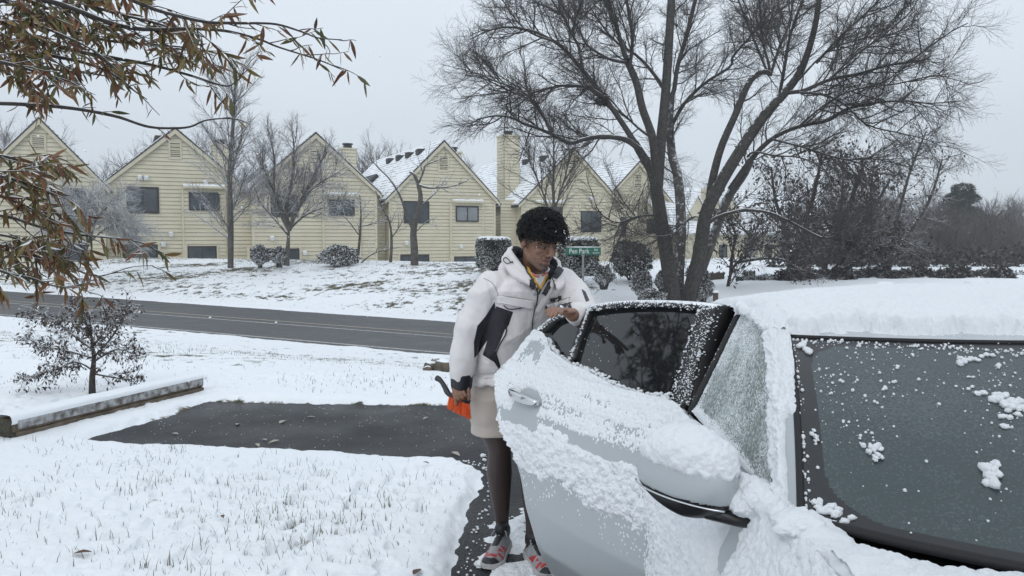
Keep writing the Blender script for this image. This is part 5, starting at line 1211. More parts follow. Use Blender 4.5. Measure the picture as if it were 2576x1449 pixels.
# sensor and mirror mount in the middle top stays dark
inner &= ~((np.hypot((t_-.5)*1.6/.17, (s_-.0)*.62/.2) < 1))
F = gridfaces(150, 320); cen = inner.ravel()[F].sum(1) >= 2
ws = cl('windshield', S, F[cen], M_wsh); 
wb = cl('black_band', S, F[~cen], M_wband, ws)
# rubber seal round the glass
for nm, pts, r_s in (('windshield_seal', S[10:, 0]+[-.004, 0, .0], .0075), ('windshield_seal', S[0, :]+[0, .004, .002], .006), ('windshield_seal', S[-1, :]+[0, -.006, .001], .010), ('windshield_seal', S[:, -1]+[.004, 0, 0], .0075)):
    MB().tube([tuple(p-CO) for p in pts[::4]]+[tuple(pts[-1]-CO)], r_s, 6).build(nm, M_rub, car, True)
# thin trim along the black band's outer left, flecked with snow
# wipers
for x0, x1 in ((.98, 1.62), (1.55, 2.15)):
    p0 = np.array([x0, cowlY(np.array(x0))-.03, 1.0]); p1 = np.array([x1, cowlY(np.array(x1))+.02, 1.035]); pts = [tuple(p0*(1-f)+p1*f+np.array([0, -.02*math.sin(math.pi*f), .01])-CO) for f in np.linspace(0, 1, 12)]
    w_ = MB().tube(pts, .009, 6).build('wiper', M_blk, car, True)
# snow crumbs on the glass
rg = np.random.default_rng(14); Nn = gnorm(S, 1)
if Nn[75, 100, 2] < 0: Nn = -Nn
def ws_pt(u, v):
    d = ray(u, v); best = None
    c = S.reshape(-1, 3); rel = c-np.array([0, 0, CAMZ]); dn = np.array(d)/d.length; k = rel@dn; dist = np.linalg.norm(rel-k[:, None]*dn, axis=1); i = int(np.argmin(dist)); return c[i], Nn.reshape(-1, 3)[i]
VV, FF, n0 = [], [], 0
def crumb(p, n, sx, sy, h, seed, nb=3):
    global n0
    for i in range(nb):
        o_ = np.array([rg.normal(0, sx*.5), rg.normal(0, sy*.35), rg.normal(0, sy*.5)]) if nb > 1 else np.zeros(3)
        o_ = o_-n*np.dot(o_, n); k = rg.uniform(.5, 1.) if nb > 1 else 1
        V_, F_ = blob((0, 0, 0), (sx*k*.6, sy*k*.6, h*k), seed+i, 2, .5, 2.2); V_ = V_+p+o_+n*h*.3; VV.append(V_); FF.append(F_+n0); n0 += len(V_)
for (u, v, sx, sy, nb) in [(2180, 1128, .010, .018, 3), (2170, 1112, .006, .01, 2), (2205, 1150, .009, .026, 5), (2198, 1135, .008, .014, 3), (2212, 1125, .014, .012, 3), (2492, 1195, .018, .03, 10), (2502, 1175, .012, .02, 5), (2478, 1210, .012, .012, 4), (2440, 905, .02, .012, 7), (2475, 893, .014, .01, 4), (2416, 912, .012, .01, 4), (2507, 922, .01, .01, 3),
                          (2512, 1003, .022, .016, 8), (2470, 992, .016, .01, 4), (2545, 1020, .02, .016, 8), (2560, 1035, .02, .014, 6), (2530, 1048, .012, .01, 3), (2525, 1070, .018, .010, 4), (2250, 925, .008, .008, 2), (2217, 942, .008, .01, 2), (2222, 980, .010, .010, 3), (2203, 1013, .007, .007, 2), (2248, 962, .009, .008, 2), (2110, 962, .007, .007, 2), (2085, 990, .007, .007, 2), (2120, 1060, .008, .006, 2), (2165, 1098, .006, .006, 1), (2273, 1237, .007, .006, 1), (2055, 1178, .006, .006, 1),
                          (2165, 865, .008, .007, 3), (2080, 860, .006, .006, 2), (2323, 880, .008, .006, 2), (2132, 876, .007, .006, 1), (2440, 948, .012, .006, 2), (2436, 975, .009, .007, 2), (2075, 1278, .02, .012, 8), (2100, 1290, .02, .012, 8), (2050, 1265, .012, .012, 5), (2120, 1305, .018, .01, 5), (2045, 1095, .008, .02, 5), (2035, 880, .012, .02, 6), (2020, 870, .012, .02, 6)]:
    p, n = ws_pt(u, v); crumb(p, n, sx, sy, min(sx, sy)*.6, int(u), nb)
for (ua, va, ub, vb, cnt) in ((2010, 1000, 2033, 1300, 60), (1998, 865, 2010, 1000, 30), (2000, 852, 2576, 880, 150)):
    for i in range(cnt):
        f = rg.uniform(); p, n = ws_pt(ua+(ub-ua)*f+rg.normal(0, 5), va+(vb-va)*f+abs(rg.normal(0, 7 if cnt > 100 else 2))); r_ = rg.uniform(.0012, .0055)*rg.uniform(.4, 1); crumb(p, n, r_*1.5, r_*1.5, r_, i, 1)
for i in range(270):
    u = rg.uniform(2045, 2576); v = rg.uniform(862, 1000) if i < 190 else rg.uniform(860, 1370); 
    if i % 3 == 0: u = rg.uniform(2050, 2260); v = rg.uniform(870, 1120)
    if i % 7 == 0: u = rg.uniform(2330, 2576); v = rg.uniform(870, 1110)
    p, n = ws_pt(u, v); r_ = abs(rg.normal(0, .0016))+.0009; crumb(p, n, r_*1.3, r_*1.3, r_*.8, i, 1)
crumbs = cl('snow_crumbs', np.concatenate(VV), np.concatenate(FF), M_cars, ws, ns=3); crumbs['kind'] = 'stuff'; crumbs['label'] = 'crumbs and lumps of snow left on the glass'
# ---- A pillar and side glass
Gp = np.array([tuple(P(*a)) for a in [(1869, 782, 2.38), (1886, 787, 2.26), (1906, 799, 2.13), (1926, 825, 2.03), (1938, 865, 1.95), (1946, 950, 1.85), (1949, 1059, 1.75), (1952, 1180, 1.665), (1953, 1290, 1.59)]])
Gs = resample(Gp, 80)
# left edge of the windshield for the same arc parameter
k = np.linspace(0, 1, 80); wl = S[:, 0]; Wl = np.stack([np.interp(np.clip((k-.40)/.60, 0, 1), np.linspace(0, 1, 150), wl[:, i]) for i in range(3)], 1)
Wl[k < .40] = np.stack([XL-.0*k[k < .4], 1.95+(.4-k[k < .4])*1.1, 1.315+(.4-k[k < .4])*.09], 1)
nA = 40; f = np.linspace(0, 1, nA)[:, None, None]; Ap = Gs[None]*(1-f)+Wl[None]*f; bul = .022*np.sin(math.pi*f); Ap = Ap+bul*np.array([-.75, -.35, .35])
cl('a_pillar', Ap, None, M_paint)
fin = lambda A, a, b_: np.stack([np.stack([np.interp(np.linspace(0, 1, b_), np.linspace(0, 1, A.shape[1]), r[:, i]) for i in range(3)], 1) for r in np.stack([np.stack([np.interp(np.linspace(0, 1, a), np.linspace(0, 1, A.shape[0]), A[:, c, i]) for i in range(3)], 1) for c in range(A.shape[1])], 1)])
Af = fin(Ap, 110, 420); fi = np.linspace(0, 1, 110)[:, None]; ki = np.linspace(0, 1, 420)[None, :]
th = .010+.012*(fbm(fi*5, ki*22, seed=60)-.42)*2+.009*(.5-worley(fi*9, ki*48, 61))+.003*(vn(fi*30, ki*150, seed=62)-.5)
th -= .05*ss(.62, .80, fi+.12*(fbm(fi*3, ki*12, seed=63)-.5))*ss(.70, .80, ki)*ss(1.02, .96, ki); th *= ss(-.01, .07, fi)*.8+.2
thA = th*(1-ss(.93, 1., fi)*.9)-.004*ss(.96, 1, fi)
snow_on('pillar_snow', Af, thA, flip=1)
fl = np.sign(np.dot(gnorm(Af)[50, 200], np.array([-1, -.3, .3])))
bpy.data.objects.remove(bpy.data.objects['pillar_snow']); snow_on('pillar_snow', Af, thA, flip=fl)
# glass of the front door: between B line and the curve
Bt = np.array(tuple(P(1869, 782, 2.38))); Bb = np.array(tuple(P(1744, 1036, 2.38))); Gb = Gs[-1]
ng = 90; zz = np.linspace(0, 1, ng); GG = []
for a in zz:
    rear = Bb*(1-a)+Bt*a; zt = Gb[2]*(1-a)+(Bt[2]-.0)*a
    i = len(Gs)-1-np.argmin(np.abs(Gs[::-1, 2]-(Gb[2]*(1-a)+Bt[2]*a))+np.where(np.arange(80) > 79, 9, 0)); 
    jj = int(round((1-a)**1.0*79)); fr = Gs[jj]; GG.append(np.linspace(rear, fr, 60))
GG = np.array(GG); gl = cl('side_window', GG+np.array([-.0005, 0, 0]), None, M_side_snow, FD)
nn_ = gnorm(GG); nn_ *= np.sign(nn_[40, 30] @ np.array([-1, -.1, .2])); Gf = fin(GG, 260, 260); aa = np.linspace(0, 1, 260)[:, None]; bb = np.linspace(0, 1, 260)[None, :]
nf = gnorm(Gf); sg_ = np.sign(nf[130, 130] @ np.array([-1, -.1, .2]))
cX = Gf[..., 1]*95; cZ = Gf[..., 2]*95
edge_ = np.minimum(np.minimum(bb, 1-bb), np.minimum(aa, 1-aa)*.8)
th = .0042*(.30-worley(cX*2.2, cZ*2.2, 70)+.55*(fbm(cX*.15, cZ*.15, seed=71)-.5)+.25*(fbm(cX*.9, cZ*.9, seed=77)-.5))+.012*ss(.10, .0, aa)*fbm(cX*.3, cZ*.3, seed=72)+.004*ss(.10, 0, edge_)*(fbm(cX*.25, cZ*.25, seed=75)-.35)
th += .0011*ss(.5, 1, aa)
snow_on('frozen_crust', Gf, th, gl, flip=sg_)
# frames: seal down the B line, arched trim round the glass
def rib(name, pts, r, m, parent, sq=1, k=8, ob=CO):
    return MB().tube([tuple(np.array(p)-ob) for p in pts], r, k, squash=sq).build(name, m, parent, True)
rib('window_seal', [Bb+[-.004, .0, -.03]]+[Bb*(1-a)+Bt*a+[-.006, .004, 0] for a in np.linspace(0, 1, 12)], .011, M_ftrim, FD)
rib('window_trim', [g+[-.003, 0, 0] for g in Gs[:-1:2]], .0065, M_ftrim, FD)
# body B pillar in the door opening and cabin darkness
Br = np.array([Bb*(1-a)+Bt*a for a in np.linspace(-.9, 1, 14)])
MB().add([tuple(p-CO+[.012, 0, 0]) for p in Br]+[tuple(p-CO+[.02, .09, 0]) for p in Br], [(i, i+1, 15+i, 14+i) for i in range(13)]).build('b_pillar', M_inside, car)
q = MB(); q.box(-.84, .84, -.9, 1.9, .18, .24); q.build('cabin_floor', M_inside, car)
for y0 in (-.25, .85):
    for x0 in ((-.62, .08) if y0 < 0 else (-.66, )):
        w = .54 if y0 < 0 else 1.3
        q = MB().box(x0, x0+w, y0, y0+.5, .26, .48, None).build('seat', M_inside, car, bevel=.06)
        q = MB(); q.add([(x0, y0+.42, .45), (x0+w, y0+.42, .45), (x0+w, y0+.66, 1.02), (x0, y0+.66, 1.02), (x0, y0+.56, .45), (x0+w, y0+.56, .45), (x0+w, y0+.76, 1.0), (x0, y0+.76, 1.0)], [(0, 1, 2, 3), (7, 6, 5, 4), (0, 4, 5, 1), (1, 5, 6, 2), (2, 6, 7, 3), (3, 7, 4, 0)]); q.build('seat_back', M_inside, car, bevel=.05)
# ---- roof
def edgeX(Y): return np.interp(Y, [1.93, 2.03, 2.13, 2.38, 2.8, 3.3, 3.8, 4.35], [.640, .655, .672, .698, .735, .800, .83, .80])
def edgeZ(Y): return np.interp(Y, [1.93, 2.03, 2.13, 2.38, 2.8, 3.3, 3.8, 4.35], [1.300, 1.318, 1.328, 1.334, 1.300, 1.250, 1.16, 1.02])
def roofS(nr, nc, y1=3.45, grow=0):
    q = np.linspace(0, 1, nc)[None, :]+0*np.linspace(0, 1, nr)[:, None]; j = np.linspace(0, 1, nr)[:, None]+0*q
    Xa = .640+(2.8-1.28)*q; Yf = headY(Xa)+.012; Y = Yf+(y1-Yf)*j; Xe = edgeX(Y); X = Xe+(2.8-2*Xe)*q
    e_ = np.minimum(q, 1-q)*2; crown = .014+.040*ss(1.8, 2.6, Y); z = edgeZ(Y)+(crown)*(1-(1-e_)**2.6)
    zf = headZ(X)+.004; k = ss(.35, 0, Y-Yf)*ss(0, .08, e_); z = z*(1-k)+zf*k
    return np.stack([X, Y, z], -1), q, Y-Yf
Sr, _, _ = roofS(60, 90); cl('roof', Sr, None, M_paint); cl('headliner', Sr*[1, 1, 1]-[0, 0, .03], None, M_inside)
Sf, qf, df = roofS(330, 640); X, Y = Sf[..., 0], Sf[..., 1]
th = .030+.010*ss(.45, .1, df)+.010*(fbm(X*3, Y*3, seed=80)-.5)+.014*(fbm(X*11, Y*11, seed=87)-.5)*ss(.5, .1, df)+.010*(.5-worley(X*30, Y*30, 81))*ss(.9, 0, df)+.010*(fbm(X*26, Y*26, seed=82)-.5)+.005*(vn(X*75, Y*75, seed=88)-.5)
fr = df-.085*ss(.72, 1.0, X)-.02-.10*(fbm(X*6, 0*X, seed=83)-.5)*2-.034*(fbm(X*32, Y*32, seed=84)-.5)*2-.03*ss(.8, .95, X)*ss(1.35, 1.1, X)+.075*ss(.78, .66, X)
th = th*ss(-.004, .035, fr)-.006*ss(.0, -.01, fr)
# loose crumbs below the front rim
cr_ = .012*(.33-worley(X*60, Y*60, 85))*ss(-.06, 0, fr)*(fr < .01)*ss(.45, .6, fbm(X*12, Y*12, seed=86)); th = np.maximum(th, np.where(fr < .01, cr_-.001, -1))
e_ = np.minimum(qf, 1-qf)*1.5; th = th*ss(-.01, .06, e_)+.008*ss(.06, 0, e_)
snow_on('roof_snow', Sf, th, flip=np.sign(gnorm(Sf)[100, 300, 2]))
for (u, v, Y, r) in [(2458, 720, 2.7, (.042, .04, .026)), (2228, 716, 3.0, (.04, .04, .012)), (2560, 728, 2.55, (.03, .05, .018))]:
    p = P(u, v, Y); V_, F_ = blob(tuple(p), r, 3, 3, .25); cl('roof_snow_lump', V_, F_, M_cars, ns=3)
# bank of snow over the pillar top joining roof and door glass
# windscreen to rear: rear glass, boot lid
q = np.linspace(0, 1, 30)[None, :]; j = np.linspace(0, 1, 12)[:, None]
Y = 3.45+.85*j+0*q; Xe = edgeX(Y); cl('rear_window', np.stack([Xe+(2.8-2*Xe)*q, Y, edgeZ(Y)+.04*np.sin(math.pi*q)*(1-.3*j)], -1), None, M_tint)
Y = 4.28+.46*j+0*q; Xe = XS(belt(Y), Y); S2 = np.stack([Xe+(2.8-2*Xe)*q, Y, belt(Y)+.03*np.sin(math.pi*q)-.02*j], -1); cl('boot_lid', S2, None, M_paint); cl('boot_snow', S2+[0, 0, .03], None, M_cars)
for mir in (0, 1):
    y0 = 3.45 if not mir else 1.6
    j2 = np.linspace(0, 1, 30)[None, :]; a2 = np.linspace(0, 1, 8)[:, None]; Y = y0+(4.3-y0)*j2+0*a2; Xe = edgeX(np.maximum(Y, 1.95)); X0 = XS(belt(Y), Y); X = X0*(1-a2)+Xe*a2; Z = belt(Y)*(1-a2)+edgeZ(np.maximum(Y, 1.95))*a2
    if mir: X = 2.8-X; k = ss(1.98, 1.6, Y); Z = Z-(a2*k*(Z-belt(Y)))
    cl('side_glass', np.stack([X, Y, Z], -1), None, M_tint if mir else M_paint)
# ---- side snow: front door + fender
S = side_patch(.35, 2.465, .30, lambda Y: belt(Y)-.0, 620, 300); Yg, zg = S[..., 1], S[..., 2]
w1 = worley(Yg*34, zg*26, 90); w2 = worley(Yg*80, zg*70, 91)
cov = fbm(Yg*5, zg*5, seed=92)-.45+.5*ss(2.46, 2.2, Yg)+.25*ss(.5, .9, zg)+.2*ss(.15, .0, np.abs(zg-.97))
th = .012*np.clip(cov*2, -1, 1.3)+.010*(.5-w1)+.007*(.5-w2)+.004*(vn(Yg*140, zg*140, seed=93)-.5)+.010*ss(.9, 1.01, zg)
bare = ss(.055, .03, np.hypot((Yg-1.66)/1.1, (zg-.90)/1.5)); th -= .05*bare
snow_on('door_snow', S, th, flip=np.sign(gnorm(S)[150, 300] @ np.array([-1, 0, 0])))
# snow bridging hood edge and fender
Ye = np.linspace(.2, 1.56, 200)[:, None]; ae = np.linspace(0, 2*math.pi, 28)[None, :]; re = .036+.016*(fbm(Ye*9, ae*1.2, seed=120)-.5)+.010*(fbm(Ye*40, ae*6, seed=121)-.5)+.012*(.5-worley(Ye*30+0*ae, ae*3+0*Ye, 122)); Xe_ = XS(belt(Ye), Ye)+.012
cl('fender_snow', np.stack([Xe_+re*1.3*np.cos(ae), Ye+0*ae, belt(Ye)-.008+re*.85*np.sin(ae)], -1), None, M_cars)
# heap of snow over belt line at the mirror foot and along the sill of the glass
for (u, v, Y, r, sd_) in [(1900, 1245, 1.60, (.035, .05, .035), 1), (1935, 1270, 1.56, (.03, .05, .03), 2), (1868, 1225, 1.63, (.025, .04, .03), 3), (1975, 1290, 1.50, (.035, .04, .022), 4), (1720, 1070, 2.36, (.03, .09, .03), 5), (1745, 1085, 2.2, (.03, .08, .025), 6), (2010, 1320, 1.42, (.05, .05, .025), 7), (1880, 1262, 1.6, (.04, .04, .03), 8)]:
    V_, F_ = blob(tuple(P(u, v, Y)), r, sd_, 5, .22, 2); V_ += (.006*(vn(V_[:, 0]*80, V_[:, 1]*80, V_[:, 2]*80, 5)-.5))[:, None]; V_ += np.stack([.012*(fbm(V_[:, 0]*45, V_[:, 1]*45, V_[:, 2]*45, sd_+k_)-.5) for k_ in (1, 2, 3)], 1); cl('snow_heap', V_, F_, M_cars, ns=3)
# ---- mirror
mc = P(1735, 1200, 1.66); mroot = bpy.data.objects.new('side_mirror', None); COL.objects.link(mroot); mroot.parent = car; mroot.location = Vector(mc)-Vector(CO)
ax = unit(np.array(tuple(P(1850, 1232, 1.58)))-np.array(tuple(P(1612, 1165, 1.74))))    # along the housing
ay = unit(np.cross(np.array([0, 0, 1.]), ax)); az = np.cross(ax, ay)
th_ = np.linspace(0, math.pi, 70)[:, None]; ph = np.linspace(0, 2*math.pi, 120)[None, :]
def msurf(g=1., lo=-1, hi=1):
    # superellipsoid; x along the housing (right end blunt), y towards the glass, z up
    x = np.cos(th_)+0*ph; r = np.sin(th_)**.72; y = r*np.cos(ph); z = r*np.sin(ph)
    x = np.where(x > 0, x**.9 if False else np.abs(x)**1.0*.85, x)
    hx = .124; prof = 1.0-.22*np.clip(-x, 0, 1)**1.5-.12*np.clip(x, 0, 1); zz = z*(.082*prof)*np.where(z > 0, 1.05-.15*np.clip(-x, 0, 1), 1.0); return np.stack([x*hx*g, y*.060*g, zz*g], -1)
def mw(S): return S[..., 0:1]*ax+S[..., 1:2]*ay+S[..., 2:3]*az
Sm = msurf(); F = gridfaces(70, 120); zc_ = Sm[..., 2].ravel()[F].mean(1); xc_ = Sm[..., 0].ravel()[F].mean(1); low = zc_ < -.030-.10*(xc_+.02)*.25
V_ = mw(Sm).reshape(-1, 3)
link('mirror_housing', npmesh('mirror_housing', V_, F[~low]), M_paint, mroot, True)
Vl = mw(Sm*[1.0, 1.03, 1.04]).reshape(-1, 3); link('mirror_lower_cover', npmesh('mirror_lower_cover', Vl, F[low]), M_blk, mroot, True)
ring = [tuple(mw(np.array([[x*1.0, -.062*math.sqrt(max(0, 1-(x/.13)**2))-.0, -.034-.025*(x+.02)]]))[0]) for x in np.linspace(-.124, .105, 24)]
MB().tube(ring, .0022, 6).build('indicator_strip', M_chrome, mroot, True)
st0 = mw(np.array([[.05, .0, -.055]]))[0]; st1 = np.array(tuple(P(1888, 1312, 1.60)))-np.array(mc)+[.02, 0, 0]
MB().tube([tuple(st0-ax*.04), tuple(st0), tuple(st0*.5+st1*.5+[0, 0, -.006]), tuple(st1)], [.022, .030, .022, .026], 12, squash=.7).build('mirror_arm', M_blk, mroot, True)
gx = np.linspace(-.105, .085, 10); MB().box(-.09, .08, .0, .004, -.05, .05, Matrix(((ax[0], ay[0], az[0], ay[0]*.055), (ax[1], ay[1], az[1], ay[1]*.055), (ax[2], ay[2], az[2], ay[2]*.055), (0, 0, 0, 1)))).build('mirror_glass', M_chrome, mroot, bevel=.01)
# snow on the upper half
th_ = np.linspace(.02, math.pi-.02, 170)[:, None]; ph = np.linspace(-.35, math.pi+.25, 230)[None, :]; Sm = msurf(); W_ = mw(Sm)+np.array(mc); sz = Sm[..., 2]; x = Sm[..., 0]
nrm_ = gnorm(W_); 
if (nrm_[80, 110] @ np.array([0, 0, 1.])) < 0: nrm_ = -nrm_; fm = -1
else: fm = 1
t0 = .024*ss(.015, .070, sz)*(1+.25*np.clip(-x/.12, -1, .4))+.003+.010*(fbm(x*40, sz*40, Sm[..., 1]*40, 95)-.5)+.005*(vn(x*130, sz*130, Sm[..., 1]*130, 96)-.5)
t0 -= .045*ss(.034, .002, sz+.018*(fbm(x*60, Sm[..., 1]*60, seed=97)-.5)+.10*(x+.03)*.3)
t0 = np.where(np.abs(Sm[..., 0]) > .118, t0*.5, t0)
o = snow_on('snow_cap', W_, t0, mroot, flip=fm); o.data.transform(Matrix.Translation(Vector(CO)-Vector(mc)))
# ---- rear door, open
HN = np.array([.49, 2.47]); WD = np.array([-.507, .862]); ND = np.array([-.862, -.507])
OZ = [.2, .35, .5, .7, .80, .86, .93, .98, 1.02, 1.34]; OO = [.0, .06, .08, .077, .064, .045, .012, -.020, -.055, -.215]
def dpt(w, z, out=0.):
    w = np.asarray(w, float); z = np.asarray(z, float); o = ip(z, OZ, OO)+out-.05*(w-.5)**2*1.0
    return np.stack([HN[0]+WD[0]*w+ND[0]*o, HN[1]+WD[1]*w+ND[1]*o, z+0*w], -1)
def dsolve(u, v):
    w, z = .4, 1.
    for i in range(80):
        q = dpt(w, z); p = P(u, v, q[1]); z += (p.z-z)*.5; w += (q[0]-p.x)*.9
    return w, z
top = [dsolve(*a) for a in [(1722, 1030), (1681, 1004), (1613, 994), (1551, 973), (1485, 936), (1443, 920), (1415, 900), (1393, 885), (1384, 858), (1370, 838), (1349, 831), (1322, 862), (1290, 905), (1268, 930), (1254, 945)]]
bot = [dsolve(*a) for a in [(1390, 1449), (1330, 1300), (1310, 1200), (1290, 1130), (1262, 1085), (1250, 1020), (1250, 960)]]
print('door', [tuple(round(x, 2) for x in p) for p in top], [tuple(round(x, 2) for x in p) for p in bot])
tw_ = np.array([p[0] for p in top]); tz_ = np.array([p[1] for p in top]); o_ = np.argsort(tw_); tw_, tz_ = tw_[o_], tz_[o_]
bw_ = np.array([-.02, .35, .60]+[p[0] for p in bot]); bz_ = np.array([.24, .24, .25]+[p[1] for p in bot]); o_ = np.argsort(bw_); bw_, bz_ = bw_[o_], bz_[o_]
WM = max(tw_.max(), bw_.max())-.002
def doorS(nw, nz, out=0.):
    w = np.linspace(0., WM, nw)[None, :]+0*np.linspace(0, 1, nz)[:, None]; zt = np.interp(w, tw_, tz_); zb = np.minimum(np.interp(w, bw_, bz_), zt-.02); s = np.linspace(0, 1, nz)[:, None]; z = zb+(zt-zb)*s
    return dpt(w, z, out), w, z
hinge = dpt(0, 0.0)
DR = bpy.data.objects.new('rear_door', None); COL.objects.link(DR); DR.parent = car; DR['label'] = 'rear door swung open towards the parking bay'
def dl(name, V_, F, m, smooth=True, parent=None, ns=4): return cl(name, V_, F, m, parent or DR, smooth, ns)
So, w_, z_ = doorS(90, 80); Si, _, _ = doorS(90, 80, -.075)
nv = 90*80; F1 = gridfaces(80, 90); idx = np.arange(nv).reshape(80, 90); rimI = np.concatenate([idx[0], idx[1:, -1], idx[-1, ::-1][1:], idx[::-1, 0][1:]])
rim = np.stack([rimI[:-1], rimI[1:], rimI[1:]+nv, rimI[:-1]+nv], -1)
dl('door_panel', np.concatenate([So.reshape(-1, 3), Si.reshape(-1, 3)]), np.concatenate([F1, F1[:, ::-1]+nv, rim]), M_paint)
# glass, frame, divider, pillar trim
def dpoly(pxs, out): return [dpt(*dsolve(u, v), out) for u, v in pxs]
gt = [dsolve(*a) for a in [(1775, 783), (1727, 776), (1650, 772), (1585, 773), (1500, 779), (1471, 786), (1425, 797), (1397, 806), (1378, 834)]]
gb = [dsolve(*a) for a in [(1700, 1016), (1681, 1004), (1613, 996), (1551, 976), (1485, 940), (1443, 925), (1415, 903), (1393, 888), (1380, 850)]]
n = 120; f = np.linspace(0, 8, n); gt_ = np.array([np.interp(f, range(9), [p[i] for p in gt]) for i in (0, 1)]).T; gb_ = np.array([np.interp(f, range(9), [p[i] for p in gb]) for i in (0, 1)]).T
a = np.linspace(0, 1, 30)[:, None, None]; WZ = gb_[None]*(1-a)+gt_[None]*a
dl('window_glass', dpt(WZ[..., 0], WZ[..., 1], -.018), None, M_tint)
def band(name, outer, inner, o0, o1, m, nn=60):
    """solid strip on the door skin between two pixel outlines"""
    A_ = resample([(*dsolve(*p), 0) for p in outer], nn)[:, :2]; B_ = resample([(*dsolve(*p), 0) for p in inner], nn)[:, :2]
    V_ = np.concatenate([dpt(A_[:, 0], A_[:, 1], o1), dpt(B_[:, 0], B_[:, 1], o1), dpt(B_[:, 0], B_[:, 1], o0), dpt(A_[:, 0], A_[:, 1], o0)]).reshape(4, nn, 3)
    F = [(r*nn+i, r*nn+i+1, ((r+1) % 4)*nn+i+1, ((r+1) % 4)*nn+i) for r in range(4) for i in range(nn-1)]+[(0, nn, 2*nn, 3*nn), (nn-1, 4*nn-1, 3*nn-1, 2*nn-1)]
    return dl(name, V_.reshape(-1, 3), np.array(F), m, False)
band('window_frame', [(1801, 769), (1764, 763), (1670, 757), (1565, 757), (1480, 769), (1430, 783), (1392, 797), (1366, 816), (1345, 833)], [(1795, 786), (1762, 780), (1670, 773), (1583, 774), (1490, 783), (1432, 797), (1400, 808), (1386, 820), (1368, 840)], -.05, .006, M_ftrim)
band('window_divider', [(1486, 781), (1472, 815), (1456, 860), (1443, 906)], [(1474, 783), (1460, 816), (1445, 862), (1429, 904)], -.03, .004, M_ftrim, 16)
band('pillar_trim', [(1806, 771), (1787, 822), (1767, 876), (1750, 940), (1731, 1030)], [(1764, 777), (1747, 826), (1728, 885), (1710, 945), (1684, 1026)], -.06, .008, M_ftrim, 30)
band('door_edge_seal', [(1812, 771), (1795, 822), (1775, 876), (1757, 940), (1737, 1034)], [(1803, 771), (1784, 822), (1764, 876), (1747, 940), (1728, 1030)], -.09, .001, M_rub, 30)
# handle
h0, h1 = dsolve(1292, 980), dsolve(1362, 1014); fs_ = np.linspace(0, 1, 16)
HP = [dpt(h0[0]*(1-f)+h1[0]*f, h0[1]*(1-f)+h1[1]*f, .008+.034*math.sin(math.pi*f)**.5) for f in fs_]
MB().tube([tuple(p-CO) for p in HP], [.008+.008*math.sin(math.pi*f)**.6 for f in fs_], 10, squash=1.3).build('door_handle', M_chrome, DR, True)
HP2 = [dpt(h0[0]*(1-f)+h1[0]*f, h0[1]*(1-f)+h1[1]*f+.006, .012+.036*math.sin(math.pi*f)**.5) for f in np.linspace(.08, .9, 12)]
rib('handle_snow', [tuple(p) for p in HP2], [.006, .008, .010, .007, .009, .008, .010, .008, .007, .006, .005, .004], M_cars, DR)
# snow crust over the door skin
Sd, w_, z_ = doorS(640, 560); zt = np.interp(w_, tw_, tz_)
g1 = fbm(w_*5, z_*9, seed=101); w1 = worley(w_*24, z_*26, 102); w2 = worley(w_*52, z_*52, 103); fine = vn(w_*150, z_*150, seed=104)-.5
upper = ss(.805, .865, z_+.05*(fbm(w_*7, z_*3, seed=105)-.5)); streak = fbm(w_*3, z_*60, seed=106)-.5
w3_ = worley(w_*95, z_*95, 113); thU = .0036+.007*streak+.014*(g1-.5)+.005*(.45-w2)+.005*(.45-w3_)+.003*fine+.012*ss(.05, .0, zt-z_)+.006*ss(.97, 1.1, w_)
lowb = .625+.06*(fbm(w_*6, 0*w_, seed=107)-.5)-.02*ss(.5, 0, w_); cov = ss(lowb-.06, lowb+.10, z_+.05*(fbm(w_*14, z_*14, seed=112)-.5))
w3 = worley(w_*95, z_*95, 113); lump = .006+.017*(.62-w1)+.010*(.5-w2)+.005*(.45-w3)+.003*fine
thL = lump*ss(.15, .7, cov)+.012*(g1-.48)-.022*(1-cov)**1.2
midgap = ss(.024, .004, np.abs(z_-(.822+.02*(g1-.5))))*ss(.44, .54, fbm(w_*8, z_*14, seed=108))*ss(1.0, .9, w_); 
scat = .010*(.32-worley(w_*46, z_*46, 109))*ss(.52, .64, vn(w_*30, z_*30, seed=110)+.25*ss(.56, .66, z_))*ss(.44, .60, z_)
leftb = .016*(.55-w2)*ss(.93, 1.03, w_+.05*(g1-.5))*ss(.50, .68, z_)
nothb = ss(.075, .04, np.hypot((w_-(h0[0]+h1[0])/2+.02)/1.5, z_-(h0[1]+h1[1])/2+.035)/1.0)
th = np.maximum(np.maximum(thU*upper-.02*(1-upper), thL*(1-upper)-.02*upper), np.maximum(scat, leftb)-.0012)-.02*midgap-.03*nothb
# rear fender part near quarter glass is thin and rubbed
th -= .007*ss(.80, .95, w_)*ss(.98, 1.03, z_)*ss(.4, .6, fbm(w_*9, z_*9, seed=111))
snow_on('door_snow', Sd, th, DR, flip=np.sign(gnorm(Sd)[200, 300] @ np.array([ND[0], ND[1], 0])), label='clumpy crust of snow over the upper half of the door')
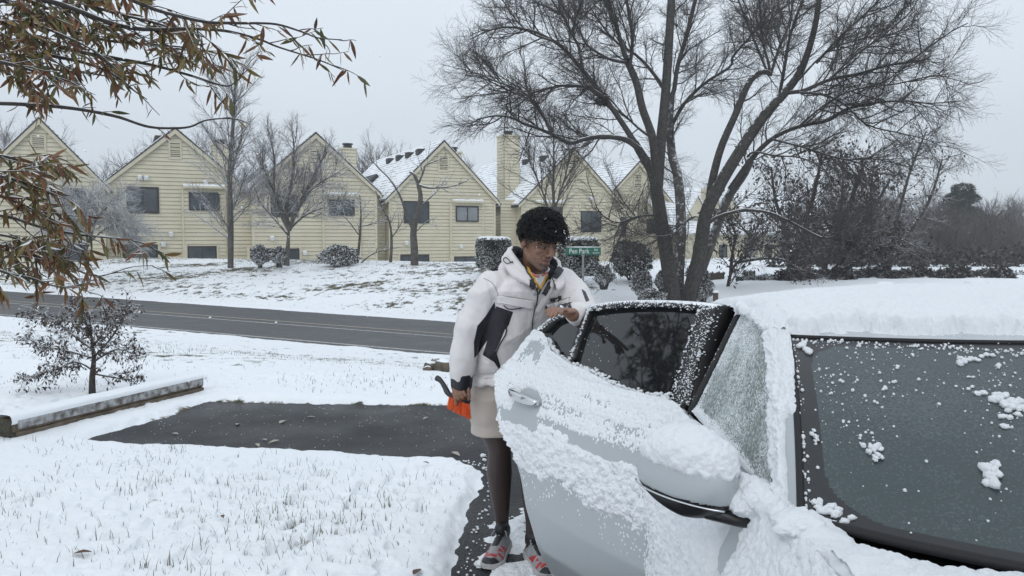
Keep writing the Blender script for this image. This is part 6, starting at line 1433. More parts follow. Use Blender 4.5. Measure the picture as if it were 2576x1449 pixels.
# snow grains on the frame and along the glass foot
VV, FF, n0 = [], [], 0
rg = np.random.default_rng(33)
def grains(pxs, n, spread, r0, r1, out=.008):
    global n0
    L_ = resample([(*dsolve(*p), 0) for p in pxs], 60)
    for i in range(n):
        k = rg.uniform(0, 58.9); a = int(k); f = k-a; w, z = (L_[a]*(1-f)+L_[a+1]*f)[:2]; p = dpt(w+rg.normal(0, spread), z+rg.normal(0, spread), out); r = rg.uniform(r0, r1)*rg.uniform(.5, 1)
        V_, F_ = blob(tuple(p), (r*1.3, r*1.3, r), i, 1, .5); VV.append(V_); FF.append(F_+n0); n0 += len(V_)
grains([(1795, 778), (1700, 766), (1600, 766), (1500, 775), (1480, 778)], 300, .006, .001, .004)
grains([(1480, 775), (1440, 790), (1400, 802), (1365, 830)], 60, .003, .001, .004)
grains([(1482, 785), (1462, 840), (1436, 903)], 130, .005, .001, .0045)
grains([(1764, 780), (1728, 885), (1684, 1020)], 110, .005, .001, .0045)
grains([(1800, 790), (1770, 870), (1735, 1010)], 70, .008, .001, .0045)
grains([(1785, 800), (1745, 900), (1712, 1000)], 420, .020, .0007, .0030)
grains([(1681, 1000), (1613, 992), (1551, 970), (1485, 935), (1440, 920), (1400, 893), (1380, 855)], 500, .006, .003, .009, .0)
grains([(1520, 800), (1500, 850), (1470, 900)], 60, .05, .0006, .002, -.016)
o = dl('snow_grains', np.concatenate(VV), np.concatenate(FF), M_cars, True, ns=3); o['kind'] = 'stuff'
# a snow-covered patch of the clean B pillar foot on the door: small black cover
# body gap between doors below the belt
rib('door_gap', [np.array([XS(z, 2.47)+.004, 2.472, z]) for z in np.linspace(.25, 1.03, 20)], .012, M_rub, car)
# ------------------------------------------------------------------ the person
from mathutils.bvhtree import BVHTree
PB = G(1262, 1425); PO = np.array([PB.x, PB.y, 0.])
person = empty('person', PO, 0, 'person with dark curly hair in a white jacket, leaning on the open car door', 'person')
def pp(u, v, Y): return np.array(tuple(P(u, v, Y)))
def capsule(mb, a, b, ra, rb, k=14):
    a, b = np.array(a, float), np.array(b, float); d = b-a; L_ = np.linalg.norm(d); d = d/(L_+1e-9)
    pts, rad = [], []
    for t in (-90, -60, -30): pts.append(a+d*ra*math.sin(R(t))*.999); rad.append(max(ra*math.cos(R(t)), 1e-4))
    pts.append(a); rad.append(ra); pts.append(b); rad.append(rb)
    for t in (30, 60, 90): pts.append(b+d*rb*math.sin(R(t))); rad.append(max(rb*math.cos(R(t)), 1e-4))
    mb.tube([Vector(p) for p in pts], rad, k)
def chain(mb, pts, rad, k=14):
    for i in range(len(pts)-1): capsule(mb, pts[i], pts[i+1], rad[i], rad[i+1], k)
def ellip(mb, c, r, M=None, n=16):
    th_ = np.linspace(0, math.pi, n); V_ = []
    M = np.eye(3) if M is None else M
    V_.append(c+M@np.array([0, 0, r[2]]))
    for t in th_[1:-1]:
        for j in range(2*n): a = math.pi*j/n; V_.append(c+M@np.array([r[0]*math.sin(t)*math.cos(a), r[1]*math.sin(t)*math.sin(a), r[2]*math.cos(t)]))
    V_.append(c-M@np.array([0, 0, r[2]])); m_ = 2*n; F = [(0, 1+j, 1+(j+1) % m_) for j in range(m_)]
    for i in range(n-3): F += [(1+i*m_+j, 1+(i+1)*m_+j, 1+(i+1)*m_+(j+1) % m_, 1+i*m_+(j+1) % m_) for j in range(m_)]
    e = 1+(n-3)*m_; F += [(e+j, len(V_)-1, e+(j+1) % m_) for j in range(m_)]
    mb.add(V_, F)
def loft(mb, secs, k=36, pw=2.3):
    """secs: (centre, axis a (vector incl. half size), axis b)"""
    V_ = []
    for c, a, b_ in secs:
        for j in range(k):
            t = 2*math.pi*j/k; ca, sa = math.cos(t), math.sin(t); V_.append(np.array(c)+np.array(a)*np.sign(ca)*abs(ca)**(2/pw)+np.array(b_)*np.sign(sa)*abs(sa)**(2/pw))
    n = len(secs); F = [(i*k+j, i*k+(j+1) % k, (i+1)*k+(j+1) % k, (i+1)*k+j) for i in range(n-1) for j in range(k)]+[tuple(range(k-1, -1, -1)), tuple(range((n-1)*k, n*k))]
    mb.add(V_, F)
def fuse(mb, voxel, smooth=2, factor=.5):
    """one continuous skin round the overlapping volumes"""
    me = bpy.data.meshes.new('fuse'); me.from_pydata(mb.v, [], mb.f); bm = bmesh.new(); bm.from_mesh(me); bmesh.ops.recalc_face_normals(bm, faces=bm.faces); bm.to_mesh(me); bm.free()
    o = bpy.data.objects.new('fuse', me); COL.objects.link(o); r = o.modifiers.new('r', 'REMESH'); r.mode = 'VOXEL'; r.voxel_size = voxel; r.use_smooth_shade = True
    s = o.modifiers.new('s', 'SMOOTH'); s.iterations = smooth; s.factor = factor
    C.view_layer.update(); res = bpy.data.meshes.new_from_object(o.evaluated_get(C.evaluated_depsgraph_get())); bpy.data.objects.remove(o); bpy.data.meshes.remove(me); return res
def coords(me): a = np.empty(len(me.vertices)*3, np.float32); me.vertices.foreach_get('co', a); return a.reshape(-1, 3).astype(float)
def normals(me): a = np.empty(len(me.vertices)*3, np.float32); me.vertices.foreach_get('normal', a); return a.reshape(-1, 3).astype(float)
def setco(me, V_): me.vertices.foreach_set('co', np.asarray(V_, np.float32).ravel()); me.update()
def fcent(me): a = np.empty(len(me.polygons)*3, np.float32); me.polygons.foreach_get('center', a); return a.reshape(-1, 3).astype(float)
def fnorm(me): a = np.empty(len(me.polygons)*3, np.float32); me.polygons.foreach_get('normal', a); return a.reshape(-1, 3).astype(float)
# frame of the body
yaw = R(30); fB = np.array([math.sin(yaw), -math.cos(yaw), 0]); lB = np.array([math.cos(yaw), math.sin(yaw), 0]); up = np.array([0, 0, 1.])
# joints
pel = pp(1262, 985, 3.86); neck = pp(1345, 690, 3.66); che = pp(1312, 790, 3.72)
shR = pp(1236, 716, 3.62); elR = pp(1168, 850, 3.66); wrR = pp(1160, 958, 3.68)
shL = pp(1418, 714, 3.78); elL = pp(1484, 806, 3.44); wrL = pp(1440, 792, 3.14)
HC = pp(1356, 605, 3.58)
hy, hp_ = R(34), R(21)
Rz = np.array([[math.cos(hy), -math.sin(hy), 0], [math.sin(hy), math.cos(hy), 0], [0, 0, 1]]); Rx = np.array([[1, 0, 0], [0, math.cos(hp_), -math.sin(hp_)], [0, math.sin(hp_), math.cos(hp_)]])
HM = Rz@Rx
HS = 1.0
def H(x, y, z): return HC+HM@np.array([x, y, z])*HS
B_ = MB()
# head
ellip(B_, H(0, .012, .030), (.074, .092, .086), HM); ellip(B_, H(0, -.034, -.024), (.060, .056, .072), HM); ellip(B_, H(0, -.042, -.076), (.043, .042, .034), HM)
for s in (-1, 1):
    capsule(B_, H(s*.060, .004, -.040), H(s*.046, -.030, -.078), .014, .015); capsule(B_, H(s*.046, -.030, -.078), H(s*.014, -.072, -.104), .015, .014)
    ellip(B_, H(s*.040, -.064, -.020), (.021, .018, .020), HM); capsule(B_, H(s*.012, -.088, .021), H(s*.046, -.074, .024), .0105, .010)
    ellip(B_, H(s*.0125, -.0995, -.033), (.0085, .010, .0075), HM); 
    Me = HM@np.array([[1, 0, 0], [0, math.cos(.25), -math.sin(.25)], [0, math.sin(.25), math.cos(.25)]]); ellip(B_, H(s*.077, .010, -.008), (.007, .018, .031), Me); ellip(B_, H(s*.081, .018, .004), (.008, .012, .018), Me); ellip(B_, H(s*.079, .006, -.034), (.006, .008, .009), Me)
    ellip(B_, H(s*.031, -.0745, -.016), (.018, .012, .010), HM)
capsule(B_, H(0, -.086, .014), H(0, -.108, -.024), .0085, .0105); ellip(B_, H(0, -.108, -.028), (.0105, .0105, .0095), HM)
ellip(B_, H(0, -.086, -.052), (.024, .012, .014), HM); ellip(B_, H(0, -.082, -.102), (.019, .014, .015), HM)
ellip(B_, H(0, -.086, -.078), (.020, .010, .012), HM)
capsule(B_, H(0, .018, -.055), neck+[0, 0, .01], .050, .056, 20); capsule(B_, neck+[0, 0, .01], neck-[0, 0, .06], .056, .07, 20)
# trunk, arms, legs
loft(B_, [(neck-up*.05-fB*.03, lB*.08, fB*.045), (neck-up*.10-fB*.05, lB*.13, fB*.055), (che-fB*.04, lB*.13, fB*.065), ((che+pel)/2-fB*.03, lB*.12, fB*.065), (pel-fB*.01, lB*.12, fB*.08), (pel-up*.08, lB*.12, fB*.08)], 28)
chain(B_, [shR+lB*.05, elR, wrR], [.042, .038, .027]); chain(B_, [shL*.6+elL*.4, elL, wrL], [.036, .038, .027])
hipR = pel-lB*.085-up*.03; hipL = pel+lB*.085-up*.03
knR = pp(1257, 1130, 3.80); anR = pp(1264, 1338, 3.90); knL = pp(1345, 1135, 3.72); anL = pp(1339, 1352, 3.76)
chain(B_, [hipR, knR, knR*.72+anR*.28+fB*-.012, knR*.5+anR*.5-fB*.010, knR*.2+anR*.8, anR, anR-up*.05], [.088, .056, .0625, .053, .035, .031, .031], 22)
chain(B_, [hipL, knL, knL*.72+anL*.28-fB*.012, knL*.5+anL*.5-fB*.010, knL*.2+anL*.8, anL, anL-up*.05], [.088, .056, .0625, .053, .035, .031, .031], 22)
# right hand, closed on the brush handle
Yh = 3.66
def fing(pts, r0=.0092, r1=.0074): chain(B_, pts, list(np.linspace(r0, r1, len(pts))), 10)
ellip(B_, pp(1156, 976, Yh+.01), (.036, .017, .040)); capsule(B_, wrR, pp(1158, 968, Yh+.01), .026, .028)
ellip(B_, pp(1168, 972, Yh), (.018, .016, .026))
fing([pp(1143, 975, Yh-.004), pp(1141, 990, Yh-.022), pp(1145, 1003, Yh-.028), pp(1150, 1016, Yh-.022)])
fing([pp(1150, 978, Yh-.008), pp(1149, 992, Yh-.030), pp(1154, 1003, Yh-.032), pp(1160, 1009, Yh-.012)])
fing([pp(1157, 979, Yh-.008), pp(1158, 991, Yh-.030), pp(1164, 1000, Yh-.030), pp(1168, 1004, Yh-.010)])
fing([pp(1164, 978, Yh-.006), pp(1167, 987, Yh-.026), pp(1171, 994, Yh-.028), pp(1173, 998, Yh-.010)], .0085, .007)
fing([pp(1171, 966, Yh-.004), pp(1178, 980, Yh-.012), pp(1180, 995, Yh-.016), pp(1179, 1008, Yh-.012)], .0105, .008)
# left hand over the top of the door frame
top_p = pp(1402, 800, 3.0)
kn = [pp(1400+i*9, 777+i*1.0, 3.10+.006*i) for i in range(4)]
ellip(B_, pp(1424, 784, 3.12), (.040, .035, .014)); capsule(B_, wrL, pp(1425, 785, 3.12), .025, .020)
for i, k_ in enumerate(kn):
    tip = [pp(1379, 793, 3.03), pp(1387, 797, 3.01), pp(1398, 794, 2.995), pp(1411, 788, 2.98)][i]; mid = (k_+tip)/2+np.array([-.008, -.01, .012-.002*i]); fing([pp(1422, 783, 3.12), k_, mid, tip], .0095, .0075)
fing([pp(1418, 786, 3.10), pp(1398, 779, 3.12), pp(1384, 777, 3.12), pp(1376, 783, 3.11)], .0105, .0085)
bme = fuse(B_, .0030, 2, .4); Vb = coords(bme)
# colouring of the skin: beard shadow, lips, darker legs
loc = (Vb-HC)@HM
beard = np.exp(-(((loc[:, 0])/.030)**2+((loc[:, 2]+.045)/.008)**2))*(loc[:, 1] < -.07)*.9+.55*ss(-.055, -.085, loc[:, 2])*(loc[:, 1] < .0)*(loc[:, 2] > -.14)+.5*np.exp(-((loc[:, 2]+.098)/.02)**2-(loc[:, 0]/.02)**2)*(loc[:, 1] < -.06)
beard = np.where(np.linalg.norm(loc, axis=1) < .2, beard, 0)
lipm = np.exp(-((loc[:, 0]/.022)**4+((loc[:, 2]+.0615)/.0085)**2))*(loc[:, 1] < -.08)
rr_ = np.linalg.norm(loc, axis=1) < .2
legs_ = (Vb[:, 2] < .72)*1.
for nm, a in (('beard', beard), ('lips', lipm*rr_), ('legs', legs_)):
    at = bme.attributes.new(nm, 'FLOAT', 'POINT'); at.data.foreach_set('value', np.clip(a, 0, 1).astype(np.float32))
M_skin, nt, b = new_mat('brown_skin'); L = nt.links
b.inputs['Roughness'].default_value = .5; b.inputs['Subsurface Weight'].default_value = .06; b.inputs['Subsurface Radius'].default_value = (.01, .004, .002); b.inputs['Subsurface Scale'].default_value = .5
cur = None
nz_ = nt.nodes.new('ShaderNodeTexNoise'); nz_.inputs['Scale'].default_value = 30; tcc = nt.nodes.new('ShaderNodeTexCoord'); L.new(tcc.outputs['Object'], nz_.inputs['Vector'])
rp_ = nt.nodes.new('ShaderNodeValToRGB'); rp_.color_ramp.elements[0].color = (.21, .108, .070, 1); rp_.color_ramp.elements[1].color = (.27, .145, .095, 1); L.new(nz_.outputs['Fac'], rp_.inputs[0]); cur = rp_.outputs[0]
for nm, col in (('legs', (.048, .030, .027)), ('beard', (.055, .036, .030)), ('lips', (.25, .095, .085))):
    a = nt.nodes.new('ShaderNodeAttribute'); a.attribute_name = nm; mxx = nt.nodes.new('ShaderNodeMix'); mxx.data_type = 'RGBA'; L.new(a.outputs['Fac'], mxx.inputs[0]); L.new(cur, mxx.inputs[6]); mxx.inputs[7].default_value = rgba(col); cur = mxx.outputs[2]
L.new(cur, b.inputs['Base Color'])
bp_ = nt.nodes.new('ShaderNodeBump'); bp_.inputs['Strength'].default_value = .15; bp_.inputs['Distance'].default_value = .002; L.new(nz_.outputs['Fac'], bp_.inputs['Height']); L.new(bp_.outputs[0], b.inputs['Normal'])
def pl(name, me_or_V, F=None, m=None, parent=None, smooth=True, ns=3):
    if F is not None: me = npmesh(name, np.asarray(me_or_V).reshape(-1, 3)-PO, F, ns)
    else: me = me_or_V; me.transform(Matrix.Translation(-Vector(PO)))
    return link(name, me, m, parent or person, smooth)
def pmb(name, mb, m, parent=None, smooth=True): mb.v = [tuple(np.array(p)-PO) for p in mb.v]; return mb.build(name, m, parent or person, smooth)
bme.name = 'body'; body = pl('body', bme, None, M_skin)
# eyes, brows
M_eye = mat('eye_white', (.20, .18, .17), rough=.2); M_iris = mat('iris_dark', (.012, .008, .006), rough=.1); M_hair = mat('black_hair', (.0045, .0042, .0048), (.009, .0085, .010), 60, .5, spec=.3)
for s in (-1, 1):
    q = MB(); ellip(q, H(s*.0305, -.0765, -.0005), (.0135, .0125, .0080), HM, 12); e_ = pmb('eye', q, M_eye)
    q = MB(); ellip(q, H(s*.0305+.002, -.0868, -.0025), (.0058, .0030, .0062), HM, 10); pmb('iris', q, M_iris, e_)
    q = MB(); chain(q, [H(s*.0175, -.0855, .002), H(s*.026, -.0905, .0068), H(s*.036, -.0885, .0062), H(s*.0455, -.080, .0005)], [.0016, .0022, .0022, .0014], 8); pmb('eyelashes', q, M_iris, body)
    q = MB(); chain(q, [H(s*.0185, -.0862, .006), H(s*.027, -.0900, .0108), H(s*.037, -.0875, .010), H(s*.047, -.0785, .003)], [.0028, .0040, .0040, .0026], 8); pmb('eyelid', q, M_skin, body)
    q = MB(); chain(q, [H(s*.013, -.0985, .0205), H(s*.026, -.0975, .0262), H(s*.040, -.0895, .0262), H(s*.052, -.077, .019)], [.0030, .0040, .0034, .0018], 8); pmb('eyebrow', q, M_hair, body)
q = MB(); chain(q, [H(-.019, -.0925, -.0625), H(-.008, -.0985, -.0610), H(0, -.0990, -.0622), H(.008, -.0985, -.0610), H(.019, -.0925, -.0625)], [.0006, .0011, .0011, .0011, .0006], 6); pmb('mouth_line', q, M_iris, body)
q = MB(); chain(q, [H(-.083, .004, -.040), H(-.086, .000, -.048), H(-.083, -.002, -.054), H(-.079, .002, -.050)], [.0014]*4, 6); pmb('earring', q, M_blk, body)
# hair: a mass of coiled locks
rg = np.random.default_rng(77)
hc = np.array([0, .008, .044]); hT = Tubes(); env = np.array([.094, .110, .096]); EC = np.array([0, -.024, .044])
def hairline(d):      # d unit direction from the cranium centre (head frame); True where hair grows
    x, y, z = d
    if y < 0: return z > .30+.05*math.sin(x*9)-.62*max(0, abs(x)-.45)
    return z > -.50+.0*x if y > .25 else z > -.22
n = 0
while n < 2500:
    d = unit(rg.normal(0, 1, 3))
    if not hairline(d): continue
    n += 1; root_ = hc+d*np.array([.074, .090, .080]); L_ = rg.uniform(.035, .075)*(1+.25*(vn(d[0]*4, d[1]*4, d[2]*4, 3)-.3)); side = unit(np.cross(d, rg.normal(0, 1, 3)))
    front = max(0, -d[1]); dirn = unit(d*.9+np.array([0, -.75*front, -.75*front*(d[2] < .75)])+side*.6); k = 22; turns = rg.uniform(.8, 2.2); cr0 = rg.uniform(.004, .0115); pts = []; u1 = unit(np.cross(dirn, side+.01)); u2 = np.cross(dirn, u1)
    ph0 = rg.uniform(0, 6.28); base_ = root_.copy(); dd = dirn.copy()
    for i in range(k):
        f = i/(k-1); base_ = base_+dd*L_/k; dd = unit(dd+np.array([0, -.01*front, -.045])+side*.02); a = ph0+turns*2*math.pi*f; c_ = cr0*min(1, f*4); p = base_+(u1*math.cos(a)+u2*math.sin(a))*c_
        e = (p-EC)/(env*np.array([1.08, 1.05, 1.02])); ne = np.linalg.norm(e)
        lim = 1.04+.20*(fbm(d[0]*5+9, d[1]*5+9, d[2]*5+9, 4)-.5)*2
        if ne > lim: p = EC+e/ne*(lim+.25*(ne-lim))*env*np.array([1.08, 1.05, 1.02])
        pts.append(HC+HM@p-PO)
    hT.add(np.array(pts), np.linspace(.0024, .0012, k)*rg.uniform(.8, 1.2), 4)
hT.build('hair', M_hair, person)
V_, F_ = blob((0, 0, 0), (1, 1, 1), 5, 5, .16, 3.0); keep = (V_[:, 1] > -.1) | (V_[:, 2] > .32); V_ = V_*np.array([.082, .098, .086])+hc+np.array([0, .004, .006]); V_[:, 2] = np.where((V_[:, 1] < -.02) & (V_[:, 2] < .058), .058+(V_[:, 2]-.058)*.05, V_[:, 2]); V_[:, 2] = np.maximum(V_[:, 2], -.035); V_[:, 1] = np.where(V_[:, 2] < .02, np.maximum(V_[:, 1], .012), V_[:, 1])
Vh = (V_@HM.T)+HC; pl('hair_base', Vh, F_, M_hair)
VV, FF, n0 = [], [], 0
for i in range(26):
    d = unit(rg.normal(0, 1, 3)+np.array([0, -.8, .6])); p = HC+HM@(EC+d*env*1.06); r = rg.uniform(.0010, .0026); V_, F_ = blob(tuple(p), (r, r, r), i, 1, .4); VV.append(V_); FF.append(F_+n0); n0 += len(V_)
for i in range(12):
    p = H(rg.uniform(-.05, .05), -.088+rg.uniform(0, .01), rg.uniform(-.10, -.035)); r = .0008; V_, F_ = blob(tuple(p), (r, r, r), i, 1, .4); VV.append(V_); FF.append(F_+n0); n0 += len(V_)
o = pl('snow_specks', np.concatenate(VV), np.concatenate(FF), M_snow); o['kind'] = 'stuff'
# ---- jacket
J = MB(); lean = unit(neck-pel)
sec = [(pp(1266, 955, 3.83), .165, .135), (pp(1268, 940, 3.83), .160, .130), (pp(1270, 915, 3.82), .178, .145), (pp(1278, 860, 3.79), .180, .140), (pp(1293, 810, 3.76), .186, .138), (pp(1308, 765, 3.73), .194, .138), (pp(1322, 728, 3.71), .205, .135), (pp(1331, 705, 3.70), .178, .110), (pp(1336, 688, 3.69), .125, .085), (pp(1340, 676, 3.68), .08, .065)]
loft(J, [(c, (lB*a), (fB*b_+up*0)) for c, a, b_ in sec], 44, 2.25)
chain(J, [shR+lB*.045, shR+np.array([0, 0, .0]), pp(1214, 756, 3.62), pp(1188, 802, 3.63)], [.072, .067, .068, .065], 22)
chain(J, [pp(1188, 802, 3.63), pp(1173, 850, 3.65), pp(1165, 900, 3.66), pp(1161, 935, 3.67)], [.068, .063, .058, .053], 22)
chain(J, [shL-lB*.05, shL, pp(1452, 752, 3.66), elL], [.074, .070, .066, .058], 22); chain(J, [elL, pp(1475, 800, 3.25), wrL+np.array([.02, .04, 0])], [.064, .052, .044], 22)
# hood rolled behind the neck
ring = []
for a in np.linspace(-152, 152, 26):
    t = R(a); bk = (math.cos(t)+1)/2; c = neck+lB*math.sin(t)*(.112)-fB*math.cos(t)*(.100)+np.array([0, 0, -.035+.125*bk**.6+.045*bk*max(0, -math.sin(t))]); ring.append(c)
chain(J, ring, [.013+.006*math.sin(math.pi*i/25) for i in range(26)], 12)
ring2 = [c+np.array([0, 0, -.040])+(c-neck)*np.array([.16, .16, 0]) for c in ring]; chain(J, ring2, [.014+.010*math.sin(math.pi*i/25) for i in range(26)], 12)
ring3 = [c+np.array([0, 0, -.020])+(c-neck)*np.array([.09, .09, 0]) for c in ring]; chain(J, ring3, [.013+.006*math.sin(math.pi*i/25) for i in range(26)], 12)
back = [neck-fB*.15+up*.02-lB*.06, neck-fB*.17+up*.00, neck-fB*.15+up*.02+lB*.05]; chain(J, back, [.040, .045, .040], 16)
inn = [neck+lB*math.sin(R(a))*.082-fB*math.cos(R(a))*.078+np.array([0, 0, -.030+.085*((math.cos(R(a))+1)/2)**.6]) for a in np.linspace(-140, 140, 20)]
jme = fuse(J, .0042, 3, .5); V_ = coords(jme); N_ = normals(jme)
def ridged(x, y, z, seed): return 1-np.abs(2*fbm(x, y, z, seed, 3)-1)
s1 = (V_-pel)@lB; s3 = V_[:, 2]; s2 = (V_-pel)@fB
w = .0225*(ridged(s1*4.5+s3*2.2, s3*3.0-s1*2.0, s2*3, 201)-.72)+.016*(ridged(s1*8+s3*5, s3*4-s1*3, s2*6, 202)-.72)+.006*(ridged(s1*17+s3*9, s3*9-s1*5, s2*12, 205)-.72)+.0028*(fbm(s1*30, s3*22, s2*25, 203)-.5)
dl_ = np.minimum(np.linalg.norm(V_-elR, axis=1), np.linalg.norm(V_-pp(1185, 790, 3.6), axis=1)); w += .010*(ridged(s3*9+s1*5, s1*3-s3*1.5, s2*3, 206)-.7)*ss(.20, .05, dl_)
u_, v_ = np.array([proj(p) for p in V_]).T
w += .006*np.sin(s1*150)*ss(945, 955, v_)*(u_ > 1190)-.006*ss(6, 2, np.abs(v_-943))*(u_ > 1195)    # gathered hem
w += -.005*ss(4, 1, np.abs((u_-1232)*.5-(v_-740)*.14-3))*ss(690, 705, v_)*ss(800, 770, v_)*(u_ > 1215)*(u_ < 1262)   # armhole seam
V2 = V_+N_*w[:, None]; setco(jme, V2)
M_jw = mat('white_nylon', (.68, .65, .648), (.74, .71, .705), 4, .55, bump=.12, bscale=120, sheen=.1); M_jb = mat('black_nylon', (.012, .013, .019), (.018, .019, .026), 8, .5); M_fle = mat('black_fleece', (.014, .014, .019), rough=.95)
M_jp = mat('white_placket', (.68, .65, .648), (.74, .71, .705), 4, .55); M_jgrey = mat('grey_hood_lining', (.20, .19, .185), rough=.8)
fc = fcent(jme); fn = fnorm(jme); fu, fv = np.array([proj(p) for p in fc]).T
def inpoly(u, v, poly):
    ins = np.zeros(u.shape, bool); n = len(poly)
    for i in range(n):
        ax, ay = poly[i]; bx, by = poly[(i+1) % n]
        ins ^= ((ay > v) != (by > v)) & (u < (bx-ax)*(v-ay)/((by-ay) or 1e-9)+ax)
    return ins
mi = np.zeros(len(fc), np.int32); front = fn[:, 1] < .35
pA = [(1245, 758), (1246, 778), (1237, 825), (1226, 856), (1203, 890), (1193, 902), (1192, 861), (1201, 820), (1222, 795)]
pB = [(1248, 770), (1291, 785), (1280, 818), (1270, 830), (1259, 858), (1247, 883), (1258, 916), (1261, 938), (1243, 911), (1214, 893), (1221, 872), (1232, 836)]
rn = (fc-neck); rh = np.hypot(rn@lB, rn@fB); inward = -(fn[:, 0]*rn[:, 0]+fn[:, 1]*rn[:, 1])/(np.hypot(rn[:, 0], rn[:, 1])+1e-6)
mi[(rh < .12) & (inward > .15) & (rn[:, 2] > -.07)] = 2
jme.name = 'jacket'
pu, pv = np.array([proj(p) for p in V2]).T
bd = np.maximum(np.maximum(-poly_sd(pu, pv, pA), -poly_sd(pu, pv, pB)), -poly_sd(pu, pv, [(1462, 726), (1473, 733), (1483, 756), (1474, 760)]))
bd = np.where(normals(jme)[:, 1] < .45, bd, -5); at = jme.attributes.new('panel', 'FLOAT', 'POINT'); at.data.foreach_set('value', bd.astype(np.float32))
nt = M_jw.node_tree; pb = nt.nodes['Principled BSDF']; a_ = nt.nodes.new('ShaderNodeAttribute'); a_.attribute_name = 'panel'; mr_ = nt.nodes.new('ShaderNodeMapRange'); mr_.inputs[1].default_value = -.3; mr_.inputs[2].default_value = .3; nt.links.new(a_.outputs['Fac'], mr_.inputs[0])
mx_ = nt.nodes.new('ShaderNodeMix'); mx_.data_type = 'RGBA'; nt.links.new(mr_.outputs[0], mx_.inputs[0]); nt.links.new(pb.inputs['Base Color'].links[0].from_socket, mx_.inputs[6]); mx_.inputs[7].default_value = (.013, .014, .020, 1); nt.links.new(mx_.outputs[2], pb.inputs['Base Color'])
for m_ in (M_jw, M_jb, M_fle): jme.materials.append(m_)
jme.polygons.foreach_set('material_index', mi); jme.update()
bvh = BVHTree.FromPolygons([tuple(p) for p in V2], [tuple(p.vertices) for p in jme.polygons])
jk = link('jacket', jme, None, person, True); jme.transform(Matrix.Translation(-Vector(PO)))
def hit(u, v, out=.002):
    d = ray(u, v).normalized(); r = bvh.ray_cast(Vector((0, 0, CAMZ)), d, 8)
    if r[0] is None: return None
    return np.array(r[0])+np.array(r[1])*out
def seam(name, pxs, r, m, out=.002, parent=jk):
    p2 = resample([(a, b_, 0) for a, b_ in pxs], max(6, len(pxs)*5)); pts = [hit(a, b_, out) for a, b_, _ in p2]; pts = [p for p in pts if p is not None]
    q = MB(); q.tube([Vector(p) for p in pts], r, 6); return pmb(name, q, m, parent)
def patch(name, quad, m, out=.004, parent=jk, n=10, thick=.003):
    q = np.array(quad, float); V_ = []
    for j in range(n):
        for i in range(n):
            a, b_ = i/(n-1), j/(n-1); p = (q[0]*(1-a)+q[1]*a)*(1-b_)+(q[3]*(1-a)+q[2]*a)*b_; h_ = hit(p[0], p[1], out); V_.append(h_ if h_ is not None else np.array([np.nan]*3))
    V_ = np.array(V_); 
    if np.isnan(V_).any(): V_ = np.where(np.isnan(V_), np.nanmean(V_, axis=0), V_)
    V_ = V_.reshape(n, n, 3)
    for _ in range(3): V_[1:-1, 1:-1] = (V_[:-2, 1:-1]+V_[2:, 1:-1]+V_[1:-1, :-2]+V_[1:-1, 2:])/4
    o = pl(name, V_, gridfaces(n, n), m, parent, ns=4); o.modifiers.new('t', 'SOLIDIFY').thickness = thick; return o
M_yell = mat('yellow_lining', (.55, .30, .03), rough=.7); M_pink = mat('pink_rib', (.55, .17, .15), rough=.8); M_tee = mat('white_tee', (.66, .67, .69), rough=.9)
tee = patch('tee_shirt', [(1336, 693), (1380, 688), (1362, 724), (1355, 726)], M_tee, .004, person)
seam('collar_rib', [(1338, 690), (1350, 696), (1364, 694), (1376, 686)], .0052, M_pink, .006, tee)
seam('yellow_edge', [(1316, 664), (1330, 682), (1343, 702), (1354, 728)], .0055, M_yell, .007)
seam('yellow_edge', [(1381, 690), (1369, 704), (1358, 728)], .0055, M_yell, .007)
seam('zip', [(1312, 660), (1326, 684), (1338, 704), (1351, 734), (1350, 760), (1348, 768)], .0035, M_blk, .006)
seam('zip', [(1398, 676), (1388, 690), (1368, 714), (1354, 738)], .0035, M_blk, .007)
patch('placket', [(1401, 678), (1413, 684), (1352, 790), (1344, 786)], M_jp, .006)
patch('placket', [(1322, 672), (1330, 668), (1350, 738), (1342, 742)], M_jp, .0045)
patch('hook_strip', [(1331, 704), (1341, 702), (1346, 729), (1337, 731)], M_jb, .009)
patch('hook_strip', [(1378, 709), (1387, 717), (1370, 742), (1361, 736)], M_jb, .0105)
patch('hook_strip', [(1404, 675), (1413, 680), (1400, 702), (1391, 698)], M_jb, .0105)
patch('chest_flap', [(1253, 742), (1343, 756), (1341, 777), (1250, 760)], M_jp, .006, thick=.005)
patch('chest_flap', [(1372, 766), (1432, 752), (1440, 762), (1376, 777)], M_jp, .005, thick=.004)
seam('pocket_piping', [(1268, 766), (1277, 774), (1292, 776), (1318, 771)], .0028, M_blk, .008)
seam('pocket_zip', [(1272, 800), (1273, 835), (1258, 865), (1248, 888), (1252, 915), (1260, 938)], .0032, M_blk, .004)
patch('chest_pocket', [(1409, 766), (1434, 760), (1441, 779), (1418, 783)], M_jb, .006)
patch('pocket_tab', [(1370, 768), (1376, 767), (1378, 785), (1372, 786)], M_jb, .006)
lt = patch('brand_label', [(1381, 749), (1414, 745), (1415, 753), (1382, 757)], M_blk, .007)
pc = hit(1398, 751, .0115); pr = hit(1408, 750, .0115); ax_ = unit(pr-pc); 
tmpo = text_mesh('HILFIGER', .0155, M_white, 'lettering', lt, (0, 0, 0), ext=.0006); d0 = unit(np.array(ray(1398, 751))); upx = unit(np.cross(ax_, d0)*1.0); upx = upx if upx[2] > 0 else -upx; nx_ = np.cross(ax_, upx)
tmpo.matrix_local = Matrix(((ax_[0], upx[0], nx_[0], pc[0]-PO[0]), (ax_[1], upx[1], nx_[1], pc[1]-PO[1]), (ax_[2], upx[2], nx_[2], pc[2]-PO[2]), (0, 0, 0, 1)))
